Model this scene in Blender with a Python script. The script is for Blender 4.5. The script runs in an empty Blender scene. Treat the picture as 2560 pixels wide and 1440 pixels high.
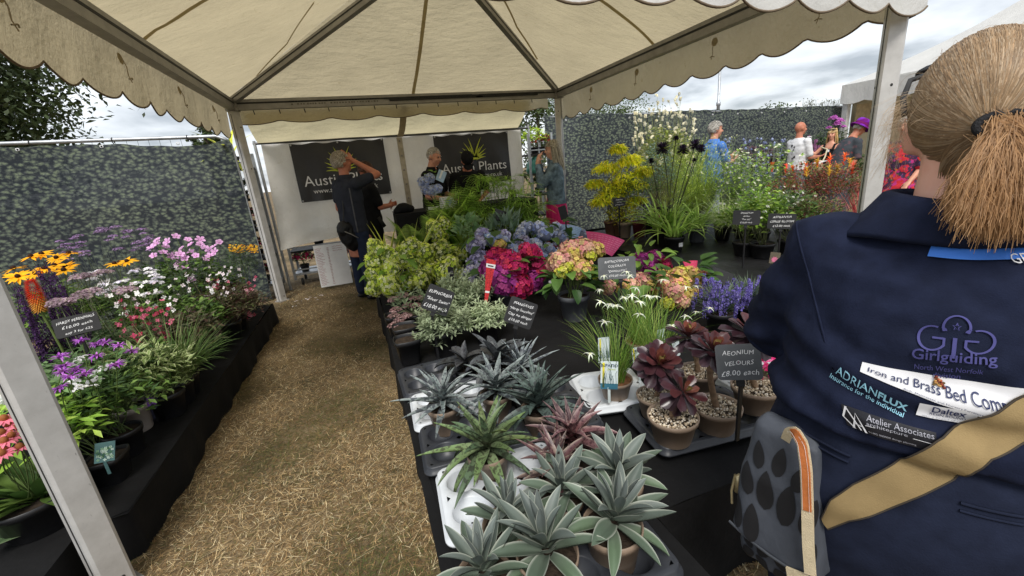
import bpy, math, random
import numpy as np
from mathutils import Vector, Matrix
from mathutils.bvhtree import BVHTree

rng = np.random.default_rng(11)
random.seed(11)
PI = math.pi
scene = bpy.context.scene
COL = scene.collection

# ------------------------------------------------------------------ camera
YAW, PITCH, ROLL, FPX, HC = 0.3286, 0.28284, -0.09367, 1034.0, 1.45
_cy, _sy, _cp, _sp = math.cos(YAW), math.sin(YAW), math.cos(PITCH), math.sin(PITCH)
FW = np.array([_sy * _cp, _cy * _cp, -_sp])
_r = np.array([_cy, -_sy, 0.0])
_u = np.cross(_r, FW)
RT = math.cos(ROLL) * _r + math.sin(ROLL) * _u
UP = -math.sin(ROLL) * _r + math.cos(ROLL) * _u
cam = bpy.data.cameras.new('camera')
cam.sensor_width = 36.0
cam.lens = 36.0 * FPX / 2560.0
cam.clip_start = 0.05
cam.clip_end = 900.0
cam_o = bpy.data.objects.new('camera', cam)
COL.objects.link(cam_o)
M = Matrix.Identity(4)
for i in range(3):
    M[i][0], M[i][1], M[i][2] = RT[i], UP[i], -FW[i]
M[2][3] = HC
cam_o.matrix_world = M
scene.camera = cam_o

# ------------------------------------------------------------------ sky, sun, exposure
SUN_EL, SUN_AZ = math.radians(52), math.radians(200)     # azimuth from +Y, clockwise
world = bpy.data.worlds.new("World")
scene.world = world
world.use_nodes = True
wn = world.node_tree
wn.nodes.clear()
wo = wn.nodes.new('ShaderNodeOutputWorld')
bg = wn.nodes.new('ShaderNodeBackground')
bg.inputs['Strength'].default_value = 0.11
sky = wn.nodes.new('ShaderNodeTexSky')
sky.sky_type = 'NISHITA'
sky.sun_disc = False
sky.sun_elevation = SUN_EL
sky.sun_rotation = SUN_AZ
tc = wn.nodes.new('ShaderNodeTexCoord')
sep = wn.nodes.new('ShaderNodeSeparateXYZ')
wn.links.new(tc.outputs['Generated'], sep.inputs[0])
addz = wn.nodes.new('ShaderNodeMath'); addz.operation = 'ADD'; addz.inputs[1].default_value = 0.16
mxz = wn.nodes.new('ShaderNodeMath'); mxz.operation = 'MAXIMUM'; mxz.inputs[1].default_value = 0.06
wn.links.new(sep.outputs['Z'], addz.inputs[0]); wn.links.new(addz.outputs[0], mxz.inputs[0])
dx = wn.nodes.new('ShaderNodeMath'); dx.operation = 'DIVIDE'
dy = wn.nodes.new('ShaderNodeMath'); dy.operation = 'DIVIDE'
wn.links.new(sep.outputs['X'], dx.inputs[0]); wn.links.new(mxz.outputs[0], dx.inputs[1])
wn.links.new(sep.outputs['Y'], dy.inputs[0]); wn.links.new(mxz.outputs[0], dy.inputs[1])
cmb = wn.nodes.new('ShaderNodeCombineXYZ')
wn.links.new(dx.outputs[0], cmb.inputs[0]); wn.links.new(dy.outputs[0], cmb.inputs[1])
cn = wn.nodes.new('ShaderNodeTexNoise')
cn.inputs['Scale'].default_value = 1.3; cn.inputs['Detail'].default_value = 9; cn.inputs['Roughness'].default_value = 0.52
cn.inputs['Distortion'].default_value = 0.25
wn.links.new(cmb.outputs[0], cn.inputs['Vector'])
cr = wn.nodes.new('ShaderNodeValToRGB')
e = cr.color_ramp.elements
e[0].position = 0.36; e[0].color = (1.95, 2.1, 2.3, 1)
e[1].position = 0.62; e[1].color = (4.7, 4.85, 5.0, 1)
e2 = cr.color_ramp.elements.new(0.48); e2.color = (3.4, 3.55, 3.75, 1)
wn.links.new(cn.outputs['Fac'], cr.inputs[0])
wm = wn.nodes.new('ShaderNodeMix'); wm.data_type = 'RGBA'
wm.inputs['Factor'].default_value = 0.9
wn.links.new(sky.outputs[0], wm.inputs['A']); wn.links.new(cr.outputs[0], wm.inputs['B'])
wn.links.new(wm.outputs['Result'], bg.inputs['Color'])
wn.links.new(bg.outputs[0], wo.inputs[0])

sl = bpy.data.lights.new('sun', 'SUN')
sl.energy = 1.5
sl.angle = math.radians(22)
sl.color = (1.0, 0.96, 0.9)
so = bpy.data.objects.new('sun', sl)
COL.objects.link(so)
sd = Vector((math.sin(SUN_AZ) * math.cos(SUN_EL), math.cos(SUN_AZ) * math.cos(SUN_EL), math.sin(SUN_EL)))
so.rotation_euler = (-sd).to_track_quat('-Z', 'Y').to_euler()

scene.view_settings.view_transform = 'Standard'
scene.view_settings.look = 'None'
scene.view_settings.exposure = 1.15
scene.view_settings.gamma = 1.0
scene.view_settings.use_curve_mapping = False
scene.render.engine = 'CYCLES'
scene.cycles.max_bounces = 8
scene.cycles.transmission_bounces = 6
scene.cycles.transparent_max_bounces = 8

# ------------------------------------------------------------------ pixel of the photo (2560 x 1440) -> a point in the place
def ray(x, y):
    return RT * (x - 1280.0) / FPX - UP * (y - 720.0) / FPX + FW
def P(x, y, z):
    d = ray(x, y); t = (z - HC) / d[2]
    return np.array([0, 0, HC]) + d * t
def PY(x, y, Y):
    d = ray(x, y)
    return np.array([0, 0, HC]) + d * (Y / d[1])
def PT(x, y, t):
    return np.array([0, 0, HC]) + ray(x, y) * t

# ------------------------------------------------------------------ mesh builder
def rgb(h):
    """sRGB triple 0..255 -> linear"""
    a = np.array(h, float) / 255.0
    return np.where(a <= 0.04045, a / 12.92, ((a + 0.055) / 1.055) ** 2.4)

class MB:
    def __init__(s):
        s.v, s.c, s.q, s.t, s.n = [], [], [], [], 0
    def add(s, v, f, c=(0.5, 0.5, 0.5)):
        v = np.asarray(v, float).reshape(-1, 3)
        c = np.asarray(c, float)
        if c.ndim == 1:
            c = np.broadcast_to(c, (len(v), 3))
        s.v.append(v); s.c.append(c.reshape(-1, 3))
        f = np.asarray(f, int)
        (s.q if f.shape[1] == 4 else s.t).append(f + s.n)
        s.n += len(v)
    def data(s):
        v = np.concatenate(s.v); c = np.concatenate(s.c)
        q = np.concatenate(s.q) if s.q else np.zeros((0, 4), int)
        t = np.concatenate(s.t) if s.t else np.zeros((0, 3), int)
        return v, c, q, t
    def mesh(s, name, smooth=True):
        v, c, q, t = s.data()
        me = bpy.data.meshes.new(name)
        me.vertices.add(len(v)); me.vertices.foreach_set('co', v.astype(np.float32).ravel())
        nl = 4 * len(q) + 3 * len(t)
        me.loops.add(nl)
        me.loops.foreach_set('vertex_index', np.concatenate([q.ravel(), t.ravel()]).astype(np.int32))
        me.polygons.add(len(q) + len(t))
        st = np.concatenate([np.arange(len(q)) * 4, 4 * len(q) + np.arange(len(t)) * 3]).astype(np.int32)
        me.polygons.foreach_set('loop_start', st)
        me.polygons.foreach_set('use_smooth', np.full(len(q) + len(t), smooth))
        a = me.attributes.new('Col', 'FLOAT_COLOR', 'POINT')
        a.data.foreach_set('color', np.concatenate([c, np.ones((len(c), 1))], 1).astype(np.float32).ravel())
        me.update(calc_edges=True); me.validate()
        return me
    def build(s, name, mat, parent=None, smooth=True, stuff=False, local=True):
        if s.n == 0:
            return None
        me = s.mesh(name, smooth)
        me.materials.append(mat)
        return obj(name, me, parent, stuff)

def obj(name, me, parent=None, stuff=False, loc=None, rot=None, scale=None, matrix=None):
    o = bpy.data.objects.new(name, me)
    COL.objects.link(o)
    if parent is not None:
        o.parent = parent
    if stuff:
        o['kind'] = 'stuff'
    if matrix is not None:
        o.matrix_basis = matrix
    else:
        if loc is not None: o.location = loc
        if rot is not None: o.rotation_euler = rot
        if scale is not None: o.scale = scale if hasattr(scale, '__len__') else (scale,) * 3
    return o

def thing(name, label, cat, loc=(0, 0, 0), rz=0.0, group=None):
    o = bpy.data.objects.new(name, None)
    o.empty_display_size = 0.05
    COL.objects.link(o)
    o.location = tuple(float(a) for a in loc); o.rotation_euler = (0, 0, rz)
    o['label'] = label; o['category'] = cat
    if group: o['group'] = group
    return o
def tag(o, label, cat, group=None):
    o['label'] = label; o['category'] = cat
    if group: o['group'] = group
    return o
def structure(o, label=None):
    o['kind'] = 'structure'
    if label: o['label'] = label
    return o

# ---- shape adders (all vectorised)
def _b(x, n):
    return np.broadcast_to(np.asarray(x, float), (n,)).astype(float)
def _bc(c, n):
    c = np.asarray(c, float)
    return np.broadcast_to(c, (n, 3)) if c.ndim == 1 else c

PROF = {
    'leaf':  lambda t: np.maximum(np.sin(PI * t ** 0.75), 0.0) * 0.97 + 0.03 * (1 - t),
    'broad': lambda t: np.maximum(np.sin(PI * t ** 0.6), 0.0) ** 0.7 * 0.97 + 0.02,
    'agave': lambda t: np.clip(np.where(t < 0.45, 0.55 + 0.45 * np.sin(t / 0.45 * PI / 2), np.cos((t - 0.45) / 0.55 * PI / 2) ** 0.8), 0.0, 1) + 0.01,
    'lance': lambda t: np.clip(np.where(t < 0.25, 0.75 + t, 1.0 - ((t - 0.25) / 0.75) ** 1.5), 0, 1) + 0.015,
    'strap': lambda t: np.clip(1.0 - t ** 3, 0, 1) * 0.95 + 0.04,
    'blade': lambda t: (1 - t) ** 0.6 + 0.04,
    'petal': lambda t: np.clip(0.3 + 0.9 * np.sin(PI * np.minimum(t * 0.62, 1)) ** 1.2 - 0.6 * np.maximum(t - 0.85, 0) / 0.15, 0.05, 1.2),
    'spoon': lambda t: np.where(t < 0.75, 0.22 + 0.78 * (t / 0.75) ** 1.3, np.sqrt(np.clip(1 - ((t - 0.75) / 0.25) ** 2, 0, 1)) * 0.98 + 0.02),
}
def leaves(mb, base, az, pitch, L, W, curve=0.0, rows=4, cols=3, prof='leaf', fold=0.25,
           col=(0.05, 0.1, 0.03), edge=None, tip=None, roll=0.0, basecol=None, wave=0.0):
    base = np.atleast_2d(np.asarray(base, float)); n = len(base)
    az, pitch, L, W, curve, roll = (_b(x, n) for x in (az, pitch, L, W, curve, roll))
    t = np.linspace(0, 1, rows)
    w = PROF[prof](t)
    tm = (t[1:] + t[:-1]) / 2
    am = pitch[:, None] - curve[:, None] * tm[None]
    at = pitch[:, None] - curve[:, None] * t[None]
    ds = L[:, None] / (rows - 1)
    hx = np.concatenate([np.zeros((n, 1)), np.cumsum(np.cos(am) * ds, 1)], 1)
    hz = np.concatenate([np.zeros((n, 1)), np.cumsum(np.sin(am) * ds, 1)], 1)
    ca, sa = np.cos(az)[:, None], np.sin(az)[:, None]
    Cc = np.stack([base[:, :1] + hx * ca, base[:, 1:2] + hx * sa, base[:, 2:3] + hz], -1)
    side = np.stack([-sa + 0 * hx, ca + 0 * hx, 0 * hx], -1)
    nr = np.stack([-np.sin(at) * ca, -np.sin(at) * sa, np.cos(at)], -1)
    cr_, sr_ = np.cos(roll)[:, None, None], np.sin(roll)[:, None, None]
    s2 = side * cr_ + nr * sr_
    n2 = -side * sr_ + nr * cr_
    sv = np.linspace(-1, 1, cols)
    hw = (W[:, None] / 2 * w[None])[:, :, None, None]
    V = Cc[:, :, None, :] + s2[:, :, None, :] * hw * sv[None, None, :, None] \
        + n2[:, :, None, :] * hw * fold * (np.abs(sv) ** 1.4)[None, None, :, None]
    if wave:
        V = V + n2[:, :, None, :] * hw * (wave * np.sin(t * 9)[None, :, None] * np.abs(sv)[None, None, :])[..., None]
    c0 = _bc(col, n)[:, None, None, :] * np.ones((1, rows, cols, 1))
    if basecol is not None:
        k = np.clip(1 - t * 2.2, 0, 1)[None, :, None, None]
        c0 = c0 * (1 - k) + _bc(basecol, n)[:, None, None, :] * k
    if tip is not None:
        k = (t ** 2)[None, :, None, None]
        c0 = c0 * (1 - k) + _bc(tip, n)[:, None, None, :] * k
    if edge is not None:
        k = (np.abs(sv) > 0.99).astype(float)[None, None, :, None]
        c0 = c0 * (1 - k) + _bc(edge, n)[:, None, None, :] * k
    i, j, k = np.meshgrid(np.arange(n), np.arange(rows - 1), np.arange(cols - 1), indexing='ij')
    a = (i * rows + j) * cols + k
    F = np.stack([a, a + 1, a + cols + 1, a + cols], -1).reshape(-1, 4)
    mb.add(V.reshape(-1, 3), F, c0.reshape(-1, 3))

def tubes(mb, Pp, r0, r1=None, sides=4, col=(0.05, 0.08, 0.03)):
    Pp = np.asarray(Pp, float)
    if Pp.ndim == 2: Pp = Pp[None]
    n, m, _ = Pp.shape
    r0 = _b(r0, n); r1 = r0 if r1 is None else _b(r1, n)
    T = np.gradient(Pp, axis=1)
    T /= np.linalg.norm(T, axis=2, keepdims=True) + 1e-9
    ref = np.where(np.abs(T[..., 2:3]) > 0.9, np.array([1.0, 0, 0]), np.array([0, 0, 1.0]))
    ref = np.broadcast_to(ref[:, :1], T.shape)
    A = np.cross(T, ref); A /= np.linalg.norm(A, axis=2, keepdims=True) + 1e-9
    B = np.cross(T, A)
    th = np.arange(sides) / sides * 2 * PI
    rr = r0[:, None] + (r1 - r0)[:, None] * np.linspace(0, 1, m)[None]
    V = Pp[:, :, None] + rr[:, :, None, None] * (A[:, :, None] * np.cos(th)[None, None, :, None] + B[:, :, None] * np.sin(th)[None, None, :, None])
    i, j, k = np.meshgrid(np.arange(n), np.arange(m - 1), np.arange(sides), indexing='ij')
    b0 = (i * m + j) * sides
    F = np.stack([b0 + k, b0 + (k + 1) % sides, b0 + sides + (k + 1) % sides, b0 + sides + k], -1).reshape(-1, 4)
    c = np.repeat(_bc(col, n), m * sides, 0)
    mb.add(V.reshape(-1, 3), F, c)

def stems_between(a, b, bow=0.05, m=5):
    """n slightly bowed polylines a -> b"""
    a = np.atleast_2d(a); b = np.atleast_2d(b)
    n = max(len(a), len(b)); a = np.broadcast_to(a, (n, 3)); b = np.broadcast_to(b, (n, 3))
    t = np.linspace(0, 1, m)[None, :, None]
    off = rng.normal(0, 1, (n, 1, 3)) * bow * np.linalg.norm(b - a, axis=1)[:, None, None]
    return a[:, None] * (1 - t) + b[:, None] * t + off * np.sin(PI * t)

def florets(mb, c, nr, size, col, petals=4, cup=0.15, wid=0.42, colc=None):
    c = np.atleast_2d(c); n = len(c); size = _b(size, n); col = _bc(col, n)
    nr = np.atleast_2d(nr) / (np.linalg.norm(np.atleast_2d(nr), axis=1, keepdims=True) + 1e-9)
    nr = np.broadcast_to(nr, (n, 3))
    rf = np.where(np.abs(nr[:, 2:3]) > 0.9, np.array([1.0, 0, 0]), np.array([0, 0, 1.0]))
    A = np.cross(nr, rf); A /= np.linalg.norm(A, axis=1, keepdims=True); B = np.cross(nr, A)
    ph = rng.uniform(0, 2 * PI, n)
    th = ph[:, None] + np.arange(petals)[None] * 2 * PI / petals
    d = A[:, None] * np.cos(th)[..., None] + B[:, None] * np.sin(th)[..., None]
    s = -A[:, None] * np.sin(th)[..., None] + B[:, None] * np.cos(th)[..., None]
    S = size[:, None, None]; N = nr[:, None]
    c4 = c[:, None]
    V = np.stack([c4 + 0 * d, c4 + (d * 0.62 + s * wid + N * cup * 0.6) * S, c4 + (d + N * cup) * S, c4 + (d * 0.62 - s * wid + N * cup * 0.6) * S], 2)
    F = np.arange(n * petals * 4).reshape(-1, 4)
    cc = np.repeat(col, petals * 4, 0).reshape(n, petals, 4, 3).copy()
    if colc is not None:
        cc[:, :, 0] = _bc(colc, n)[:, None]
    mb.add(V.reshape(-1, 3), F, cc.reshape(-1, 3))

def spheres(mb, c, r, col, seg=8, ring=5, squash=1.0):
    c = np.atleast_2d(c); n = len(c)
    r = np.asarray(r, float)
    if r.ndim == 0: r = np.full((n, 3), r)
    elif r.ndim == 1 and len(r) == n and n != 3: r = np.repeat(r[:, None], 3, 1)
    elif r.ndim == 1: r = np.broadcast_to(r, (n, 3))
    ph = np.linspace(0.02, PI - 0.02, ring); th = np.arange(seg) / seg * 2 * PI
    U = np.stack([np.sin(ph)[:, None] * np.cos(th), np.sin(ph)[:, None] * np.sin(th), np.cos(ph)[:, None] + 0 * th], -1).reshape(-1, 3)
    V = c[:, None] + U[None] * r[:, None] * np.array([1, 1, squash])
    i, j, k = np.meshgrid(np.arange(n), np.arange(ring - 1), np.arange(seg), indexing='ij')
    b0 = i * ring * seg + j * seg
    F = np.stack([b0 + k, b0 + seg + k, b0 + seg + (k + 1) % seg, b0 + (k + 1) % seg], -1).reshape(-1, 4)
    mb.add(V.reshape(-1, 3), F, np.repeat(_bc(col, n), ring * seg, 0))

def lathe(mb, prof, c=(0, 0, 0), seg=28, col=(0.5, 0.5, 0.5), a0=0.0, square=0.0):
    prof = np.asarray(prof, float); m = len(prof)
    th = np.arange(seg) / seg * 2 * PI + a0
    k = np.ones(seg)
    if square:
        k = 1.0 / np.maximum(np.abs(np.cos(th)), np.abs(np.sin(th))) * square + (1 - square)
    V = np.stack([prof[:, :1] * (np.cos(th) * k), prof[:, :1] * (np.sin(th) * k), prof[:, 1:2] + 0 * th], -1) + np.asarray(c, float)
    j, q = np.meshgrid(np.arange(m - 1), np.arange(seg), indexing='ij')
    F = np.stack([j * seg + q, j * seg + (q + 1) % seg, (j + 1) * seg + (q + 1) % seg, (j + 1) * seg + q], -1).reshape(-1, 4)
    mb.add(V.reshape(-1, 3), F, col)

def box(mb, c, size, rot=None, col=(0.5, 0.5, 0.5)):
    s = np.array([[-1, -1, -1], [1, -1, -1], [1, 1, -1], [-1, 1, -1], [-1, -1, 1], [1, -1, 1], [1, 1, 1], [-1, 1, 1]], float) * 0.5
    V = s * np.asarray(size, float)
    if rot is not None:
        V = V @ np.asarray(rot, float).T
    V = V + np.asarray(c, float)
    F = [[0, 3, 2, 1], [4, 5, 6, 7], [0, 1, 5, 4], [1, 2, 6, 5], [2, 3, 7, 6], [3, 0, 4, 7]]
    mb.add(V, F, col)

def bar(mb, a, b, w, h, col=(0.5, 0.5, 0.5), upv=(0, 0, 1)):
    """box bar from a to b, width w across, height h along upv"""
    a = np.asarray(a, float); b = np.asarray(b, float)
    d = b - a; L = np.linalg.norm(d); d = d / L
    sd_ = np.cross(d, np.asarray(upv, float)); sd_ /= np.linalg.norm(sd_)
    up_ = np.cross(sd_, d)
    box(mb, (a + b) / 2, (w, L, h), np.stack([sd_, d, up_], 1), col)

def grid(mb, V, col=(0.5, 0.5, 0.5), closed=False):
    """V (m,k,3) -> quads"""
    V = np.asarray(V, float); m, k, _ = V.shape
    kk = k if closed else k - 1
    j, q = np.meshgrid(np.arange(m - 1), np.arange(kk), indexing='ij')
    F = np.stack([j * k + q, j * k + (q + 1) % k, (j + 1) * k + (q + 1) % k, (j + 1) * k + q], -1).reshape(-1, 4)
    c = np.asarray(col, float)
    mb.add(V.reshape(-1, 3), F, c.reshape(-1, 3) if c.ndim > 1 else c)

def ellipsoid(mb, c, r, rot=None, col=(0.5, 0.5, 0.5), seg=16, ring=10):
    ph = np.linspace(0.01, PI - 0.01, ring); th = np.arange(seg) / seg * 2 * PI
    U = np.stack([np.sin(ph)[:, None] * np.cos(th), np.sin(ph)[:, None] * np.sin(th), np.cos(ph)[:, None] + 0 * th], -1) * np.asarray(r, float)
    if rot is not None: U = U @ np.asarray(rot, float).T
    grid(mb, (U + np.asarray(c, float))[::-1], col, closed=True)

def capsule(mb, a, b, ra, rb, col=(0.5, 0.5, 0.5), seg=14):
    a = np.asarray(a, float); b = np.asarray(b, float)
    d = b - a; L = np.linalg.norm(d) + 1e-9; d = d / L
    rf = np.array([1.0, 0, 0]) if abs(d[2]) > 0.9 else np.array([0, 0, 1.0])
    A = np.cross(d, rf); A /= np.linalg.norm(A); B = np.cross(d, A)
    th = np.arange(seg) / seg * 2 * PI
    rows = []
    for q in np.linspace(-PI / 2 + 0.02, 0, 5): rows.append((ra * math.sin(q), ra * math.cos(q)))
    for q in np.linspace(0, PI / 2 - 0.02, 5): rows.append((L + rb * math.sin(q), rb * math.cos(q)))
    V = np.array([a + d * h + r_ * (A * np.cos(th)[:, None] + B * np.sin(th)[:, None]) for h, r_ in rows])
    grid(mb, V, col, closed=True)

def loft(mb, rings, col=(0.5, 0.5, 0.5), cap=True):
    V = np.asarray(rings, float)
    if cap:
        V = np.concatenate([V[:1].mean(1, keepdims=True) + 0.02 * (V[:1] - V[:1].mean(1, keepdims=True)), V,
                            V[-1:].mean(1, keepdims=True) + 0.02 * (V[-1:] - V[-1:].mean(1, keepdims=True))])
    grid(mb, V, col, closed=True)

_bench_scene = bpy.data.scenes.new('workbench')          # empty scene in which single meshes are evaluated quickly
def _evaluate(o):
    _bench_scene.collection.objects.link(o)
    vl = _bench_scene.view_layers[0]; vl.update()
    out = bpy.data.meshes.new_from_object(o.evaluated_get(vl.depsgraph))
    bpy.data.objects.remove(o)
    return out
def remesh(mb, voxel, smooth=6, name='tmp'):
    """joins overlapping volumes into ONE continuous skin"""
    me = mb.mesh(name)
    o = bpy.data.objects.new(name, me)
    m = o.modifiers.new('r', 'REMESH'); m.mode = 'VOXEL'; m.voxel_size = voxel; m.use_smooth_shade = True
    if smooth:
        s = o.modifiers.new('s', 'SMOOTH'); s.factor = 0.5; s.iterations = smooth
    out = _evaluate(o); bpy.data.meshes.remove(me)
    for p in out.polygons: p.use_smooth = True
    out.name = name
    return out

def text_mesh(s, size=1.0, shear=0.0, align='CENTER', spacing=1.0, extrude=0.0, offset=0.0, res=2):
    cu = bpy.data.curves.new('lettering', 'FONT')
    cu.body = s; cu.size = size; cu.align_x = align; cu.shear = shear; cu.space_character = spacing
    cu.extrude = extrude; cu.offset = offset; cu.resolution_u = res
    return _evaluate(bpy.data.objects.new('lettering', cu))

# ------------------------------------------------------------------ materials
def _new(name):
    m = bpy.data.materials.new(name); m.use_nodes = True
    nt = m.node_tree; nt.nodes.clear()
    out = nt.nodes.new('ShaderNodeOutputMaterial')
    return m, nt, out
def _pr(nt, rough, spec=0.3, metal=0.0):
    p = nt.nodes.new('ShaderNodeBsdfPrincipled')
    p.inputs['Roughness'].default_value = rough
    p.inputs['Specular IOR Level'].default_value = spec
    p.inputs['Metallic'].default_value = metal
    return p
def _tex(nt, kind, scale, detail=4, rough=0.55, coord='Object', stretch=None):
    tcn = nt.nodes.new('ShaderNodeTexCoord')
    src = tcn.outputs[coord]
    if stretch:
        mp = nt.nodes.new('ShaderNodeMapping'); mp.inputs['Scale'].default_value = stretch
        nt.links.new(src, mp.inputs['Vector']); src = mp.outputs[0]
    t = nt.nodes.new(kind)
    t.inputs['Scale'].default_value = scale
    if kind == 'ShaderNodeTexNoise':
        t.inputs['Detail'].default_value = detail; t.inputs['Roughness'].default_value = rough
    nt.links.new(src, t.inputs['Vector'])
    return t
def _ramp(nt, fac, stops):
    r = nt.nodes.new('ShaderNodeValToRGB')
    el = r.color_ramp.elements
    while len(el) < len(stops): el.new(0.5)
    for e_, (p, c) in zip(el, stops):
        e_.position = p; e_.color = (*c, 1)
    nt.links.new(fac, r.inputs[0])
    return r
def _bump(nt, h, strength, dist=0.01):
    b = nt.nodes.new('ShaderNodeBump'); b.inputs['Strength'].default_value = strength; b.inputs['Distance'].default_value = dist
    nt.links.new(h, b.inputs['Height'])
    return b
def _mul(nt, a, b):
    m = nt.nodes.new('ShaderNodeMix'); m.data_type = 'RGBA'; m.blend_type = 'MULTIPLY'; m.inputs['Factor'].default_value = 1.0
    nt.links.new(a, m.inputs['A']); nt.links.new(b, m.inputs['B'])
    return m.outputs['Result']

def mat(name, base, rough=0.6, var=0.2, vscale=12, bump=0.0, bscale=60, spec=0.3, metal=0.0, transl=0.0, tcol=None, stretch=None, bdist=0.01):
    m, nt, out = _new(name)
    p = _pr(nt, rough, spec, metal)
    b = np.asarray(base, float)
    n = _tex(nt, 'ShaderNodeTexNoise', vscale, 5, stretch=stretch)
    r = _ramp(nt, n.outputs['Fac'], [(0.3, b * (1 - var)), (0.7, np.minimum(b * (1 + var), 1))])
    nt.links.new(r.outputs[0], p.inputs['Base Color'])
    if bump:
        n2 = _tex(nt, 'ShaderNodeTexNoise', bscale, 3, stretch=stretch)
        nt.links.new(_bump(nt, n2.outputs['Fac'], bump, bdist).outputs[0], p.inputs['Normal'])
    if transl:
        tr = nt.nodes.new('ShaderNodeBsdfTranslucent')
        tr.inputs['Color'].default_value = (*(tcol if tcol is not None else b), 1)
        mx = nt.nodes.new('ShaderNodeMixShader'); mx.inputs[0].default_value = transl
        nt.links.new(p.outputs[0], mx.inputs[1]); nt.links.new(tr.outputs[0], mx.inputs[2])
        nt.links.new(mx.outputs[0], out.inputs[0])
    else:
        nt.links.new(p.outputs[0], out.inputs[0])
    return m

def vmat(name, rough=0.5, transl=0.25, var=0.25, vscale=25, spec=0.35, bump=0.0, bscale=80, gain=1.0, spots=None, stretch=None):
    """colour comes from the mesh (species colour, leaf margins), varied by noise and from piece to piece"""
    m, nt, out = _new(name)
    p = _pr(nt, rough, spec)
    at = nt.nodes.new('ShaderNodeAttribute'); at.attribute_name = 'Col'
    n = _tex(nt, 'ShaderNodeTexNoise', vscale, 4, stretch=stretch)
    r = _ramp(nt, n.outputs['Fac'], [(0.3, (1 - var,) * 3), (0.7, (1 + var,) * 3)])
    c = _mul(nt, at.outputs['Color'], r.outputs[0])
    if spots:
        v = _tex(nt, 'ShaderNodeTexNoise', spots[0], 2)
        rs = _ramp(nt, v.outputs['Fac'], [(spots[1], (1, 1, 1)), (spots[1] + 0.06, spots[2])])
        c = _mul(nt, c, rs.outputs[0])
    oi = nt.nodes.new('ShaderNodeObjectInfo')
    hs = nt.nodes.new('ShaderNodeHueSaturation')
    mr = nt.nodes.new('ShaderNodeMapRange'); mr.inputs['To Min'].default_value = 0.8 * gain; mr.inputs['To Max'].default_value = 1.2 * gain
    nt.links.new(oi.outputs['Random'], mr.inputs['Value']); nt.links.new(mr.outputs[0], hs.inputs['Value'])
    nt.links.new(c, hs.inputs['Color'])
    c = hs.outputs[0]
    nt.links.new(c, p.inputs['Base Color'])
    if bump:
        n2 = _tex(nt, 'ShaderNodeTexNoise', bscale, 3, stretch=stretch)
        nt.links.new(_bump(nt, n2.outputs['Fac'], bump).outputs[0], p.inputs['Normal'])
    if transl:
        tr = nt.nodes.new('ShaderNodeBsdfTranslucent'); nt.links.new(c, tr.inputs['Color'])
        mx = nt.nodes.new('ShaderNodeMixShader'); mx.inputs[0].default_value = transl
        nt.links.new(p.outputs[0], mx.inputs[1]); nt.links.new(tr.outputs[0], mx.inputs[2])
        nt.links.new(mx.outputs[0], out.inputs[0])
    else:
        nt.links.new(p.outputs[0], out.inputs[0])
    return m
# =================================================================== GROUND
def ground_mat():
    m, nt, out = _new('dry_grass_ground')
    p = _pr(nt, 0.95, 0.1)
    a = _tex(nt, 'ShaderNodeTexNoise', 2.2, 6, 0.6)
    b = _tex(nt, 'ShaderNodeTexNoise', 55, 6, 0.7)
    r1 = _ramp(nt, a.outputs['Fac'], [(0.3, (0.10, 0.085, 0.05)), (0.5, (0.21, 0.155, 0.09)), (0.72, (0.34, 0.26, 0.155))])
    r2 = _ramp(nt, b.outputs['Fac'], [(0.3, (0.35,) * 3), (0.7, (1.25,) * 3)])
    nt.links.new(_mul(nt, r1.outputs[0], r2.outputs[0]), p.inputs['Base Color'])
    nt.links.new(_bump(nt, b.outputs['Fac'], 0.7, 0.02).outputs[0], p.inputs['Normal'])
    nt.links.new(p.outputs[0], out.inputs[0])
    return m
g = MB()
gx = np.concatenate([[-400, -60, -20], np.linspace(-8, 16, 40), [30, 90, 400]])
gy = np.concatenate([[-60, -10], np.linspace(-2, 12, 40), [20, 60, 400]])
V = np.zeros((len(gx), len(gy), 3)); V[..., 0] = gx[:, None]; V[..., 1] = gy[None]
grid(g, V.transpose(1, 0, 2))
structure(g.build('ground', ground_mat()), 'dry tan lawn between the plant benches')

# real blades of the dry lawn, thick in the aisle
GRASS = vmat('dry_grass_blade', 0.8, 0.15, 0.2, 30, 0.15)
gb = MB()
def lawn(n, x0, x1, y0, y1, lmin, lmax, w, flat):
    x = rng.uniform(x0, x1, n); y = y0 + (y1 - y0) * rng.uniform(0, 1, n) ** 1.5
    pt = np.stack([x, y, np.full(n, 0.002)], 1)
    pal = np.array([rgb((206, 182, 138)), rgb((182, 154, 110)), rgb((150, 122, 84)), rgb((230, 214, 174)), rgb((112, 106, 66)), rgb((90, 98, 58)), rgb((116, 92, 64))])
    patch = np.sin(x * 5.1 + 1.3 * np.sin(y * 3.3)) + np.sin(y * 4.7 + 1.7 * np.sin(x * 3.9)) + rng.normal(0, 0.6, n)
    k = np.where(patch < -0.75, rng.choice([4, 5, 5, 4, 6, 2], n), rng.choice([0, 1, 1, 2, 3, 2, 6, 0, 6, 4], n))
    c = pal[k] * rng.uniform(0.55, 1.5, (n, 1))
    pit = np.abs(rng.normal(0, flat, n)) + 0.06
    L = rng.uniform(lmin, lmax, n)
    leaves(gb, pt, rng.uniform(0, 2 * PI, n), pit, L, rng.uniform(0.7, 1.3, n) * w, curve=rng.uniform(-0.1, 0.9, n) * (0.3 + pit), rows=3, cols=2, prof='blade', fold=0, col=c)
lawn(78000, -1.2, 0.15, 0.75, 6.6, 0.015, 0.048, 0.0020, 0.28)
lawn(11000, -1.2, 0.15, 0.75, 4.0, 0.04, 0.10, 0.0017, 0.14)
lawn(12000, -1.6, 3.2, 4.8, 7.2, 0.03, 0.06, 0.004, 0.4)
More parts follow.
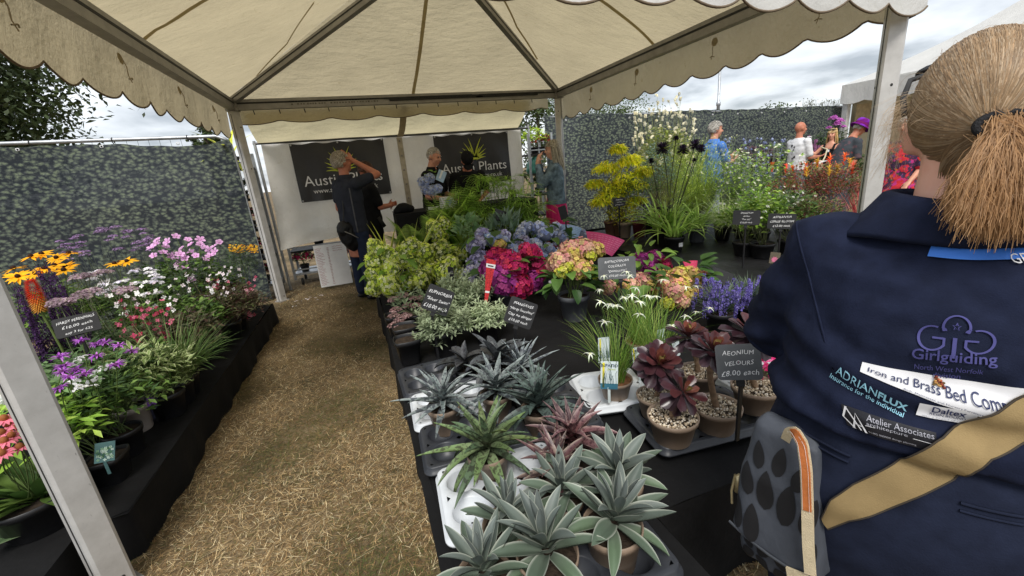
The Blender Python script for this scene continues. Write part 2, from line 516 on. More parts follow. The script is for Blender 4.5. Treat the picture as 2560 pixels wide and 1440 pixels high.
lawn(8000, 0.6, 1.6, 0.1, 0.95, 0.03, 0.07, 0.0025, 0.4)
lawn(9000, 3.0, 13.0, 3.5, 7.6, 0.04, 0.08, 0.008, 0.5)
gb.build('dry_grass', GRASS, stuff=True)['label'] = 'trampled straw coloured grass blades in the aisle'
# bits of petal and paper fallen on the lawn near the back post
fl = MB()
n = 16
pt = np.stack([rng.uniform(-1.0, -0.55, n), rng.uniform(5.5, 6.1, n), np.full(n, 0.045)], 1)
leaves(fl, pt, rng.uniform(0, 6.28, n), 0.1, rng.uniform(0.02, 0.05, n), 0.025, curve=0.6, rows=3, prof='broad', col=rgb((235, 228, 230)))
fl.build('fallen_petals', vmat('petal_litter', 0.7, 0.1), stuff=True)

# =================================================================== MARQUEE (the stall's own tent)
X0, X1, Y0, Y1, ZB = -1.2, 3.10, 1.79, 6.12, 2.45
AP = np.array([0.98, 3.97, 3.31])
def fabric_mat(name, dif, trc, f, bump=0.25):
    m, nt, out = _new(name)
    p = _pr(nt, 0.62, 0.2)
    n = _tex(nt, 'ShaderNodeTexNoise', 1.7, 7, 0.62)
    r = _ramp(nt, n.outputs['Fac'], [(0.3, np.array(dif) * 0.86), (0.62, np.array(dif))])
    n3 = _tex(nt, 'ShaderNodeTexNoise', 14, 5, 0.75)
    r3 = _ramp(nt, n3.outputs['Fac'], [(0.27, (0.78, 0.74, 0.66)), (0.38, (1, 1, 1))])
    c = _mul(nt, r.outputs[0], r3.outputs[0])
    nt.links.new(c, p.inputs['Base Color'])
    n2 = _tex(nt, 'ShaderNodeTexNoise', 6, 6, 0.6, stretch=(1, 2.2, 1))
    n4 = _tex(nt, 'ShaderNodeTexNoise', 26, 4, 0.6)
    ad = nt.nodes.new('ShaderNodeMath'); ad.operation = 'MULTIPLY_ADD'; ad.inputs[1].default_value = 0.22
    nt.links.new(n4.outputs['Fac'], ad.inputs[0]); nt.links.new(n2.outputs['Fac'], ad.inputs[2])
    nb = _bump(nt, ad.outputs[0], bump, 0.06)
    nt.links.new(nb.outputs[0], p.inputs['Normal'])
    tr = nt.nodes.new('ShaderNodeBsdfTranslucent')
    rt = _ramp(nt, n.outputs['Fac'], [(0.3, np.array(trc) * 0.84), (0.62, np.array(trc))])
    ct = _mul(nt, rt.outputs[0], r3.outputs[0])
    nt.links.new(ct, tr.inputs['Color']); nt.links.new(nb.outputs[0], tr.inputs['Normal'])
    mx = nt.nodes.new('ShaderNodeMixShader'); mx.inputs[0].default_value = f
    nt.links.new(p.outputs[0], mx.inputs[1]); nt.links.new(tr.outputs[0], mx.inputs[2])
    nt.links.new(mx.outputs[0], out.inputs[0])
    return m
CANVAS = fabric_mat('cream_canvas', (0.47, 0.415, 0.30), (0.66, 0.56, 0.36), 0.48, 0.5)
SEAM = mat('canvas_seam', (0.42, 0.35, 0.22), 0.7, 0.15, 6, transl=0.35, tcol=(0.46, 0.37, 0.2))
WHITE_CANVAS = fabric_mat('white_canvas', (0.74, 0.74, 0.72), (0.6, 0.58, 0.5), 0.28)
BIND = mat('valance_binding', (0.16, 0.12, 0.08), 0.7)
CORD = mat('tie_cord', (0.34, 0.28, 0.19), 0.8)
def alu_mat():
    m, nt, out = _new('brushed_aluminium')
    p = _pr(nt, 0.48, 0.5, 0.25)
    n = _tex(nt, 'ShaderNodeTexNoise', 9, 6, 0.65)
    r = _ramp(nt, n.outputs['Fac'], [(0.3, (0.46, 0.45, 0.43)), (0.65, (0.60, 0.59, 0.57))])
    n2 = _tex(nt, 'ShaderNodeTexNoise', 45, 5, 0.8, stretch=(1, 1, 0.35))
    r2 = _ramp(nt, n2.outputs['Fac'], [(0.27, (0.35, 0.34, 0.33)), (0.36, (1, 1, 1))])
    nt.links.new(_mul(nt, r.outputs[0], r2.outputs[0]), p.inputs['Base Color'])
    nt.links.new(_bump(nt, n2.outputs['Fac'], 0.06, 0.004).outputs[0], p.inputs['Normal'])
    nt.links.new(p.outputs[0], out.inputs[0])
    return m
ALU = alu_mat()
DALU = mat('dull_aluminium', (0.30, 0.29, 0.275), 0.5, 0.15, 10, metal=0.3)
DARK = mat('dark_groove', (0.03, 0.03, 0.03), 0.7)
STEEL = mat('galvanised_steel', (0.42, 0.44, 0.46), 0.4, 0.2, 14, metal=0.6, bump=0.05)

mq = thing('marquee', 'cream canvas frame marquee with scalloped valance over the plant stall', 'marquee', (0, 0, 0))
def post(x, y, turn):
    m = MB(); w = 0.095
    c, s = w / 2, 0.010
    # profile with chamfered corners and a groove on every face
    prof = [(-c, -c + s), (-c + s, -c), (c - s, -c), (c, -c + s), (c, c - s), (c - s, c), (-c + s, c), (-c, c - s)]
    loft(m, [[(a, b, z) for a, b in prof] for z in (0.0, ZB - 0.07)])
    o = m.build('post', ALU, mq, smooth=False); o.location = (x, y, 0); o.rotation_euler = (0, 0, turn)
    gm = MB()
    for k in (-1, 1):
        gm = MB(); box(gm, (k * (c + 0.0006), -0.012, ZB / 2 - 0.05), (0.003, 0.009, ZB - 0.1)); gm.build('groove', DARK, o, smooth=False)
    for z in (0.07, 1.72, 2.2):
        for k in (-1, 1):
            hm = MB(); ellipsoid(hm, (0.012, k * c, z), (0.007, 0.003, 0.009)); hm.build('bolt_hole', DARK, o)
            hm = MB(); ellipsoid(hm, (k * c, 0.024, z), (0.003, 0.006, 0.008)); hm.build('bolt_hole', DARK, o)
    fm = MB(); box(fm, (0, 0, 0.006), (0.13, 0.13, 0.012)); fm.build('foot_plate', DALU, o, smooth=False)
    return o
post(-1.15, 1.74, PI / 4); post(3.15, 1.80, -PI / 4); post(X0, Y1, PI / 4); post(X1, Y1, -PI / 4)
def beam(name, a, b, w, h):
    m = MB(); bar(m, a, b, w, h)
    o = m.build(name, DALU, mq, smooth=False)
    a, b = np.array(a, float), np.array(b, float)
    gm = MB()
    d = (b - a) / np.linalg.norm(b - a); sd_ = np.cross(d, [0, 0, 1.0]); sd_ /= np.linalg.norm(sd_)
    up_ = np.cross(sd_, d)
    for s in (-1, 1):
        bar(gm, a + sd_ * s * (w / 2 + 0.001) + up_ * h * 0.12, b + sd_ * s * (w / 2 + 0.001) + up_ * h * 0.12, 0.003, h * 0.16)
    gm.build('groove', DARK, o, smooth=False)
    return o
i_ = 0.06
for a, b in (((X0, Y0 + i_, ZB), (X0, Y1 - i_, ZB)), ((X1, Y0 + i_, ZB), (X1, Y1 - i_, ZB)), ((X0 + i_, Y0, ZB), (X1 - i_, Y0, ZB)), ((X0 + i_, Y1, ZB), (X1 - i_, Y1, ZB))):
    beam('eave_beam', a, b, 0.08, 0.115)
for cx, cy_ in ((X0, Y0), (X1, Y0), (X0, Y1), (X1, Y1)):
    a = np.array([cx, cy_, ZB + 0.035]); d = AP - [0, 0, 0.07] - a
    beam('hip_rafter', a + d * 0.015, AP - [0, 0, 0.07] - d * 0.03, 0.055, 0.075)
    bm_ = MB(); box(bm_, (cx, cy_, ZB), (0.13, 0.13, 0.135)); bm_.build('corner_bracket', DALU, mq, smooth=False)
hubm = MB(); lathe(hubm, [(0.001, -0.2), (0.09, -0.2), (0.09, 0.0), (0.03, 0.1), (0.001, 0.1)], AP - [0, 0, 0.07]); hubm.build('roof_hub', DALU, mq)

cor = [np.array([X0 - 0.06, Y0 - 0.06, ZB + 0.066]), np.array([X1 + 0.06, Y0 - 0.06, ZB + 0.066]), np.array([X1 + 0.06, Y1 + 0.06, ZB + 0.066]), np.array([X0 - 0.06, Y1 + 0.06, ZB + 0.066])]
def roof_pt(a, b, u, v):
    e_ = a + (b - a) * u
    p_ = e_ + (AP + [0, 0, 0.05] - e_) * v
    sag = -0.085 * np.sin(PI * u) * np.sin(PI * np.clip(v, 0, 1)) * (1 - v)
    wr = 0.006 * np.sin(u * 46 + 5 * np.sin(v * 7)) * np.exp(-v * 4) * (0.4 + np.sin(u * 9.0) ** 2)
    return p_ + np.array([0, 0, 1.0]) * (sag + wr)
for q in range(4):
    a, b = cor[q], cor[(q + 1) % 4]
    nu, nv = 61, 26
    V = np.array([[roof_pt(a, b, u, v) for u in np.linspace(0, 1, nu)] for v in np.linspace(0, 0.985, nv)])
    m = MB(); grid(m, V); pn = m.build('roof_panel', CANVAS, mq)
    # welded overlaps of the canvas strips: (v, u) control points on the slope
    SE = {0: [((0, .95), (.5, .5))], 1: [((0, .9), (.5, .23)), ((.3, .53, .67), (.985, .936, .82))],
          2: [((0, .95), (.5, .5))], 3: [((0, .9), (.5, .88)), ((.2, .39, .54), (.0, .08, .32))]}[q]
    for vv, uv in SE:
        rows = []
        for v in np.linspace(vv[0], vv[-1], 24):
            uu = np.interp(v, vv, uv); du = 0.0048 / (1 - v * 0.95)
            rows.append([roof_pt(a, b, uu - du, v) - [0, 0, 0.004], roof_pt(a, b, uu + du, v) - [0, 0, 0.004]])
        sm = MB(); grid(sm, np.array(rows)); sm.build('seam', SEAM, pn)

def valance(a, b, outn, zt, drop, scal, nsc, mt, ties, phase=0.0, rip=0.014):
    a = np.array(a, float); b = np.array(b, float); on = np.array(outn, float)
    L = np.linalg.norm(b - a); nu = int(nsc * 12) + 1
    us = np.linspace(0, 1, nu)
    zb = zt - drop - scal * np.abs(np.sin((us * nsc + phase) * PI)) ** 0.8
    def pt(u, k, z, off=0.0):
        w = rip * k * (np.sin(u * L * 5.1 + 0.6) + 0.6 * np.sin(u * L * 12.7 + k * 2)) + 0.03 * k
        return a + (b - a) * u + on * (w + off) + np.array([0, 0, z - a[2]])
    rows = [[pt(u, k, zt + (zb[j] - zt) * k) for j, u in enumerate(us)] for k in np.linspace(0, 1, 9)]
    m = MB(); grid(m, np.array(rows)); o = m.build('valance', mt, mq)
    ln = np.array([pt(u, 1, zb[j]) for j, u in enumerate(us)])
    bmx = MB(); tubes(bmx, ln, 0.006, sides=6); bmx.build('binding', BIND, o)
    for u in ties:
        pm = MB(); c = pt(u, 0.55, zt - drop * 0.45, -0.012)
        tv = (b - a) / L
        th = np.linspace(0, 2 * PI, 17)[:-1]
        V = np.array([[c + (tv * math.cos(t) + np.array([0, 0, math.sin(t)])) * r_ for t in th] for r_ in (0.001, 0.035)])
        grid(pm, V, closed=True); pm.build('patch', SEAM, o)
        cm = MB()
        pts = np.array([c - on * 0.01, c - on * 0.02 - [0, 0, 0.05], c - on * 0.015 - [0, 0, 0.10], c - on * 0.02 + tv * 0.012 - [0, 0, 0.14]])
        tubes(cm, pts, 0.0032, sides=5)
        tubes(cm, np.array([c - on * 0.02 - tv * 0.025 - [0, 0, 0.125], c - on * 0.03 - [0, 0, 0.115], c - on * 0.02 + tv * 0.025 - [0, 0, 0.12]]), 0.004, sides=5)
        cm.build('tie', CORD, o)
    return o
ZV = ZB + 0.066
e_ = 0.07
valance((X0 - e_, Y0 - 0.05, ZV), (X0 - e_, Y1 + 0.05, ZV), (-1, 0, 0), ZV, 0.375, 0.065, 12, CANVAS, (0.2, 0.43, 0.66, 0.88))
valance((X1 + e_, Y0 - 0.05, ZV), (X1 + e_, Y1 + 0.05, ZV), (1, 0, 0), ZV, 0.375, 0.065, 12, CANVAS, (0.12, 0.33, 0.58, 0.8), 0.3)
valance((X0 - e_, Y0 - e_, ZV), (X1 + e_ + 0.06, Y0 - e_, ZV), (0, -1, 0), ZV, 0.40, 0.055, 13, WHITE_CANVAS, (), 0.0)
valance((X0 - 0.02, Y1 + e_ + 0.02, ZV - 0.06), (X1 - 0.12, Y1 + e_ + 0.02, ZV - 0.06), (0, 1, 0), ZV - 0.06, 0.17, 0.045, 7, CANVAS, (), 0.2)
# hooks that hold the back valance
for x in np.linspace(X0 + 0.2, X1 - 0.4, 14):
    hk = MB(); tubes(hk, np.array([[x, Y1 + 0.075, ZB + 0.02], [x, Y1 + 0.07, ZB - 0.05], [x + 0.006, Y1 + 0.075, ZB - 0.1]]), 0.006, sides=5); hk.build('hook', DARK, mq)
# stack of black battens and the worn stencil on the back beam
bt = MB()
for k, (xa, xb, dz) in enumerate(((0.55, 1.75, 0.012), (0.62, 1.9, -0.012), (1.85, 2.85, 0.014), (1.8, 2.75, -0.01))):
    bar(bt, (xa, Y1 - 0.05, ZB + dz), (xb, Y1 - 0.05, ZB + dz + 0.004), 0.014, 0.02)
tag(bt.build('black_battens', DARK, smooth=False), 'thin black rods lying along the back eave beam', 'rods')
st = MB()
for k in range(30):
    x = -0.55 + k * 0.035
    for r_ in (0.014, -0.016):
        if rng.random() < 0.85:
            box(st, (x + rng.normal(0, .003), Y1 - 0.0415, ZB + r_), (rng.uniform(.012, .026), 0.002, rng.uniform(.010, .020)))
st.build('worn_stencil', mat('worn_paint', (0.13, 0.12, 0.10), 0.8, 0.5, 80), mq, smooth=False, stuff=True)

# --- sloping awning sheet and hanging white wall behind the back beam
YW = 6.75
aw = thing('tent_wall', 'white and cream tent wall sheet hanging over a rail behind the stall', 'tent wall', (0, YW, 0))
def off(p): return np.asarray(p, float) - [0, YW, 0]
us = np.linspace(0, 1, 70)
rows = []
for k in np.linspace(0, 1, 14):
    y = Y1 + 0.13 + (YW - Y1 - 0.13) * k
    z = ZB - 0.03 - (ZB - 0.03 - 2.055) * k + 0.05 * math.sin(PI * k) * -1
    rows.append([off((X0 + 0.05 + (X1 - 0.42 - X0 - 0.05) * u + 0.05 * k * (0.5 - u), y,
                      z + 0.012 * math.sin(u * 37 + 3 * k) * math.sin(PI * k) + 0.02 * math.sin(u * 11) * k * (1 - k) * 2)) for u in us])
m = MB(); grid(m, np.array(rows)); awo = m.build('awning_sheet', fabric_mat('cream_awning', (0.70, 0.65, 0.5), (0.78, 0.68, 0.42), 0.55, 0.3), aw)
rows = []
xl, xr = -1.10, 2.72
for k in np.linspace(0, 1, 30):
    z = 2.05 - 1.50 * k + (0.0)
    row = []
    for u in us:
        x = xl - 0.06 * k + (xr - xl + 0.02 * k) * u
        fold = 0.03 * math.sin(u * 21 + 0.8 * math.sin(k * 4)) * (0.25 + k) + 0.015 * math.sin(u * 52 + k * 3) + 0.014 * math.sin(k * 23 + u * 6) * k
        lift = 0.10 * k ** 6 * (0.6 + 0.4 * math.sin(u * 7)) + 0.045 * math.sin(u * 5.0) * k * k
        row.append(off((x, YW + 0.012 + fold - 0.10 * k ** 10, z + lift)))
    rows.append(row)
m = MB(); grid(m, np.array(rows)); m.build('wall_sheet', fabric_mat('white_wall_sheet', (0.82, 0.80, 0.75), (0.74, 0.70, 0.60), 0.36, 0.35), aw)
rl = MB(); tubes(rl, np.array([off((-1.19, YW - 0.02, 2.065)), off((2.86, YW - 0.02, 2.045))]), 0.017, sides=8); rl.build('rail', mat('dark_rail', (0.10, 0.10, 0.10), 0.4, 0.1, metal=0.5), aw)
for x in (-1.17, 2.84):
    rl = MB(); tubes(rl, np.array([off((x, YW - 0.02, 0)), off((x, YW - 0.02, 2.1))]), 0.019, sides=8); rl.build('rail_leg', STEEL, aw)
# laced strap with eyelets down the middle of awning and wall
rows = []
xs_ = 0.80
for k in np.linspace(0, 1, 10):
    y = Y1 + 0.12 + (YW - Y1 - 0.16) * k; z = ZB - 0.05 - (ZB - 0.05 - 2.045) * k - 0.06 * math.sin(PI * k)
    rows.append([off((xs_ - 0.03 - 0.06 * k, y, z - 0.012)), off((xs_ + 0.06 - 0.06 * k, y, z - 0.012))])
m = MB(); grid(m, np.array(rows)); sp = m.build('strap', mat('strap_canvas', (0.33, 0.27, 0.18), 0.7, transl=0.2), aw)
rows = [[off((xs_ - 0.10, YW - 0.028, z)), off((xs_ - 0.02, YW - 0.028, z))] for z in np.linspace(2.03, 0.62, 12)]
m = MB(); grid(m, np.array(rows)); sp2 = m.build('strap', mat('strap_pale', (0.45, 0.40, 0.31), 0.7), aw)
for q in range(6):
    m = MB(); z = 1.98 - q * 0.21
    spheres(m, [off((xs_ - 0.06, YW - 0.033, z))], 0.014, (0.1, 0.1, 0.1), 8, 5); m.build('eyelet', DALU, sp2)

# =================================================================== BANNERS
CHAR = mat('charcoal_banner_vinyl', (0.026, 0.026, 0.028), 0.42, 0.12, 8, spec=0.45, bump=0.15, bscale=5, bdist=0.03)
LIME = mat('lime_print', (0.46, 0.52, 0.05), 0.5)
PAPER = mat('white_print', (0.78, 0.78, 0.78), 0.5)
def flat_text(parent, s, size, loc, mt, rot=None, align='CENTER', shear=0.0, name='lettering', spacing=1.0, offset=0.0):
    me = text_mesh(s, size, shear, align, spacing, offset=offset); me.materials.append(mt)
    return obj(name, me, parent, loc=loc, rot=rot)
def banner(xa, xb, z0, z1, dy, label):
    t = thing('banner', label, 'banner', ((xa + xb) / 2, YW - 0.06 + dy, (z0 + z1) / 2), 0, 'charcoal nursery banners on the tent wall')
    w, h = (xb - xa) / 2, (z1 - z0) / 2
    def f(x, z): return 0.010 * math.sin(x * 7 + z * 3) + 0.006 * math.sin(x * 15) * (0.5 - z)
    m = MB()
    V = [[(x * w, f(x, z), z * h + (-0.018 * (math.sin(abs(x) * PI * 2) ** 2) if z > 0.99 else 0)) for x in np.linspace(-1, 1, 40)] for z in np.linspace(-1, 1, 14)]
    grid(m, np.array(V)); m.build('sheet', CHAR, t)
    # fan of spiky leaves
    lg = MB()
    for k, (ang, ln) in enumerate(((168, .20), (152, .19), (138, .24), (122, .25), (108, .30), (92, .34), (77, .36), (62, .28), (48, .25), (35, .2), (20, .17), (115, .2), (70, .22), (98, .22))):
        a = math.radians(ang); n_ = 9
        pts = []
        for s in np.linspace(0, 1, n_):
            bend = (0.35 if ang > 90 else -0.35) * s
            d = np.array([math.cos(a + bend * .5), math.sin(a + bend * .5)]); pr = np.array([-d[1], d[0]])
            c = np.array([0.0 + math.cos(a) * 0.03, -0.005]) + d * ln * s
            wd = 0.017 * (1 - s) ** 0.7
            pts.append([(c[0] - pr[0] * wd, -0.024, c[1] - pr[1] * wd), (c[0] + pr[0] * wd, -0.024, c[1] + pr[1] * wd)])
        grid(lg, np.array(pts))
    box(lg, (0.0, -0.024, 0.008), (0.13, 0.002, 0.03))
    lg.build('leaf_logo', LIME, t, smooth=False)
    R90 = (PI / 2, 0, 0)
    flat_text(t, 'Austin Plants', 0.205, (0, -0.026, -0.185), PAPER, R90)
    flat_text(t, 'www.austinplants.co.uk', 0.093, (0, -0.026, -0.29), PAPER, R90)
    for x in (-0.98, 0, 0.98):
        for z in (0.95, -0.95):
            if x == 0 and z < 0: continue
            em = MB(); spheres(em, [(x * w * 0.985, -0.016, z * h)], (0.013, 0.005, 0.013), (.6, .6, .6), 8, 5); em.build('eyelet', STEEL, t)
    return t
banner(-0.755, 0.50, 1.235, 2.03, 0, 'left charcoal nursery banner with lime leaf logo behind the man holding his head')
banner(1.24, 2.45, 1.245, 2.015, 0, 'right charcoal nursery banner with lime leaf logo behind the man in a cap')

# price list board leaning under the wall sheet
pb = thing('price_list_board', 'white price list board with red handwritten rows leaning on the ground', 'board', (-0.5, 6.36, 0.04), 0)
bm_ = MB(); W_, H_ = 0.43, 0.60
rot = Matrix.Rotation(math.radians(-8), 3, 'X'); Rm = np.array(rot)
box(bm_, Rm @ np.array([0, 0, H_ / 2]), (W_, 0.015, H_), Rm); bm_.build('panel', mat('whiteboard', (0.74, 0.74, 0.73), 0.35, 0.05), pb, smooth=False)
rw = MB()
for k in range(24):
    z = H_ - 0.05 - k * 0.0225
    for xx, ln in ((-0.20, rng.uniform(.06, .11)), (-0.045, rng.uniform(.015, .03))):
        s = np.linspace(0, 1, 9)
        pts = np.stack([xx + ln * s, np.full(9, -0.0095), z + 0.004 * np.sin(s * 40 + k)], 1)
        tubes(rw, (Rm @ pts.T).T, 0.0022, sides=3)
for k in range(3):
    s = np.linspace(0, 1, 9); pts = np.stack([0.03 + 0.13 * s, np.full(9, -0.0095), H_ - 0.04 - 0.03 * k + 0.004 * np.sin(s * 30 + k)], 1)
    tubes(rw, (Rm @ pts.T).T, 0.002, sides=3)
rw.build('handwriting', mat('red_marker', (0.32, 0.02, 0.03), 0.6), pb)

# =================================================================== HEDGE-PRINT FENCES
def hedge_mat():
    m, nt, out = _new('hedge_print_mesh')
    p = _pr(nt, 0.85, 0.1)
    wv = _tex(nt, 'ShaderNodeTexNoise', 7, 3)
    tcn = nt.nodes.new('ShaderNodeTexCoord')
    mixv = nt.nodes.new('ShaderNodeMix'); mixv.data_type = 'VECTOR'; mixv.inputs['Factor'].default_value = 0.06
    nt.links.new(tcn.outputs['Object'], mixv.inputs['A']); nt.links.new(wv.outputs['Color'], mixv.inputs['B'])
    mp = nt.nodes.new('ShaderNodeMapping'); mp.inputs['Scale'].default_value = (19, 19, 30)
    nt.links.new(mixv.outputs['Result'], mp.inputs['Vector'])
    v = nt.nodes.new('ShaderNodeTexVoronoi'); v.inputs['Scale'].default_value = 1.0; v.inputs['Randomness'].default_value = 1
    nt.links.new(mp.outputs[0], v.inputs['Vector'])
    n2 = nt.nodes.new('ShaderNodeTexNoise'); n2.inputs['Scale'].default_value = 2.2; n2.inputs['Detail'].default_value = 6; n2.inputs['Roughness'].default_value = 0.7
    nt.links.new(mp.outputs[0], n2.inputs['Vector'])
    mm = nt.nodes.new('ShaderNodeMath'); mm.operation = 'MULTIPLY_ADD'; mm.inputs[1].default_value = 0.85
    nt.links.new(n2.outputs['Fac'], mm.inputs[0])
    inv = nt.nodes.new('ShaderNodeMath'); inv.operation = 'MULTIPLY'; inv.inputs[1].default_value = -0.62
    nt.links.new(v.outputs['Distance'], inv.inputs[0]); nt.links.new(inv.outputs[0], mm.inputs[2])
    r = _ramp(nt, mm.outputs[0], [(0.0, (0.026, 0.031, 0.038)), (0.09, (0.050, 0.058, 0.060)), (0.19, (0.088, 0.104, 0.088)), (0.34, (0.165, 0.195, 0.135))])
    big = _tex(nt, 'ShaderNodeTexNoise', 1.3, 4)
    rb = _ramp(nt, big.outputs['Fac'], [(0.35, (0.82, 0.85, 0.90)), (0.65, (1.1, 1.1, 1.05))])
    nt.links.new(_mul(nt, r.outputs[0], rb.outputs[0]), p.inputs['Base Color'])
    tr = nt.nodes.new('ShaderNodeBsdfTransparent')
    mx = nt.nodes.new('ShaderNodeMixShader'); mx.inputs[0].default_value = 0.025
    nt.links.new(p.outputs[0], mx.inputs[1]); nt.links.new(tr.outputs[0], mx.inputs[2])
    nt.links.new(mx.outputs[0], out.inputs[0])
    return m
HEDGE = hedge_mat()
def fence(name, label, xa, xb, y, ztop, dips, cover=0.0, ztop2=None):
    t = thing(name, label, 'fence', (xa, y, 0))
    L = xb - xa; ztop2 = ztop if ztop2 is None else ztop2
    def zt(x): return ztop + (ztop2 - ztop) * x / L
    m = MB(); xs = np.linspace(0, L, int(L * 14) + 2)
    V = []
    for k in np.linspace(0, 1, 16):
        row = []
        for x in xs:
            zz = zt(x) - 0.035 + cover - sum(d * math.exp(-((x - c) / w_) ** 2) for c, d, w_ in dips) - 0.012 * math.sin(x * 9) ** 2
            row.append((x, 0.012 * math.sin(x * 3.3 + k * 2) + 0.006 * math.sin(x * 11 - k * 5), zz * (1 - k) + 0.02 * k))
        V.append(row)
    grid(m, np.array(V)); m.build('printed_screen', HEDGE, t)
    pm = MB()
    pts = [(0, 0.03, zt(0))] + [(x, 0.03, zt(x)) for x in np.linspace(0.2, L - 0.14, 12)] + [(L - 0.05, 0.03, zt(L) - 0.035), (L - 0.012, 0.03, zt(L) - 0.1), (L, 0.03, zt(L) - 0.25), (L, 0.03, 0.0)]
    tubes(pm, np.array(pts), 0.021, sides=8); pm.build('frame_tube', STEEL, t)
    wm_ = MB()
    for x in np.arange(0.1, L, 0.105):
        tubes(wm_, np.array([[x, 0.035, 0.1], [x, 0.035, zt(x) - 0.02]]), 0.0022, sides=3)
    for z in np.arange(0.3, ztop, 0.28):
        tubes(wm_, np.array([[0, 0.038, z], [L, 0.038, z + ztop2 - ztop]]), 0.0022, sides=3)
    wm_.build('wire_mesh', mat('fence_wire', (0.12, 0.13, 0.13), 0.5, metal=0.4), t, stuff=True)
    for x in np.arange(0.45, L - 0.2, 0.72):
        em = MB(); th = np.linspace(0, 2 * PI, 11)
        tubes(em, np.stack([x + 0.014 * np.cos(th), np.full(11, -0.014), zt(x) - 0.07 + 0.014 * np.sin(th)], 1), 0.0045, sides=5); em.build('eyelet', PAPER, t)
        cm = MB(); th = np.linspace(0, 2 * PI, 9)
        tubes(cm, np.stack([np.full(9, x + 0.1), 0.03 + 0.028 * np.cos(th), zt(x) - 0.01 + 0.032 * np.sin(th)], 1), 0.005, sides=4); cm.build('cable_tie', DARK, t)
    return t
fence('fence_panel', 'hedge printed mesh on a steel fence panel behind the left flower bench', -5.2, -1.335, 6.22, 2.22, [(3.2, 0.05, 0.35), (3.55, 0.04, 0.2)], ztop2=2.13)
fence('screen_fence', 'long hedge printed mesh fence behind the people on the right', 3.55, 12.05, 7.62, 2.30, [(2.0, 0.03, 0.5), (5.2, 0.02, 0.7)], 0.075, ztop2=2.15)

# =================================================================== POLE, TREES, SECOND MARQUEE
pl = MB(); lathe(pl, [(0.001, 0), (0.05, 0), (0.045, 2.6), (0.06, 2.62), (0.06, 2.7), (0.035, 2.72), (0.03, 6), (0.001, 6)], (0, 0, 0), 10)
o = pl.build('flag_pole', STEEL); o.location = tuple(PY(1796, 260, 10) * [1, 1, 0]); tag(o, 'thin grey metal pole standing behind the right hedge fence', 'pole')

LEAFY = vmat('tree_leaf', 0.6, 0.3, 0.3, 3)
BARK = mat('bark', (0.07, 0.055, 0.04), 0.9, 0.3, 20, bump=0.5, bscale=30)
def tree(label, x, y, z0, R_, Hc, nclump, nleaf, lsize, colr, group=None, trunk_r=0.22):
    t = thing('tree', label, 'tree', (x, y, 0), 0, group)
    cz = z0 + Hc / 2
    # clumps through the crown's volume
    d = rng.normal(0, 1, (nclump, 3)); d /= np.linalg.norm(d, axis=1, keepdims=True)
    rad = rng.uniform(0.25, 1.0, nclump) ** 0.6
    cc = d * rad[:, None] * np.array([R_, R_, Hc / 2]) + [0, 0, cz]
    cc += rng.normal(0, 0.12 * R_, cc.shape) * [1, 1, 0.5]
    tm = MB(); lathe(tm, [(trunk_r * 1.3, 0), (trunk_r, 0.5), (trunk_r * 0.75, z0 + Hc * 0.25), (trunk_r * 0.2, z0 + Hc * 0.7)], (0, 0, 0), 12)
    a = np.repeat(np.array([[0, 0, z0 + Hc * 0.15]]), len(cc) // 2, 0) + rng.normal(0, 0.1, (len(cc) // 2, 3))
    tubes(tm, stems_between(a, cc[: len(cc) // 2], 0.08), trunk_r * 0.22, trunk_r * 0.04, sides=5)
    tm.build('trunk', BARK, t)
    m = MB()
    k = rng.integers(0, nclump, nleaf)
    cs = rng.uniform(0.10, 0.24, nclump) * R_
    pt = cc[k] + rng.normal(0, 1, (nleaf, 3)) * cs[k][:, None] * [1, 1, 0.6]
    colv = np.asarray(colr) * rng.uniform(0.55, 1.45, (nclump, 1))[k] * rng.uniform(0.75, 1.3, (nleaf, 1))
    leaves(m, pt, rng.uniform(0, 2 * PI, nleaf), rng.uniform(-0.9, 0.6, nleaf), rng.uniform(0.7, 1.4, nleaf) * lsize, lsize * 0.62, 0.6, 3, 2, 'broad', 0, colv, roll=rng.uniform(-0.8, 0.8, nleaf))
    m.build('crown', LEAFY, t, stuff=True)
    return t
GT = rgb((88, 104, 62))
tree('large dark oak tree rising behind the left fence', -9.5, 13.5, 1.2, 3.1, 6.0, 230, 48000, 0.16, GT * 0.6)
tree('low oak bough showing between the left fence and the marquee valance', -3.72, 14.6, 2.1, 0.42, 1.9, 14, 2500, 0.10, GT * 0.9, trunk_r=0.1)
tree('distant round tree over the hedge fence right of the marquee post', 17.6, 26, 0.5, 2.9, 5.0, 60, 14000, 0.15, GT * 0.9)
tree('small tree hidden behind the tent wall at the right marquee post', 5.6, 12.5, 0.6, 1.3, 3.4, 26, 5000, 0.12, GT, trunk_r=0.1)
tree('far low tree top by the second white marquee', 25.5, 21, 0.4, 1.7, 3.6, 26, 3000, 0.2, GT * 0.8, trunk_r=0.12)

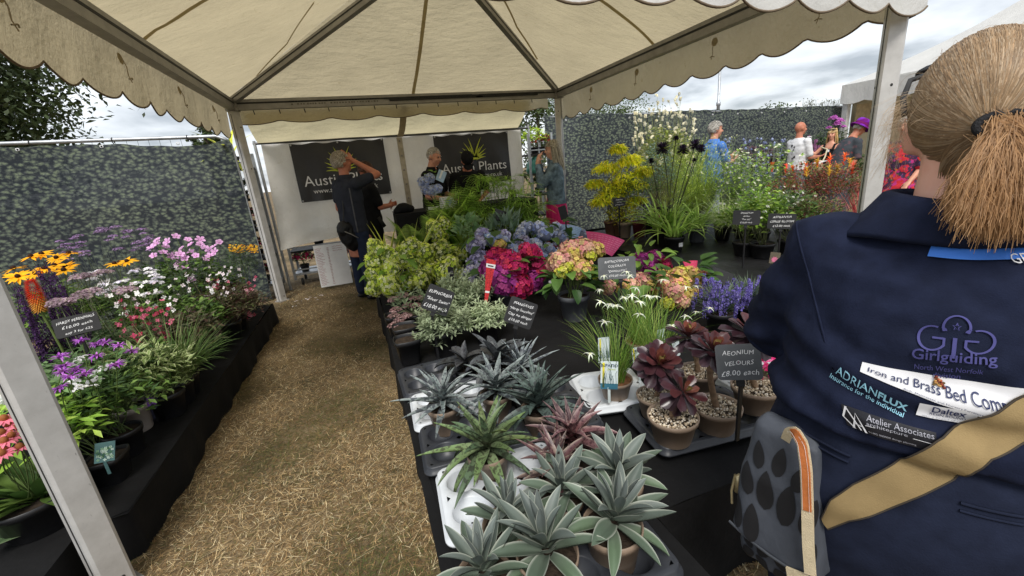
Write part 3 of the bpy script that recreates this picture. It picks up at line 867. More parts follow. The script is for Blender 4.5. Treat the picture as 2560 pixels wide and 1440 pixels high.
m2 = thing('white_marquee', 'white peaked marquee with brown lettered board beyond the hedge fence', 'marquee', (11.5, 7.35, 0))
mm_ = MB()
ex, ey = 6.0, 5.0          # footprint
for px_, py_ in ((0, 0), (ex, 0), (0, -ey), (ex, -ey)):
    q = MB(); box(q, (px_, py_, 1.2), (0.12, 0.12, 2.4)); q.build('post', ALU, m2, smooth=False)
ap = np.array([ex / 2, -ey / 2, 4.5])
cs_ = [np.array([-.1, .1, 2.62]), np.array([ex + .1, .1, 2.62]), np.array([ex + .1, -ey - .1, 2.62]), np.array([-.1, -ey - .1, 2.62])]
for q in range(4):
    a, b = cs_[q], cs_[(q + 1) % 4]
    V = [[a + (b - a) * u + (ap - a - (b - a) * u) * v - [0, 0, 0.2 * math.sin(PI * v) + 0.05 * math.sin(PI * u) * (1 - v)] for u in np.linspace(0, 1, 24)] for v in np.linspace(0, 1, 10)]
    m = MB(); grid(m, np.array(V)); m.build('roof_panel', WHITE_CANVAS, m2)
    us = np.linspace(0, 1, 80)
    on = np.cross(b - a, [0, 0, 1.0]); on /= -np.linalg.norm(on)
    V = [[a + (b - a) * u + on * 0.015 * k * math.sin(u * 40) - [0, 0, k * (0.40 + 0.05 * abs(math.sin(u * 10 * PI)))] for u in us] for k in np.linspace(0, 1, 6)]
    m = MB(); grid(m, np.array(V)); m.build('valance', WHITE_CANVAS, m2)
m = MB(); V = [[(0.12, -ey * u, 2.30 - 1.0 * k + 0.02 * math.sin(u * 20)) for u in np.linspace(0.02, 0.98, 20)] for k in np.linspace(0, 1, 8)]
m = MB(); V = [[(0.2 + (ex - 0.4) * u, 0.0 + 0.03 * math.sin(u * 25), 2.35 - 2.2 * k) for u in np.linspace(0, 1, 30)] for k in np.linspace(0, 1, 8)]
grid(m, np.array(V)); m.build('wall_sheet', CANVAS, m2)
m = MB(); box(m, (1.3, -0.1, 1.85), (2.2, 0.02, 0.62)); nb = m.build('name_board', mat('tan_board', (0.42, 0.32, 0.19), 0.6), m2, smooth=False)
BROWN = mat('brown_lettering', (0.09, 0.05, 0.03), 0.6)
flat_text(nb, 'Gro', 0.2, (0.68, -0.115, 1.92), BROWN, (PI / 2, 0, 0), 'LEFT', 0.15)
flat_text(nb, 'oct', 0.36, (0.28, -0.115, 1.62), BROWN, (PI / 2, 0, 0), 'LEFT')
# =================================================================== BENCHES UNDER BLACK CLOTH
def cloth_mat(name, c, rough, sheen=0.35):
    m, nt, out = _new(name)
    p = _pr(nt, rough, sheen)
    n = _tex(nt, 'ShaderNodeTexNoise', 5, 6, 0.65)
    r = _ramp(nt, n.outputs['Fac'], [(0.3, np.array(c) * 0.7), (0.7, np.array(c) * 1.5)])
    v = _tex(nt, 'ShaderNodeTexNoise', 120, 3, 0.8)
    r2 = _ramp(nt, v.outputs['Fac'], [(0.66, (1, 1, 1)), (0.72, (5, 4.2, 3.2))])
    nt.links.new(_mul(nt, r.outputs[0], r2.outputs[0]), p.inputs['Base Color'])
    n2 = _tex(nt, 'ShaderNodeTexNoise', 4, 5, 0.55)
    nt.links.new(_bump(nt, n2.outputs['Fac'], 0.5, 0.03).outputs[0], p.inputs['Normal'])
    nt.links.new(p.outputs[0], out.inputs[0])
    return m
BCLOTH = cloth_mat('black_bench_cloth', (0.0065, 0.0065, 0.007), 0.8, 0.2)
BPLASTIC = cloth_mat('black_bench_polythene', (0.013, 0.013, 0.014), 0.42, 0.45)
def bench(label, poly, z, skirt_wave=0.012, mt=BCLOTH):
    """poly: outline (counter clockwise) of the top; cloth drops to the lawn"""
    poly = [np.array(p, float) for p in poly]
    c0 = sum(poly) / len(poly)
    t = thing('display_bench', label, 'bench', (c0[0], c0[1], 0))
    # resample outline
    pts = []
    for a, b in zip(poly, poly[1:] + poly[:1]):
        n = max(2, int(np.linalg.norm(b - a) / 0.05))
        for k in range(n): pts.append(a + (b - a) * k / n)
    pts = np.array(pts) - c0
    nrm = np.roll(pts, -1, 0) - np.roll(pts, 1, 0); nrm = np.stack([nrm[:, 1], -nrm[:, 0]], 1); nrm /= np.linalg.norm(nrm, axis=1, keepdims=True)
    s = np.cumsum(np.linalg.norm(np.diff(pts, axis=0, prepend=pts[-1:]), axis=1))
    rows = []
    for k in np.linspace(0, 1, 9):
        w = skirt_wave * k * (np.sin(s * 9) + 0.7 * np.sin(s * 23 + 1) + 0.5 * np.sin(s * 4.1)) + 0.003 * k
        rr = pts + nrm * w[:, None]
        zz = z - 0.012 * (k < 0.01) * 0 - (z - 0.004) * k + 0.003 * np.sin(s * 13) * (k > 0.9)
        rows.append(np.concatenate([rr, np.broadcast_to(zz, (len(rr),))[:, None]], 1))
    m = MB(); grid(m, np.array(rows)[::-1], closed=True); m.build('cloth_skirt', mt, t)
    return t, c0
def bench_top(t, c0, rects, z, mt=BCLOTH):
    m = MB()
    for (x0, x1, y0, y1) in rects:
        xs = np.linspace(x0, x1, max(3, int((x1 - x0) / 0.06))); ys = np.linspace(y0, y1, max(3, int((y1 - y0) / 0.06)))
        V = np.array([[(x - c0[0], y - c0[1], z + 0.004 * math.sin(x * 17 + y * 5) * math.sin(y * 13) - 0.002) for x in xs] for y in ys])
        grid(m, V)
    m.build('cloth_top', mt, t)
ZL, ZR, ZQ = 0.23, 0.42, 0.50
t, c0 = bench('low black cloth bench of cottage flowers along the left fence', [(-2.9, 0.55), (-1.26, 0.55), (-1.26, 1.86), (-1.12, 1.90), (-1.10, 5.12), (-2.9, 5.12)], ZL)
bench_top(t, c0, [(-2.9, -1.26, 0.55, 1.88), (-2.9, -1.115, 1.88, 5.12)], ZL)
t, c0 = bench('long black cloth bench right of the grass aisle carrying agaves and hydrangeas', [(0.072, 0.60), (0.66, 0.60), (0.66, 0.82), (2.25, 0.80), (2.25, 5.0), (0.0, 5.0)], ZR)
bench_top(t, c0, [(0.07, 0.66, 0.60, 0.82), (0.03, 2.25, 0.82, 5.0)], ZR)
t, c0 = bench('black sheeted bench of tall perennials under the right marquee edge', [(2.42, 1.85), (4.6, 1.85), (5.35, 4.95), (2.55, 5.25)], ZQ, mt=BPLASTIC)
bench_top(t, c0, [(2.46, 4.6, 1.86, 3.2), (2.52, 4.95, 3.2, 5.0)], ZQ, BPLASTIC)

# till counter behind the ferns
tc_ = thing('till_counter', 'black draped till counter in front of the tent wall', 'counter', (1.35, 5.62, 0))
m = MB(); xs = np.linspace(-0.95, 0.95, 50)
V = [[(x, -0.3 + 0.02 * k * math.sin(x * 17), 1.02 - 1.0 * k) for x in xs] for k in np.linspace(0, 1, 8)]
V2 = [[(x, -0.3 + 0.6 * k, 1.02) for x in xs] for k in np.linspace(0, 1, 4)]
grid(m, np.array(V)); grid(m, np.array(V2)); box(m, (0, 0.0, 0.5), (1.88, 0.56, 1.0)); m.build('cloth', BCLOTH, tc_, smooth=False)
bx = MB(); ellipsoid(bx, (0, 0, 0), (0.16, 0.13, 0.11)); ellipsoid(bx, (0.1, 0.02, -0.03), (0.14, 0.12, 0.09)); ellipsoid(bx, (-0.1, 0.0, -0.05), (0.12, 0.1, 0.08))
me = remesh(bx, 0.02, 4, 'black_bundle'); me.materials.append(BCLOTH)
o = obj('black_bundle', me, loc=(0.52, 5.5, 1.08), scale=0.6); tag(o, 'black cloth bundle on the left end of the till counter', 'bundle')
cmx = thing('card_reader', 'small white card reader lying on the till counter', 'card reader', (0.93, 5.5, 1.02), 0.3)
m = MB(); box(m, (0, 0, 0.018), (0.17, 0.09, 0.035)); m.build('body', PAPER, cmx, smooth=False)
m = MB(); box(m, (-0.04, -0.0, 0.037), (0.06, 0.06, 0.004)); m.build('screen', DARK, cmx, smooth=False)
cbx = thing('white_carton', 'white printed carton on the till counter beside the fern', 'carton', (1.07, 5.42, 1.02), 0.2)
m = MB(); box(m, (0, 0, 0.07), (0.15, 0.12, 0.14)); m.build('body', PAPER, cbx, smooth=False)
m = MB(); box(m, (0, -0.062, 0.08), (0.09, 0.004, 0.06)); m.build('blue_print', mat('carton_blue', (0.25, 0.36, 0.5), 0.5), cbx, smooth=False)

# =================================================================== POTS, TRAYS, SIGNS
SOIL = mat('potting_soil', (0.035, 0.024, 0.016), 0.95, 0.4, 40, bump=0.8, bscale=90)
BARKCHIP = mat('bark_mulch', (0.16, 0.07, 0.03), 0.9, 0.5, 60, bump=0.8, bscale=90)
TAUPE = mat('taupe_pot_plastic', (0.25, 0.185, 0.135), 0.45, 0.1, 8, spec=0.4)
GREYPOT = mat('grey_pot_plastic', (0.10, 0.105, 0.115), 0.42, 0.15, 8, spec=0.45)
BLACKPOT = mat('black_pot_plastic', (0.012, 0.012, 0.013), 0.4, 0.2, 8, spec=0.45)
BEIGEPOT = mat('beige_pot_plastic', (0.36, 0.31, 0.27), 0.5, 0.1, 8)
BROWNPOT = mat('brown_pot_plastic', (0.16, 0.085, 0.055), 0.5, 0.1, 8)
REDPOT = mat('maroon_pot_plastic', (0.11, 0.02, 0.03), 0.4, 0.1, 8)
def pot(parent, loc, r, h, mt, soil=SOIL, square=0.0, a0=0.0):
    m = MB()
    prof = [(0.001, 0), (r * 0.72, 0), (r * 0.75, 0.004), (r * 0.94, h * 0.80), (r * 1.01, h * 0.805), (r * 1.03, h * 0.99), (r * 1.0, h), (r * 0.965, h * 0.985), (r * 0.93, h * 0.80)]
    lathe(m, prof, (0, 0, 0), 28 if not square else 32, a0=a0, square=square)
    p = m.build('pot', mt, parent); p.location = loc
    if soil is not None:
        s = MB(); n = 9
        th = np.arange(24) / 24 * 2 * PI
        k_ = np.ones(24) if not square else 1 / np.maximum(np.abs(np.cos(th + a0)), np.abs(np.sin(th + a0))) * square + (1 - square)
        V = np.array([[(r * 0.94 * q * math.cos(t + a0) * kk, r * 0.94 * q * math.sin(t + a0) * kk, h * 0.86 + 0.003 * math.sin(t * 3 + q * 9)) for t, kk in zip(th, k_)] for q in np.linspace(1, 0.02, 6)])
        grid(s, V, closed=True); s.build('soil', soil, p)
    return p
GRAVEL = vmat('pale_gravel', 0.8, 0.0, 0.15, 60)
def gravel(parent, c, r, n=420):
    m = MB(); rr = r * np.sqrt(rng.uniform(0, 1, n)); th = rng.uniform(0, 2 * PI, n)
    pt = np.stack([rr * np.cos(th), rr * np.sin(th), rng.uniform(-0.002, 0.003, n)], 1) + c
    pal = np.array([rgb((214, 200, 176)), rgb((186, 168, 142)), rgb((160, 142, 118)), rgb((226, 216, 200)), rgb((140, 126, 108))])
    spheres(m, pt, rng.uniform(0.0025, 0.0055, (n, 3)), pal[rng.integers(0, 5, n)], 5, 4)
    return m.build('gravel', GRAVEL, parent, stuff=True)

WHITETRAY = mat('white_tray_plastic', (0.62, 0.65, 0.68), 0.42, 0.1, 9, spec=0.4)
GREYTRAY = mat('grey_tray_plastic', (0.030, 0.033, 0.040), 0.42, 0.3, 9, spec=0.45)
def tray(label, cx, cy_, w, d, nx, ny, mt, rz=0.0, z=None, h=0.055):
    z = ZR + 0.004 if z is None else z
    t = thing('carry_tray', label, 'tray', (cx, cy_, z), rz, 'plastic carry trays under the potted plants')
    m = MB()
    bw = 0.018
    cw, cd = (w - 2 * bw) / nx, (d - 2 * bw) / ny
    r = min(cw, cd) * 0.43
    th = (np.arange(32) + 0.5) / 32 * 2 * PI
    k_ = 1 / np.maximum(np.abs(np.cos(th)), np.abs(np.sin(th)))
    for i in range(nx):
        for j in range(ny):
            ox, oy = -w / 2 + bw + (i + 0.5) * cw, -d / 2 + bw + (j + 0.5) * cd
            rings = []
            rings.append([(ox + cw / 2 * k * math.cos(t_), oy + cd / 2 * k * math.sin(t_), h) for t_, k in zip(th, k_)])
            rings.append([(ox + (r + 0.004) * math.cos(t_), oy + (r + 0.004) * math.sin(t_), h) for t_ in th])
            rings.append([(ox + r * math.cos(t_), oy + r * math.sin(t_), h - 0.004) for t_ in th])
            rings.append([(ox + r * 0.86 * math.cos(t_), oy + r * 0.86 * math.sin(t_), 0.006) for t_ in th])
            rings.append([(ox + r * 0.06 * math.cos(t_), oy + r * 0.06 * math.sin(t_), 0.004) for t_ in th])
            grid(m, np.array(rings), closed=True)
    # rolled border with rounded corners and outer skirt
    def rr(wd, dp, rad, zz):
        out = []
        for sx, sy, a in ((1, 1, 0), (-1, 1, 90), (-1, -1, 180), (1, -1, 270)):
            for q in np.linspace(0, 90, 7):
                b = math.radians(a + q); out.append((sx * (wd / 2 - rad) + rad * math.cos(b), sy * (dp / 2 - rad) + rad * math.sin(b), zz))
        return out
    iw, idp = w - 2 * bw, d - 2 * bw
    rings = [rr(iw, idp, 0.001, h), rr(w - 0.008, d - 0.008, 0.026, h + 0.001), rr(w, d, 0.03, h - 0.003), rr(w + 0.002, d + 0.002, 0.03, h - 0.02), rr(w + 0.016, d + 0.016, 0.034, h - 0.022), rr(w + 0.016, d + 0.016, 0.034, h - 0.028), rr(w - 0.02, d - 0.02, 0.03, h - 0.03), rr(w - 0.05, d - 0.05, 0.03, 0.0)]
    grid(m, np.array(rings), closed=True)
    m.build('shell', mt, t)
    return t
tray('white six hole tray under the nearest grey agaves', 0.275, 1.075, 0.40, 0.30, 3, 2, WHITETRAY, -0.07)
tray('black tray at the front bench edge holding three grey agaves', 0.34, 0.765, 0.50, 0.29, 3, 2, GREYTRAY, -0.03)
tray('dark grey tray under the green speckled mangave', 0.26, 1.375, 0.40, 0.27, 3, 2, GREYTRAY, -0.05)
tray('white tray under the silver spotted mangave', 0.23, 1.655, 0.34, 0.27, 3, 2, WHITETRAY, -0.04)
tray('dark tray at the aisle edge behind the silver spotted mangave', 0.22, 1.96, 0.36, 0.30, 3, 2, GREYTRAY, 0.03)
tray('white tray under the white flowered star grass', 0.90, 1.42, 0.30, 0.30, 2, 2, WHITETRAY, -0.25)
tray('broad grey tray under the dark red aeoniums', 1.07, 1.09, 0.46, 0.29, 3, 2, GREYTRAY, -0.12)
tray('white tray behind the aeoniums beside the navy shirt', 1.50, 1.18, 0.34, 0.30, 2, 2, WHITETRAY, -0.1)
tray('dark tray below the purple mangaves', 0.62, 1.42, 0.26, 0.40, 2, 3, GREYTRAY, -0.06)
def black_pots(label, pts, r, h, z, grp, sq=0.55):
    for i, (x, y) in enumerate(pts):
        t = thing('empty_pot', label[i], 'pot', (x, y, z), 0, grp)
        pot(t, (0, 0, 0), r, h, BLACKPOT, square=sq)
black_pots(['square black pot at the aisle edge below the variegated shrub', 'second square black pot behind the one at the aisle edge', 'third square black pot under the sedum'],
           [(0.12, 2.30), (0.13, 2.52), (0.10, 2.78)], 0.075, 0.15, ZR, 'square black pots under the silver shrub')

SLATE = mat('chalkboard_black', (0.012, 0.012, 0.013), 0.45, 0.2, 10)
SLATEG = mat('chalkboard_grey', (0.085, 0.090, 0.095), 0.5, 0.2, 10)
CHALK = mat('chalk_pen', (0.75, 0.75, 0.75), 0.6)
def sign(label, px_, py_, Y, w, h, yaw, tilt, roll, lines, zbase, mt=SLATE, sizes=None, cat='price sign', post_dx=0.0):
    c = PY(px_, py_, Y)
    R_ = Matrix.Rotation(yaw, 3, 'Z') @ Matrix.Rotation(-tilt, 3, 'X') @ Matrix.Rotation(roll, 3, 'Y')
    Rn = np.array(R_)
    ft = Rn @ np.array([post_dx, 0.004, -h / 2 - 0.0])
    t = thing('price_sign', label, cat, (c[0] + ft[0], c[1] + 0.02, zbase), 0, 'black price signs on stakes')
    o3 = np.array([-ft[0], -0.02, c[2] - zbase])
    m = MB()
    rr_ = 0.012; prof = []
    for sx, sz, a in ((1, 1, 0), (-1, 1, 90), (-1, -1, 180), (1, -1, 270)):
        for q in np.linspace(0, 90, 5):
            b = math.radians(a + q); prof.append((sx * (w / 2 - rr_) + rr_ * math.cos(b), sz * (h / 2 - rr_) + rr_ * math.sin(b)))
    rings = [[Rn @ np.array([x, yy, z]) + o3 for x, z in prof] for yy in (0.003, -0.003)]
    loft(m, rings); b_ = m.build('board', mt, t, smooth=False)
    sm = MB()
    p0 = Rn @ np.array([post_dx, 0.006, -h * 0.30]) + o3; p1 = Rn @ np.array([post_dx, 0.006, -h / 2 - 0.02]) + o3
    bar(sm, p1, p0, 0.024, 0.006, upv=Rn @ np.array([0, 1, 0]))
    bar(sm, (p1[0], p1[1], 0.0), p1, 0.013, 0.007, upv=(0, 1, 0.01)); sm.build('stake', SLATE, t, smooth=False)
    if lines:
        n = len(lines); hh = h * 0.86 / n
        sizes = sizes or [1.0] * n
        for i, ln in enumerate(lines):
            me = text_mesh(ln, hh * 0.66 * sizes[i], 0.18, 'CENTER', 1.05)
            wd = max(v.co.x for v in me.vertices) - min(v.co.x for v in me.vertices)
            k = min(1.0, w * 0.86 / wd)
            for v in me.vertices:      # hand-written wobble
                v.co.y += 0.0016 * math.sin(v.co.x * 130 + i * 2) + v.co.x * 0.05
                v.co.x *= k
            me.materials.append(CHALK)
            loc = Rn @ np.array([0, -0.0045, h * 0.43 - hh * (i + 0.78)]) + o3
            mt4 = Matrix.Translation(Vector(loc)) @ (R_ @ Matrix.Rotation(PI / 2, 3, 'X')).to_4x4()
            obj('lettering', me, b_, matrix=mt4)
    return t
# =================================================================== PLANTS
AGAVE = vmat('agave_leaf', 0.5, 0.05, 0.16, 14, 0.35, stretch=(0.4, 3, 1), bump=0.08, bscale=40)
MANGAVE = vmat('speckled_leaf', 0.42, 0.06, 0.2, 30, 0.4, spots=(75, 0.53, (0.42, 0.36, 0.40)))
SILVERM = vmat('silver_spotted_leaf', 0.5, 0.05, 0.2, 30, 0.35, spots=(55, 0.52, (0.34, 0.33, 0.38)))
AEON = vmat('aeonium_leaf', 0.28, 0.05, 0.25, 30, 0.5)
FOL = vmat('foliage', 0.5, 0.3, 0.28, 8, 0.35, gain=1.18)
FLW = vmat('flower_petal', 0.6, 0.35, 0.12, 60, 0.2, gain=1.15)
STEMM = vmat('green_stem', 0.6, 0.1, 0.2, 20, 0.3)

def Rz(a): return Matrix.Rotation(a, 4, 'Z')
def leaf_variants(name, mt, n, L, W, curves, rows, cols, prof, fold, col, edge=None, tip=None, basecol=None, belly=0.22, wave=0.0, tw=0.25):
    out = []
    for i in range(n):
        m = MB(); cv = curves[i % len(curves)]
        c_ = np.asarray(col if np.asarray(col).ndim == 1 else col[i % len(col)]) * rng.uniform(0.88, 1.12)
        kw = dict(rows=rows, cols=cols, prof=prof, col=c_, edge=edge, tip=tip, basecol=basecol, wave=wave)
        ll, ww, rl = L * rng.uniform(0.92, 1.08), W * rng.uniform(0.9, 1.1), rng.uniform(-tw, tw)
        leaves(m, [(0, 0, 0)], 0, 0, ll, ww, cv, fold=fold, roll=rl, **kw)
        if belly:     # fleshy underside
            kw['edge'] = None
            m2_ = MB(); leaves(m2_, [(0, 0, -belly * ww * 0.12)], 0, 0, ll * 0.985, ww * 0.93, cv, fold=fold * 0.82, roll=rl, **kw)
            v, c, q, t = m2_.data(); m.add(v, q[:, ::-1], c)
        me = m.mesh(name); me.materials.append(mt); out.append(me)
    return out
def rosette(root, c, n, p_in, p_out, variants, s_in=0.55, s_out=1.0, rbase=0.012, tilt=None, name='leaf', pw=1.0, zrise=0.02, up=0.0):
    a0 = rng.uniform(0, 6.28)
    T = Matrix.Translation(Vector([float(a) for a in c]))
    if tilt is not None: T = T @ tilt
    for i in range(n):
        f = (i / (n - 1)) ** pw           # 0 inner, 1 outer
        az = a0 + i * 2.39996 + rng.normal(0, 0.08)
        pt = p_in + (p_out - p_in) * f + rng.normal(0, 0.07)
        s = (s_in + (s_out - s_in) * min(1, f * 1.7)) * rng.uniform(0.92, 1.06)
        if f > 0.85: s *= 0.92
        nv = len(variants); vi = int(min(nv - 1, f * nv)) if up else rng.integers(0, nv)
        Mx = T @ Rz(az) @ Matrix.Translation((rbase * f, 0, zrise * (1 - f))) @ Matrix.Rotation(-pt, 4, 'Y') @ Matrix.Scale(s, 4)
        obj(name, variants[vi], root, matrix=Mx)

# ---- grey agaves
ag_col = rgb((98, 107, 101)); ag_edge = rgb((168, 173, 160))
AGV = leaf_variants('agave_leaf', AGAVE, 6, 0.165, 0.041, [0.05, 0.35, 0.6, -0.25, 0.25, 0.8], 11, 9, 'agave', 0.5, [ag_col * [1.0, .97, 1.02], ag_col * [.96, .97, 1.0], ag_col * .95, ag_col * [.93, .97, .92], ag_col * [.85, .97, .78], ag_col * [.82, 1.0, .68]], ag_edge, None, ag_col * [1.1, 1.15, 1.0])
AGG = 'grey agaves with pale leaf margins'
for i, (px_, py_, z, s, lab, pr) in enumerate((
        (1205, 1405, 0.56, 1.0, 'grey agave lowest at the front left corner of the bench', 0.07),
        (1365, 1345, 0.59, 1.15, 'largest grey agave in the middle of the front black tray', 0.075),
        (1530, 1275, 0.60, 1.15, 'grey agave in a taupe pot at the right end of the black tray', 0.075),
        (1262, 1275, 0.57, 0.95, 'grey agave standing on the white six hole tray', 0.065),
        (1400, 1205, 0.59, 0.95, 'grey agave between the white tray and the purple mangave', 0.065),
        (1545, 1165, 0.60, 1.1, 'grey agave rear right beside the aeonium tray', 0.07))):
    c = P(px_, py_, z)
    t = thing('agave_plant', lab, 'agave', (c[0], c[1], ZR + 0.012), rng.uniform(0, 6), AGG)
    pot(t, (0, 0, 0), pr, z - ZR - 0.055, TAUPE)
    rosette(t, (0, 0, z - ZR - 0.06), 25, 1.5, 0.1, AGV, 0.6 * s * .86, .83 * s, 0.016, zrise=0.05, pw=0.8, up=1, tilt=Matrix.Rotation(rng.normal(0, .12), 4, 'X') @ Matrix.Rotation(rng.normal(0, .12), 4, 'Y'))

# ---- mangaves
def mangave(lab, px_, py_, z, n, L, W, col, edge, mt, pr, tip=None, pin=1.35, pout=0.0, curves=(0.3, 0.6, 0.9, 1.2), grp='speckled mangaves in taupe pots', basecol=None, prof='lance', pmt=None):
    c = P(px_, py_, z)
    t = thing('mangave_plant', lab, 'mangave', (c[0], c[1], ZR + 0.012), rng.uniform(0, 6), grp)
    pot(t, (0, 0, 0), pr, z - ZR - 0.06, pmt or TAUPE)
    vs = leaf_variants('mangave_leaf', mt, 5, L, W, list(curves), 11, 5, prof, 0.5, col, edge, tip, basecol, 0.2, 0.06)
    rosette(t, (0, 0, z - ZR - 0.065), n, pin, pout, vs, 0.7, 1.0, 0.012, zrise=0.04)
    return t
mangave('green speckled mangave with long arching leaves in a dark tray', 1215, 1095, 0.60, 34, 0.205, 0.038, [rgb((96, 116, 74)), rgb((84, 104, 76)), rgb((104, 120, 72))], None, MANGAVE, 0.07, None, 1.35, -0.25, basecol=rgb((128, 142, 108)))
mangave('silver spotted mangave with whip thin leaves overhanging the aisle', 1105, 985, 0.60, 30, 0.20, 0.029, [rgb((124, 134, 132)), rgb((108, 120, 118))], rgb((146, 152, 148)), SILVERM, 0.068, None, 1.3, -0.1)
mangave('silver spotted mangave behind the one at the aisle', 1238, 955, 0.60, 28, 0.20, 0.032, [rgb((118, 128, 126)), rgb((100, 112, 110))], rgb((140, 148, 144)), SILVERM, 0.068, None, 1.3, -0.05)
mangave('dark grey green mangave with broad upright leaves', 1345, 990, 0.60, 28, 0.22, 0.040, [rgb((88, 102, 96)), rgb((76, 92, 86))], None, MANGAVE, 0.07, None, 1.4, 0.1)
mangave('larger purple red mangave below the star grass tray', 1430, 1075, 0.585, 26, 0.175, 0.036, [rgb((100, 70, 74)), rgb((88, 66, 68)), rgb((110, 80, 82))], rgb((150, 128, 122)), MANGAVE, 0.065, None, 1.4, 0.0, basecol=rgb((128, 84, 84)))
mangave('smaller purple mangave squeezed behind the grey agaves', 1392, 1150, 0.58, 22, 0.15, 0.03, [rgb((92, 64, 66)), rgb((86, 70, 66))], rgb((150, 134, 120)), MANGAVE, 0.06, None, 1.4, 0.0)
mangave('charcoal broad leaved mangave under the black mangave sign', 1240, 885, 0.60, 18, 0.18, 0.06, [rgb((76, 80, 82)), rgb((66, 70, 74))], None, MANGAVE, 0.07, None, 1.3, 0.0, prof='agave', pmt=BLACKPOT)
mangave('small dark mangave beside the silver variegated shrub', 1160, 895, 0.56, 12, 0.15, 0.055, [rgb((62, 64, 66)), rgb((54, 58, 60))], None, MANGAVE, 0.06, None, 1.2, 0.0, prof='agave', pmt=BLACKPOT)
mangave('silver spiky mangave half hidden at the foot of the sign', 1300, 905, 0.58, 20, 0.19, 0.03, [rgb((132, 142, 144))], rgb((160, 168, 166)), SILVERM, 0.065, None, 1.4, 0.1, pmt=BLACKPOT)

# ---- aeoniums on bare trunks in gravel topped pots
ac = [rgb((138, 126, 76)), rgb((110, 66, 54)), rgb((80, 44, 46)), rgb((60, 36, 42)), rgb((50, 33, 40)), rgb((66, 50, 58))]
AEV = []
for i in range(6):
    AEV += leaf_variants('aeonium_leaf', AEON, 1, 0.095, 0.046, [(-0.7, -0.4, -0.1, 0.15, 0.35, 0.6)[i]], 9, 5, 'spoon', 0.28, ac[i], ac[i] * 1.25, ac[i] * [1.15, 0.95, 0.95], None, 0.25, tw=0.15)
AEG = 'dark red aeoniums in gravel topped taupe pots'
AEST = mat('aeonium_trunk', (0.20, 0.13, 0.08), 0.8, 0.3, 60, bump=0.4)
def aeonium(lab, rx, ry, Yr, n, size, tilt_ax, potpx, potr, poth, droop=False, zpot=0.0):
    pc = P(potpx[0], potpx[1], ZR + 0.055 + poth)
    t = thing('aeonium_plant', lab, 'aeonium', (pc[0], pc[1], ZR + 0.055 + zpot), 0, AEG)
    pot(t, (0, 0, 0), potr, poth, TAUPE)
    gravel(t, np.array([0, 0, poth * 0.9]), potr * 0.93)
    rc = PY(rx, ry, pc[1] + Yr) - np.array([pc[0], pc[1], ZR + 0.055 + zpot])
    m = MB(); tubes(m, stems_between([[0, 0, poth * 0.85]], [rc], 0.06, 8), 0.012, 0.009, 7); m.build('trunk', AEST, t)
    tl = Matrix.Rotation(tilt_ax[0], 4, 'X') @ Matrix.Rotation(tilt_ax[1], 4, 'Y')
    rosette(t, rc, n, 1.35, -0.15 if not droop else -0.9, AEV, 0.32 * size, 1.0 * size, 0.01, tilt=tl, zrise=0.03, up=1.0, pw=0.9)
    return t
aeonium('aeonium with olive green heart facing the aisle in the aeonium tray', 1645, 915, -0.03, 42, 0.95, (0.55, -0.1), (1640, 985), 0.072, 0.09)
aeonium('rearmost aeonium rosette behind the grey chalk sign', 1718, 848, 0.02, 38, 0.92, (0.12, 0.0), (1745, 925), 0.078, 0.09)
aeonium('aeonium between the olive hearted one and the chalk sign', 1778, 885, 0.0, 38, 0.85, (0.35, 0.1), (1792, 1012), 0.082, 0.095)
aeonium('tall aeonium nearest the navy shirt with drooping lower leaves', 1880, 845, 0.0, 40, 1.1, (0.25, 0.12), (1890, 962), 0.085, 0.10)
aeonium('short front aeonium drooping over its gravel in the tray corner', 1700, 985, -0.02, 30, 0.8, (0.75, 0.15), (1682, 1036), 0.084, 0.10, True)

# ---- white star grass
def star_grass(lab, px_, py_, r, poth, tops, nbl, Ls, label_=False, zo=0.055):
    c = P(px_, py_, ZR + zo + poth)
    t = thing('star_grass_plant', lab, 'potted grass', (c[0], c[1], ZR + zo), 0, 'white star flowered grasses')
    pot(t, (0, 0, 0), r, poth, TAUPE, BARKCHIP)
    m = MB(); n = nbl
    rr = 0.6 * r * np.sqrt(rng.uniform(0, 1, n)); th = rng.uniform(0, 6.28, n)
    b = np.stack([rr * np.cos(th), rr * np.sin(th), np.full(n, poth * 0.85)], 1)
    leaves(m, b, th + rng.normal(0, 0.9, n), rng.uniform(1.15, 1.55, n), rng.uniform(0.5, 1.0, n) * Ls, 0.0035, rng.uniform(0.1, 1.3, n), 8, 3, 'blade', 0.3,
           np.array([rgb((98, 134, 46)), rgb((122, 152, 60)), rgb((84, 118, 44)), rgb((150, 168, 84))])[rng.integers(0, 4, n)])
    m.build('foliage', FOL, t, stuff=True)
    for (tx, ty, dy) in tops:
        e_ = PY(tx, ty, c[1] + dy) - np.array([c[0], c[1], ZR + zo])
        sm = MB(); q = rng.uniform(-0.02, 0.02, 2)
        tubes(sm, stems_between([[q[0], q[1], poth * 0.85]], [e_], 0.07, 7), 0.0016, 0.0012, 4, rgb((104, 132, 58)))
        so_ = sm.build('stem', STEMM, t)
        fm = MB(); k = rng.integers(6, 9)
        azs = rng.uniform(0, 6.28) + np.arange(k) * 6.283 / k + rng.normal(0, 0.2, k)
        leaves(fm, np.repeat([e_], k, 0), azs, rng.uniform(0.0, 0.5, k), rng.uniform(0.025, 0.045, k), 0.0065, rng.uniform(0.8, 1.9, k), 6, 3, 'lance', 0.3, rgb((238, 240, 232)), tip=rgb((150, 178, 96)))
        spheres(fm, [e_], 0.006, rgb((226, 226, 190)), 6, 5)
        fm.build('flower', FLW, so_)
    return t
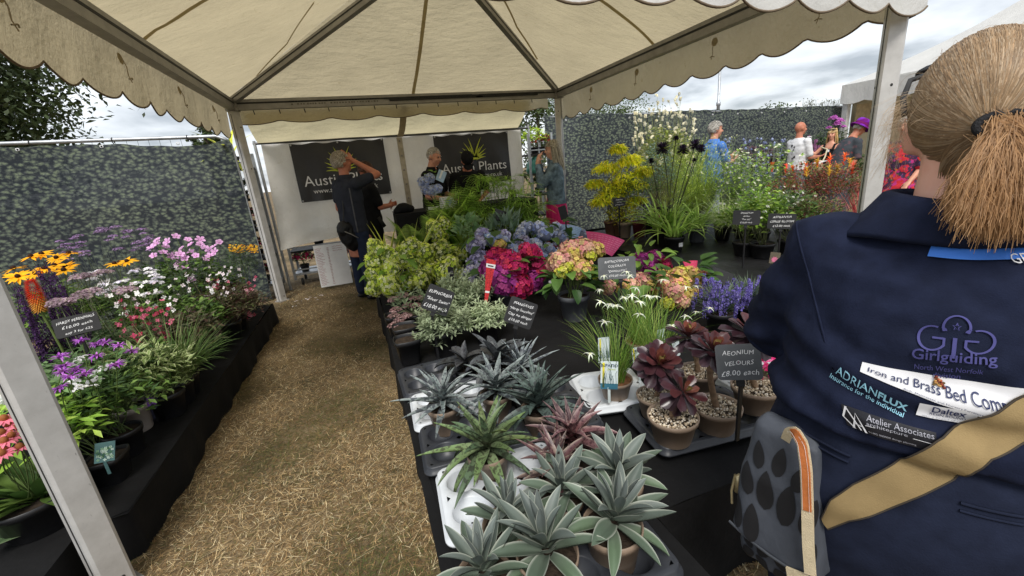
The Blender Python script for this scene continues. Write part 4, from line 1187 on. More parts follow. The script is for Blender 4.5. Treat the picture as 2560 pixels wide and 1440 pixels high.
star_grass('white star grass in the taupe pot on the small white tray', 1538, 945, 0.07, 0.085, [(1501, 755, .0), (1512, 805, -.05), (1560, 745, .02), (1580, 740, 0), (1540, 765, -.03), (1475, 885, -.08), (1600, 755, .03), (1525, 762, -.06)], 150, 0.36)
star_grass('second white star grass just behind the potted one with picture label', 1640, 905, 0.07, 0.085, [(1600, 785, -.05), (1655, 700, .1), (1640, 742, .0), (1590, 720, .05), (1620, 740, 0), (1680, 815, -.02), (1715, 790, .0), (1575, 690, .1)], 170, 0.36, zo=0.03)
star_grass('third white star grass rearmost below the grey chalk sign', 1600, 850, 0.075, 0.085, [(1567, 680, 0.05), (1510, 690, 0.0), (1715, 718, .0), (1740, 716, .06), (1775, 770, -.05), (1740, 780, 0), (1500, 725, 0)], 170, 0.38, zo=0.01)
def plant_label(lab, px_, py_, Y, w, h, yaw, tilt, roll, base, band, zb, text=None, text2=None, motif=None, cat='plant label', grp=None):
    c = PY(px_, py_, Y)
    R_ = Matrix.Rotation(yaw, 3, 'Z') @ Matrix.Rotation(-tilt, 3, 'X') @ Matrix.Rotation(roll, 3, 'Y'); Rn = np.array(R_)
    t = thing('plant_label', lab, cat, tuple(c), 0, grp)
    m = MB(); box(m, (0, 0, 0), (w, 0.0012, h), Rn); cd = m.build('card', base, t, smooth=False)
    if band is not None:
        m = MB(); box(m, Rn @ np.array([0, -0.0012, -h * 0.40]), (w, 0.001, h * 0.2), Rn); m.build('band', band, cd, smooth=False)
    if text:
        me = text_mesh(text, w * 0.25, 0, 'CENTER', offset=0.0004); me.materials.append(mat('label_navy', (0.02, 0.05, 0.12), 0.6))
        obj('lettering', me, cd, matrix=Matrix.Translation(Vector(Rn @ np.array([0, -0.0015, h * 0.30]))) @ (R_ @ Matrix.Rotation(PI / 2, 3, 'X')).to_4x4())
    if text2:
        me = text_mesh(text2, w * 0.16, 0.1, 'CENTER'); me.materials.append(LIME)
        obj('lettering', me, cd, matrix=Matrix.Translation(Vector(Rn @ np.array([w * .12, -0.0015, h * 0.19]))) @ (R_ @ Matrix.Rotation(PI / 2, 3, 'X')).to_4x4())
    if motif is not None:
        mm2 = MB()
        motif(mm2, w, h)
        v, cc, q, tt = mm2.data(); mm2.v = [v @ Rn.T]; mm2.build('picture', FLW, cd)
    m = MB(); a = Rn @ np.array([0, 0.001, -h * 0.48]); box(m, a + [0, 0, -0.03], (0.012, 0.0015, 0.07)); m.build('prong', base, t, smooth=False)
    return t
def grass_motif(mm2, w, h):
    n = 16; x = rng.uniform(-w * .45, w * .45, n)
    for i in range(n):
        s = np.linspace(0, 1, 5); L_ = rng.uniform(0.25, 0.5) * h
        pts = np.stack([x[i] + 0.1 * w * rng.normal() * s ** 2, np.full(5, -0.0016), -h * 0.32 + L_ * s], 1)
        tubes(mm2, pts, 0.0012, 0.0004, 3, rgb((34, 84, 92)))
    box(mm2, (-w * 0.33, -0.0013, 0.0), (w * 0.12, 0.0008, h * 0.9), None, rgb((226, 214, 60)))
LBL = mat('label_pale', (0.62, 0.70, 0.70), 0.4, 0.08)
TEAL = mat('label_teal', (0.04, 0.14, 0.2), 0.4)
c_ = P(1538, 945, ZR + .14)
plant_label('INPATIO grass label standing in the front star grass pot', 1523, 938, c_[1] - 0.062, 0.068, 0.115, -0.5, 0.15, 0.05, LBL, TEAL, 0, 'INPATIO', 'grasses', grass_motif)
plant_label('pale grass label at the back of the front star grass pot', 1510, 875, c_[1] + 0.03, 0.05, 0.11, -0.2, 0.1, 0.05, LBL, None, 0, None, None, grass_motif)
plant_label('white grass label between the star grass and the aeonium', 1596, 895, c_[1] + 0.05, 0.05, 0.10, -0.5, 0.1, -0.1, LBL, None, 0, 'INPATIO', None, grass_motif)
plant_label('pale grass label showing through the rear star grass', 1652, 848, c_[1] + 0.18, 0.06, 0.10, 0.3, 0.1, 0.15, LBL, None, 0)
plant_label('white grass label edge behind the rearmost aeonium', 1690, 870, c_[1] + 0.12, 0.05, 0.09, 0.2, 0.1, -0.05, LBL, None, 0)

# ---- shrub helper
def bushy(parent, c, rad, n, L, W, pal, prof='leaf', curve=0.5, fold=0.25, pitch=(-0.3, 0.9), edge=None, stems=10, stemcol=(0.09, 0.13, 0.04), base=(0, 0, 0), mt=None, hollow=0.35, rows=3, cols=3, name='foliage', tip=None, srad=0.003, outward=0.7):
    m = MB(); d = rng.normal(0, 1, (n, 3)); d[:, 2] = np.abs(d[:, 2]) * 1.0 - 0.25 * (rng.uniform(0, 1, n) < 0.3)
    d /= np.linalg.norm(d, axis=1, keepdims=True)
    rr = rng.uniform(hollow, 1.0, n) ** 0.5
    lump = 1 + 0.14 * np.sin(d[:, 0] * 5 + 1) * np.sin(d[:, 1] * 6) + 0.1 * np.sin(d[:, 2] * 9)
    pt = d * (rr * lump)[:, None] * np.asarray(rad) + np.asarray(c)
    az = np.arctan2(d[:, 1], d[:, 0]) + rng.normal(0, 1.2 * (1 - outward) + 0.5, n)
    pal = np.asarray(pal); col = pal[rng.integers(0, len(pal), n)] * rng.uniform(0.7, 1.25, (n, 1))
    leaves(m, pt, az, rng.uniform(pitch[0], pitch[1], n), rng.uniform(0.7, 1.2, n) * L, rng.uniform(0.8, 1.15, n) * W, rng.uniform(0.3, 1.3, n) * curve, rows, cols, prof, fold, col, edge=edge, tip=tip, roll=rng.uniform(-0.5, 0.5, n))
    o = m.build(name, mt or FOL, parent, stuff=True)
    if stems:
        sm = MB(); k = rng.integers(0, n, stems)
        b0 = np.asarray(base) + rng.normal(0, 0.015, (stems, 3)) * [1, 1, 0]
        tubes(sm, stems_between(b0, pt[k], 0.06, 6), srad, srad * 0.5, 4, stemcol); sm.build('stems', STEMM, parent, stuff=True)
    return o
GREENS = [rgb((78, 104, 48)), rgb((96, 124, 58)), rgb((62, 88, 42)), rgb((110, 136, 66))]
DGREENS = [rgb((52, 74, 40)), rgb((64, 88, 46)), rgb((44, 62, 36)), rgb((76, 98, 52))]
LGREENS = [rgb((144, 178, 70)), rgb((126, 162, 60)), rgb((164, 190, 86)), rgb((108, 144, 54))]

# ---- hydrangeas
def head_mesh(cols_, R_, n, fl, squash=0.8, cover=0.72, petals=4, cone=0.0, inner=None):
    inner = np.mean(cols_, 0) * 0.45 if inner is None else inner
    m = MB(); i = np.arange(n) + 0.5
    zz = 1 - 2 * i / n * cover; ph = i * 2.39996
    d = np.stack([np.sqrt(1 - zz ** 2) * np.cos(ph), np.sqrt(1 - zz ** 2) * np.sin(ph), zz], 1)
    d += rng.normal(0, 0.09, d.shape); d /= np.linalg.norm(d, axis=1, keepdims=True)
    lump = 1 + 0.09 * np.sin(d[:, 0] * 6 + rng.uniform(0, 6)) * np.sin(d[:, 1] * 6 + rng.uniform(0, 6))
    pt = d * (R_ * rng.uniform(0.86, 1.05, n) * lump)[:, None] * [1, 1, squash]
    if cone:
        pt[:, :2] *= (1 - cone * np.clip(pt[:, 2:3] / (R_ * squash), -0.4, 1)); 
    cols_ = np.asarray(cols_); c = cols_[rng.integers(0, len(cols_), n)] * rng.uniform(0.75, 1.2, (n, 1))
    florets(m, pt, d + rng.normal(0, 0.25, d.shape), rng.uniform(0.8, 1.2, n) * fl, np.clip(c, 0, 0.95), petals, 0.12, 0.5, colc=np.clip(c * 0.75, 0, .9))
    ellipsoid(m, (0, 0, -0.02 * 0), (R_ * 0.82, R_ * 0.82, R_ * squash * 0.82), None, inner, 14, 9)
    me = m.mesh('flower_head'); me.materials.append(FLW); return me
C_BLUE = [rgb((190, 204, 242)), rgb((208, 216, 244)), rgb((168, 184, 234)), rgb((228, 232, 244))]
C_LAV = [rgb((184, 178, 220)), rgb((202, 194, 228)), rgb((164, 158, 206)), rgb((216, 216, 234))]
C_MAG = [rgb((190, 40, 100)), rgb((210, 60, 112)), rgb((164, 30, 92)), rgb((214, 64, 92))]
C_PUR = [rgb((166, 58, 140)), rgb((182, 76, 164)), rgb((142, 46, 122)), rgb((192, 84, 150))]
C_PINK = [rgb((240, 176, 170)), rgb((230, 152, 152)), rgb((242, 196, 172)), rgb((232, 208, 150))]
C_PY = [rgb((222, 202, 118)), rgb((208, 198, 92)), rgb((228, 168, 140)), rgb((214, 186, 110))]
C_YEL = [rgb((206, 208, 70)), rgb((188, 196, 60)), rgb((216, 210, 110))]
C_LIME = [rgb((228, 240, 104)), rgb((204, 226, 80)), rgb((240, 246, 152)), rgb((246, 248, 206))]
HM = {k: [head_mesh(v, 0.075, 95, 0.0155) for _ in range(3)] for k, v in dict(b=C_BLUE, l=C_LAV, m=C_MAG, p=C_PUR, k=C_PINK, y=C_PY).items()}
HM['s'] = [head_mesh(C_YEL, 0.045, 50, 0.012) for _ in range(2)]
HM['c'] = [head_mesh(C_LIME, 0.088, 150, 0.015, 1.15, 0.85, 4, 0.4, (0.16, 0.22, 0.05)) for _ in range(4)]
HLV = leaf_variants('hydrangea_leaf', FOL, 5, 0.12, 0.075, [0.4, 0.8, 1.1, 0.6, 0.2], 8, 5, 'broad', 0.35, [rgb((62, 92, 44)), rgb((78, 110, 52)), rgb((54, 82, 42)), rgb((92, 124, 58))], None, None, None, 0.0, 0.05)
HLL = leaf_variants('hydrangea_leaf', FOL, 5, 0.11, 0.055, [0.4, 0.8, 1.1, 0.6, 0.2], 8, 5, 'leaf', 0.35, [rgb((112, 146, 62)), rgb((128, 160, 72)), rgb((96, 130, 54))], None, None, None, 0.0, 0.05)
def hydrangea(lab, base, heads, potr, poth, pmt, nleaf, lv, cen, rad, grp='potted hydrangeas', hs=1.0, ledge=True, label_card=False):
    """base: pot foot; heads: list (kind, world point, scale)"""
    t = thing('hydrangea_plant', lab, 'hydrangea', base, 0, grp)
    b = np.asarray(base, float)
    if pmt: pot(t, (0, 0, 0), potr, poth, pmt)
    cen = np.asarray(cen) - b
    sm = MB()
    for k, w_, s in heads:
        w_ = np.asarray(w_) - b
        d = w_ - (cen - [0, 0, 0.10]); d /= np.linalg.norm(d)
        q = Vector(d).to_track_quat('Z', 'Y').to_matrix().to_4x4()
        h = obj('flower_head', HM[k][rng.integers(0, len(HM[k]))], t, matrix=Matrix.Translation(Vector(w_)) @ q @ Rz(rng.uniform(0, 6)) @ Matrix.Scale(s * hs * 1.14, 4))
        tubes(sm, stems_between([[rng.normal(0, .02), rng.normal(0, .02), poth * 0.85]], [w_ - d * 0.04], 0.06, 6), 0.004, 0.003, 5, rgb((92, 108, 58)))
    sm.build('stems', STEMM, t, stuff=True)
    for i in range(nleaf):
        d = rng.normal(0, 1, 3); d[2] = d[2] * 0.7 - 0.05; d /= np.linalg.norm(d)
        p_ = cen + d * np.asarray(rad) * rng.uniform(0.55, 0.95)
        az = math.atan2(d[1], d[0]) + rng.normal(0, 0.5)
        obj('leaf', lv[rng.integers(0, len(lv))], t, matrix=Matrix.Translation(Vector(p_)) @ Rz(az) @ Matrix.Rotation(-rng.uniform(-0.5, 0.7), 4, 'Y') @ Matrix.Scale(rng.uniform(0.75, 1.15), 4))
    return t
def H(k, px_, py_, Y, s=1.0): return (k, PY(px_, py_, Y), s)
Zr = ZR
# magenta in grey pot
Yb = 2.75
b = P(1285, 790, Zr + 0.0); Yb = b[1]
hydrangea('magenta and purple hydrangea in a grey pot with a red photo tag', (b[0], b[1] + .08, Zr), [H('m', 1268, 655, Yb, 1.15), H('m', 1325, 635, Yb + .1, 1.1), H('m', 1345, 670, Yb + .05, 1.15), H('p', 1228, 675, Yb + .02, 1.05), H('p', 1262, 700, Yb - .05, 1.25), H('m', 1300, 715, Yb - .08, 1.05), H('m', 1290, 668, Yb - .06, 1.0), H('p', 1335, 700, Yb, .9), H('y', 1250, 612, Yb + .15, .55), H('m', 1240, 640, Yb + .1, .9)],
          0.105, 0.18, GREYPOT, 34, HLV, (b[0], b[1] + .08, Zr + 0.33), (0.2, 0.2, 0.15))
# lavender-blue behind it
Yb = 3.1
q = PY(1210, 700, Yb)
hydrangea('lavender blue hydrangea left of the magenta one', (q[0], Yb, Zr), [H('l', 1192, 612, Yb, .95), H('l', 1200, 655, Yb - .1, 1.05), H('l', 1180, 690, Yb - .15, .95), H('l', 1190, 660, Yb - .05, .9), H('b', 1235, 605, Yb + .1, .85), H('l', 1205, 585, Yb + .2, .7), H('l', 1195, 715, Yb - .2, .75), H('l', 1260, 590, Yb + .2, .7), H('b', 1255, 605, Yb + .1, .8), H('b', 1282, 625, Yb, .8)],
          0.10, 0.18, BLACKPOT, 40, HLV, (q[0] + .05, Yb, Zr + .38), (0.25, 0.2, 0.2))
# blue
Yb = 3.45
q = PY(1365, 660, Yb)
hydrangea('large sky blue hydrangea behind the magenta one', (q[0], Yb - .2, Zr), [H('b', 1315, 572, Yb + .1, .95), H('b', 1345, 572, Yb + .1, .9), H('b', 1365, 588, Yb, 1.0), H('b', 1400, 598, Yb - .05, 1.05), H('b', 1335, 620, Yb - .15, 1.05), H('b', 1372, 632, Yb - .2, 1.05), H('b', 1300, 590, Yb, .8), H('l', 1310, 610, Yb - .1, .85), H('b', 1390, 572, Yb + .2, .8), H('b', 1350, 650, Yb - .25, .9), H('b', 1455, 590, Yb + .3, .8), H('b', 1385, 650, Yb - .2, .85)],
          0.12, 0.2, BLACKPOT, 50, HLV, (q[0], Yb - .1, Zr + .36), (0.32, 0.25, 0.24))
# dark grey pot with white sticker visible between
b = P(1370, 738, Zr)
t = thing('grey_pot', 'dark grey pot with a white sticker under the blue hydrangea', 'pot', (b[0], b[1] + .1, Zr))
pot(t, (0, 0, 0), 0.10, 0.17, GREYPOT)
m = MB(); box(m, (0.035, -0.094, 0.10), (0.035, 0.003, 0.035)); m.build('sticker', PAPER, t, smooth=False)
# pink-yellow
b = P(1455, 808, Zr); Yb = b[1] + .1
hydrangea('pink and yellow hydrangea in a grey pot below the pink sleeve', (b[0], b[1] + .1, Zr), [H('k', 1400, 655, Yb, 1.05), H('y', 1450, 672, Yb - .06, 1.0), H('k', 1455, 625, Yb + .08, 1.15), H('y', 1430, 640, Yb + .05, .9), H('y', 1487, 625, Yb + .08, .85), H('s', 1475, 640, Yb, .9), H('s', 1405, 680, Yb - .08, .9), H('s', 1482, 682, Yb - .06, 1.0), H('k', 1425, 620, Yb + .1, .8), H('s', 1420, 665, Yb - .08, .7)],
          0.105, 0.18, GREYPOT, 46, HLV, (b[0], b[1] + .1, Zr + .30), (0.2, 0.19, 0.14))
# rear magenta and pinks
Yb = 2.75
q = PY(1620, 690, Yb)
hydrangea('dark magenta hydrangea behind the grey chalk sign', (q[0], Yb + .1, Zr), [H('p', 1600, 652, Yb + .1, .9), H('p', 1635, 648, Yb + .1, .95), H('m', 1660, 665, Yb, .85), H('p', 1625, 672, Yb, .9), H('y', 1652, 682, Yb - .05, .6), H('p', 1590, 665, Yb, .7)],
          0.1, 0.16, BLACKPOT, 26, HLL, (q[0], Yb + .05, Zr + .26), (0.26, 0.2, 0.14))
Yb = 2.25
q = PY(1590, 750, Yb)
hydrangea('pale pink hydrangea showing through the star grass', (q[0], Yb + .05, Zr), [H('k', 1522, 718, Yb, .62), H('k', 1575, 715, Yb, .8), H('k', 1605, 705, Yb + .05, .85), H('y', 1560, 725, Yb - .03, .6), H('y', 1625, 720, Yb, .7), H('k', 1590, 738, Yb - .05, .7)],
          0.09, 0.15, GREYPOT, 18, HLV, (q[0], Yb, Zr + .22), (0.2, 0.16, 0.1))
Yb = 2.2
q = PY(1710, 760, Yb)
hydrangea('peach and lime hydrangea beside the lavender', (q[0], Yb + .05, Zr), [H('y', 1690, 690, Yb + .05, .8), H('y', 1730, 690, Yb + .08, .85), H('k', 1765, 700, Yb + .05, .85), H('y', 1700, 712, Yb, .9), H('k', 1680, 728, Yb - .05, .85), H('y', 1745, 715, Yb, .9), H('y', 1720, 735, Yb - .04, .75), H('k', 1660, 705, Yb, .7), H('s', 1668, 760, Yb - .1, .9), H('y', 1770, 720, Yb, .7), H('k', 1705, 755, Yb - .08, .6), H('s', 1705, 678, Yb + .1, .8)],
          0.1, 0.15, GREYPOT, 24, HLV, (q[0], Yb + .02, Zr + .24), (0.26, 0.18, 0.12))
# lime panicle hydrangeas
LG = 'lime panicle hydrangeas beside the aisle'
def panicle(lab, cx, cy_, pts, Yb, nl, rad, cz):
    hydrangea(lab, (cx, cy_, Zr - 0.0), [H('c', x, y, Yb + dy, s) for x, y, dy, s in pts], 0.11, 0.2, BLACKPOT, nl, HLL, (cx, cy_, Zr + cz), rad, LG)
def scat(x0, x1, y0, y1, n, s0=.75, s1=1.1):
    out = []
    for i in range(n):
        for _ in range(60):
            x, y = rng.uniform(x0, x1), rng.uniform(y0, y1)
            if all((x - a) ** 2 + ((y - b_) * 1.1) ** 2 > 33 ** 2 for a, b_, *_r in out): break
        out.append((x, y, -0.28 * (y - y0) / (y1 - y0) + 0.1 + rng.normal(0, .03), rng.uniform(s0, s1)))
    return out
c = PY(975, 690, 3.55)
panicle('lime panicle hydrangea nearest the aisle with whitening lower heads', c[0] + .05, 3.55, scat(925, 1030, 618, 730, 15, .65, .95), 3.5, 60, (0.27, 0.25, 0.22), .30)
c = PY(1080, 680, 3.6)
panicle('lime panicle hydrangea in the middle under the striped straps', c[0], 3.65, scat(1030, 1110, 616, 700, 9, .65, .95) + [(1110, 680, -.25, .95), (1125, 660, -.2, .8)], 3.6, 40, (0.25, 0.22, 0.2), .30)
c = PY(1120, 600, 4.2)
panicle('smaller greener panicle hydrangea beside the lavender blue heads', c[0], 4.1, [(1085, 570, 0, .85), (1100, 590, -.05, .8), (1130, 630, -.1, .8), (1150, 640, -.15, .8), (1160, 620, -.1, .7), (1145, 690, -.5, .8), (1110, 560, 0, .7)], 4.1, 36, (0.26, 0.2, 0.16), .25)

# ---- pink / blue sleeves and red photo tag
def sleeve(lab, px_, py_, Y, w, h, yaw, tilt, roll, colr, strips):
    c = PY(px_, py_, Y)
    R_ = Matrix.Rotation(yaw, 3, 'Z') @ Matrix.Rotation(-tilt, 3, 'X') @ Matrix.Rotation(roll, 3, 'Y'); Rn = np.array(R_)
    t = thing('pot_sleeve', lab, 'sleeve', tuple(c), 0, 'printed card sleeves round the hydrangeas')
    m = MB()
    # open, slightly curved trapezoid card with thickness
    for yy in (0.0, 0.003):
        V = np.array([[Rn @ np.array([x * w / 2 * (0.55 + 0.45 * k), yy - 0.12 * w * (1 - x * x), (k - 0.5) * h]) for x in np.linspace(-1, 1, 12)] for k in (0, 0.5, 1)])
        grid(m, V)
    cd = m.build('card', mat('sleeve_card_' + lab.split()[0], colr, 0.45, 0.08), t)
    m = MB()
    for k in np.linspace(0.2, 0.85, strips):
        for s in range(9):
            x0 = -0.8 + s * 0.2
            V = np.array([[Rn @ np.array([x * w / 2 * (0.55 + 0.45 * kk), -0.0015 - 0.12 * w * (1 - x * x), (kk - 0.5) * h]) for x in np.linspace(x0, x0 + rng.uniform(.1, .17), 3)] for kk in (k, k + 0.02)])
            grid(m, V)
    m.build('print', mat('sleeve_print', np.minimum(np.array(colr) * [1.1, 2.5, 1.6] + 0.1, 0.9), 0.5), cd, stuff=True)
    return t
sleeve('bright pink printed sleeve standing above the pink hydrangea', 1508, 612, 3.05, 0.34, 0.17, -0.35, 0.55, 0.35, (0.62, 0.07, 0.20), 7)
sleeve('small red pink sleeve beside the dark magenta hydrangea', 1728, 668, 2.5, 0.13, 0.10, -0.1, 0.4, 0.1, (0.55, 0.04, 0.11), 3)
sleeve('pale blue printed sleeve behind the blue hydrangea', 1425, 582, 3.7, 0.30, 0.14, 0.2, 0.5, 0.3, (0.28, 0.36, 0.55), 6)
sleeve('blue card tucked among the lavender blue heads', 1228, 597, 3.25, 0.10, 0.10, 0.1, 0.3, -0.1, (0.35, 0.48, 0.68), 3)
tg = PY(1222, 697, 2.45)
t = thing('photo_tag', 'long red photo tag with white stripe leaning before the magenta hydrangea', 'tag', tuple(tg))
R_ = Matrix.Rotation(0.25, 3, 'Z') @ Matrix.Rotation(-0.15, 3, 'X') @ Matrix.Rotation(0.36, 3, 'Y'); Rn = np.array(R_)
def quad(name, mt, pts, parent, y):
    m = MB()
    V0 = [Rn @ np.array([x, y, z]) for x, z in pts]; V1 = [Rn @ np.array([x, y + 0.0012, z]) for x, z in pts]
    m.add(V0 + V1, [[0, 1, 2, 3], [7, 6, 5, 4], [0, 4, 5, 1], [1, 5, 6, 2], [2, 6, 7, 3], [3, 7, 4, 0]]); return m.build(name, mt, parent, smooth=False)
cd = quad('card', mat('tag_red', (0.50, 0.03, 0.035), 0.4, 0.5, 90), [(-0.008, -0.16), (0.010, -0.16), (0.038, 0.125), (-0.036, 0.125)], t, 0)
quad('stripe', PAPER, [(-0.031, 0.07), (0.034, 0.07), (0.036, 0.095), (-0.033, 0.095)], cd, -0.002)
quad('stripe', PAPER, [(-0.014, -0.09), (0.016, -0.09), (0.017, -0.078), (-0.015, -0.078)], cd, -0.002)
quad('print', DARK, [(-0.02, 0.078), (0.02, 0.078), (0.02, 0.086), (-0.02, 0.086)], cd, -0.0032)

# ---- silver variegated shrub, sedum, in square pots
SV = [rgb((128, 146, 112)), rgb((146, 162, 128)), rgb((112, 132, 100)), rgb((158, 170, 140))]
for lab, px_, py_, Y, rad, n in (('silver variegated shrub spilling over the aisle edge beside the first black sign', 1105, 815, 2.3, (0.17, 0.17, 0.19), 1300),
                              ('silver variegated shrub behind the first black sign', 1160, 740, 2.65, (0.21, 0.18, 0.17), 1300),
                              ('silver variegated shrub below the magenta pot', 1215, 805, 2.32, (0.16, 0.15, 0.14), 900)):
    c = PY(px_, py_, Y)
    t = thing('variegated_shrub', lab, 'shrub', (c[0], Y, ZR), 0, 'silver variegated shrubs')
    pot(t, (0, 0, 0), 0.085, 0.15, BLACKPOT)
    # shoots: whorls of narrow pale edged leaves
    m = MB(); ns = n // 12
    d = rng.normal(0, 1, (ns, 3)); d[:, 2] = np.abs(d[:, 2]) * 1.1 - 0.35; d /= np.linalg.norm(d, axis=1, keepdims=True)
    ends = np.array([0, 0, c[2] - ZR]) + d * np.asarray(rad) * rng.uniform(0.55, 1.08, (ns, 1))
    lp, la, pi_, ll, lc = [], [], [], [], []
    st = np.array([0, 0, 0.14])
    for e_, dd in zip(ends, d):
        for k in range(14):
            f = 0.68 + 0.32 * (k / 13); lp.append(st + (e_ - st) * f); la.append(k * 2.4 + rng.normal(0, .3)); pi_.append(-0.15 + 1.2 * (k / 13) + rng.normal(0, .2)); ll.append(rng.uniform(0.035, 0.058) * (1.1 - 0.35 * k / 13))
            lc.append(SV[rng.integers(0, 4)] * rng.uniform(0.8, 1.15))
    leaves(m, np.array(lp), np.array(la), np.array(pi_), np.array(ll), 0.0125, 0.5, 4, 3, 'spoon', 0.3, np.array(lc) * [0.72, 0.82, 0.7], edge=rgb((190, 198, 166)))
    m.build('foliage', FOL, t, stuff=True)
    sm = MB(); tubes(sm, stems_between(np.repeat([st], ns, 0), ends, 0.05, 5), 0.002, 0.0014, 4, rgb((120, 134, 96))); sm.build('stems', STEMM, t, stuff=True)
def umbel(fm, e_, r, n, pal, fs, dome=0.35):
    rr = r * np.sqrt(rng.uniform(0, 1, n)); th = rng.uniform(0, 6.28, n)
    pt = np.stack([rr * np.cos(th), rr * np.sin(th), dome * r * (1 - (rr / r) ** 2) + rng.normal(0, 0.06 * r, n)], 1) + e_
    pal = np.asarray(pal)
    florets(fm, pt, np.stack([0.6 * rr / r * np.cos(th), 0.6 * rr / r * np.sin(th), np.ones(n)], 1) + rng.normal(0, .3, (n, 3)), fs * rng.uniform(.8, 1.2, n), pal[rng.integers(0, len(pal), n)] * rng.uniform(0.75, 1.2, (n, 1)), 5, 0.3, 0.35)
C_SED = [rgb((182, 148, 148)), rgb((164, 128, 130)), rgb((196, 168, 162)), rgb((148, 116, 112))]
for lab, pts, Y in (('dusky pink sedum flopping over the aisle edge', [(985, 750), (1010, 740), (1035, 748), (1055, 745), (990, 775), (1020, 765), (1000, 800), (985, 815), (1040, 765), (1015, 790), (1065, 770), (985, 790)], 2.75),
                   ('small brown pink sedum below the lime panicles', [(1125, 720), (1140, 712), (1150, 725), (1128, 735)], 2.95)):
    c = PY(*np.mean(pts, 0), Y)
    t = thing('sedum_plant', lab, 'sedum', (c[0] + .05, Y + .02, ZR), 0, 'dusky pink sedums')
    pot(t, (0, 0, 0), 0.08, 0.14, BLACKPOT)
    b = np.array([c[0] + .05, Y + .02, ZR])
    for (x, y) in pts:
        e_ = PY(x, y, Y - 0.003 * (y - 770)) - b
        sm = MB(); tubes(sm, stems_between([[rng.normal(0, .02), 0, 0.12]], [e_], 0.08, 6), 0.003, 0.002, 5, rgb((120, 124, 92))); so_ = sm.build('stem', STEMM, t)
        fm = MB(); umbel(fm, e_, 0.042, 170, C_SED, 0.005, 0.45); fm.build('flower_head', FLW, so_)
    bushy(t, (0, 0, 0.20), (0.13, 0.12, 0.10), 160, 0.05, 0.022, [rgb((118, 134, 104)), rgb((104, 122, 92))], 'spoon', stems=0, base=(0, 0, .1))

# ---- lavender and the small pink daisy-like plants near the navy shirt
for lab, px_, py_, Y, nsp, hh in (('tall violet lavender beside the peach hydrangea', 1800, 790, 1.72, 70, 0.12), ('low greyer lavender next to the navy shirt', 1872, 770, 1.72, 44, 0.09)):
    c = PY(px_, py_, Y)
    t = thing('lavender_plant', lab, 'lavender', (c[0], Y, ZR), 0, 'lavender plants')
    pot(t, (0, 0, 0), 0.08, 0.13, BLACKPOT)
    m = MB(); n = 260; th = rng.uniform(0, 6.28, n); rr = 0.06 * np.sqrt(rng.uniform(0, 1, n))
    leaves(m, np.stack([rr * np.cos(th), rr * np.sin(th), np.full(n, .12)], 1) + [0, 0, 0] + np.stack([0 * th, 0 * th, rng.uniform(0, .10, n)], 1), th, rng.uniform(.5, 1.5, n), rng.uniform(.05, .14, n), .005, rng.uniform(0, .8, n), 4, 3, 'lance', .2, np.array([rgb((108, 124, 104)), rgb((92, 112, 84))])[rng.integers(0, 2, n)])
    m.build('foliage', FOL, t, stuff=True)
    for k in range(nsp):
        a = rng.uniform(0, 6.28); q = rng.uniform(0, 0.15)
        e_ = np.array([q * math.cos(a), q * math.sin(a), hh + rng.uniform(.06, .20)])
        fm = MB(); tubes(fm, stems_between([[0.3 * e_[0], 0.3 * e_[1], .14]], [e_], .05, 5), .0014, .0012, 4, rgb((110, 128, 96)))
        nn = 60; L_ = rng.uniform(.05, .10); zz = rng.uniform(0, 1, nn) ** .8; ph = rng.uniform(0, 6.28, nn)
        dd = np.stack([np.cos(ph), np.sin(ph), 0.5 + 0 * ph], 1)
        florets(fm, e_ - [0, 0, L_] + np.stack([.006 * np.cos(ph), .006 * np.sin(ph), L_ * zz], 1), dd, .0055, np.array([rgb((104, 92, 168)), rgb((126, 112, 190)), rgb((82, 74, 132)), rgb((142, 132, 190))])[rng.integers(0, 4, nn)], 3, .6, .5)
        fm.build('flower_spike', FLW, t)
c = P(1945, 930, ZR + .15)
t = thing('pink_bedding_plant', 'low cerise flowered plant half hidden behind the navy shirt', 'plant', (c[0] + .05, c[1] + .05, ZR))
pot(t, (0, 0, 0), .09, .10, BLACKPOT)
bushy(t, (0, 0, .13), (.15, .15, .09), 400, .025, .012, DGREENS, stems=0)
m = MB(); n = 260; d = rng.normal(0, 1, (n, 3)); d[:, 2] = np.abs(d[:, 2]); d /= np.linalg.norm(d, axis=1, keepdims=True)
florets(m, d * [.16, .16, .10] + [0, 0, .13], d, .010, np.array([rgb((206, 46, 116)), rgb((186, 32, 92)), rgb((222, 90, 150))])[rng.integers(0, 3, n)], 5, .2, .4); m.build('flowers', FLW, t, stuff=True)

# ---- striped straps, ferns, umbrella sedge, glaucous leaves at the far end of the bench
def straps(lab, px_, py_, Y, pts, w, col, edge, grp, pmt=BLACKPOT):
    c = PY(px_, py_, Y)
    t = thing('strap_leaved_plant', lab, 'plant', (c[0], Y, ZR), 0, grp); pot(t, (0, 0, 0), .1, .18, pmt)
    b = np.array([0, 0, .16])
    for x, y, dy in pts:
        e_ = PY(x, y, Y + dy) - np.array([c[0], Y, ZR]); d = e_ - b
        L_ = np.linalg.norm(d); az = math.atan2(d[1], d[0]); pt = math.asin(d[2] / L_)
        m = MB(); leaves(m, [b + rng.normal(0, .012, 3) * [1, 1, 0]], az, min(1.56, pt + .18), L_ * 1.03, w, .36, 12, 5, 'lance', .4, col * rng.uniform(.85, 1.15), edge=edge, roll=rng.uniform(-.8, .8)); m.build('leaf', FOL, t)
    return t
straps('yellow edged strap leaved plant left, above the lime panicles', 985, 720, 3.85, [(916, 562, -.1), (945, 552, 0), (990, 562, -.05), (965, 585, .1), (905, 640, 0), (1000, 600, .1)], .055, rgb((150, 164, 72)), rgb((236, 222, 96)), 'yellow edged strap leaved plants')
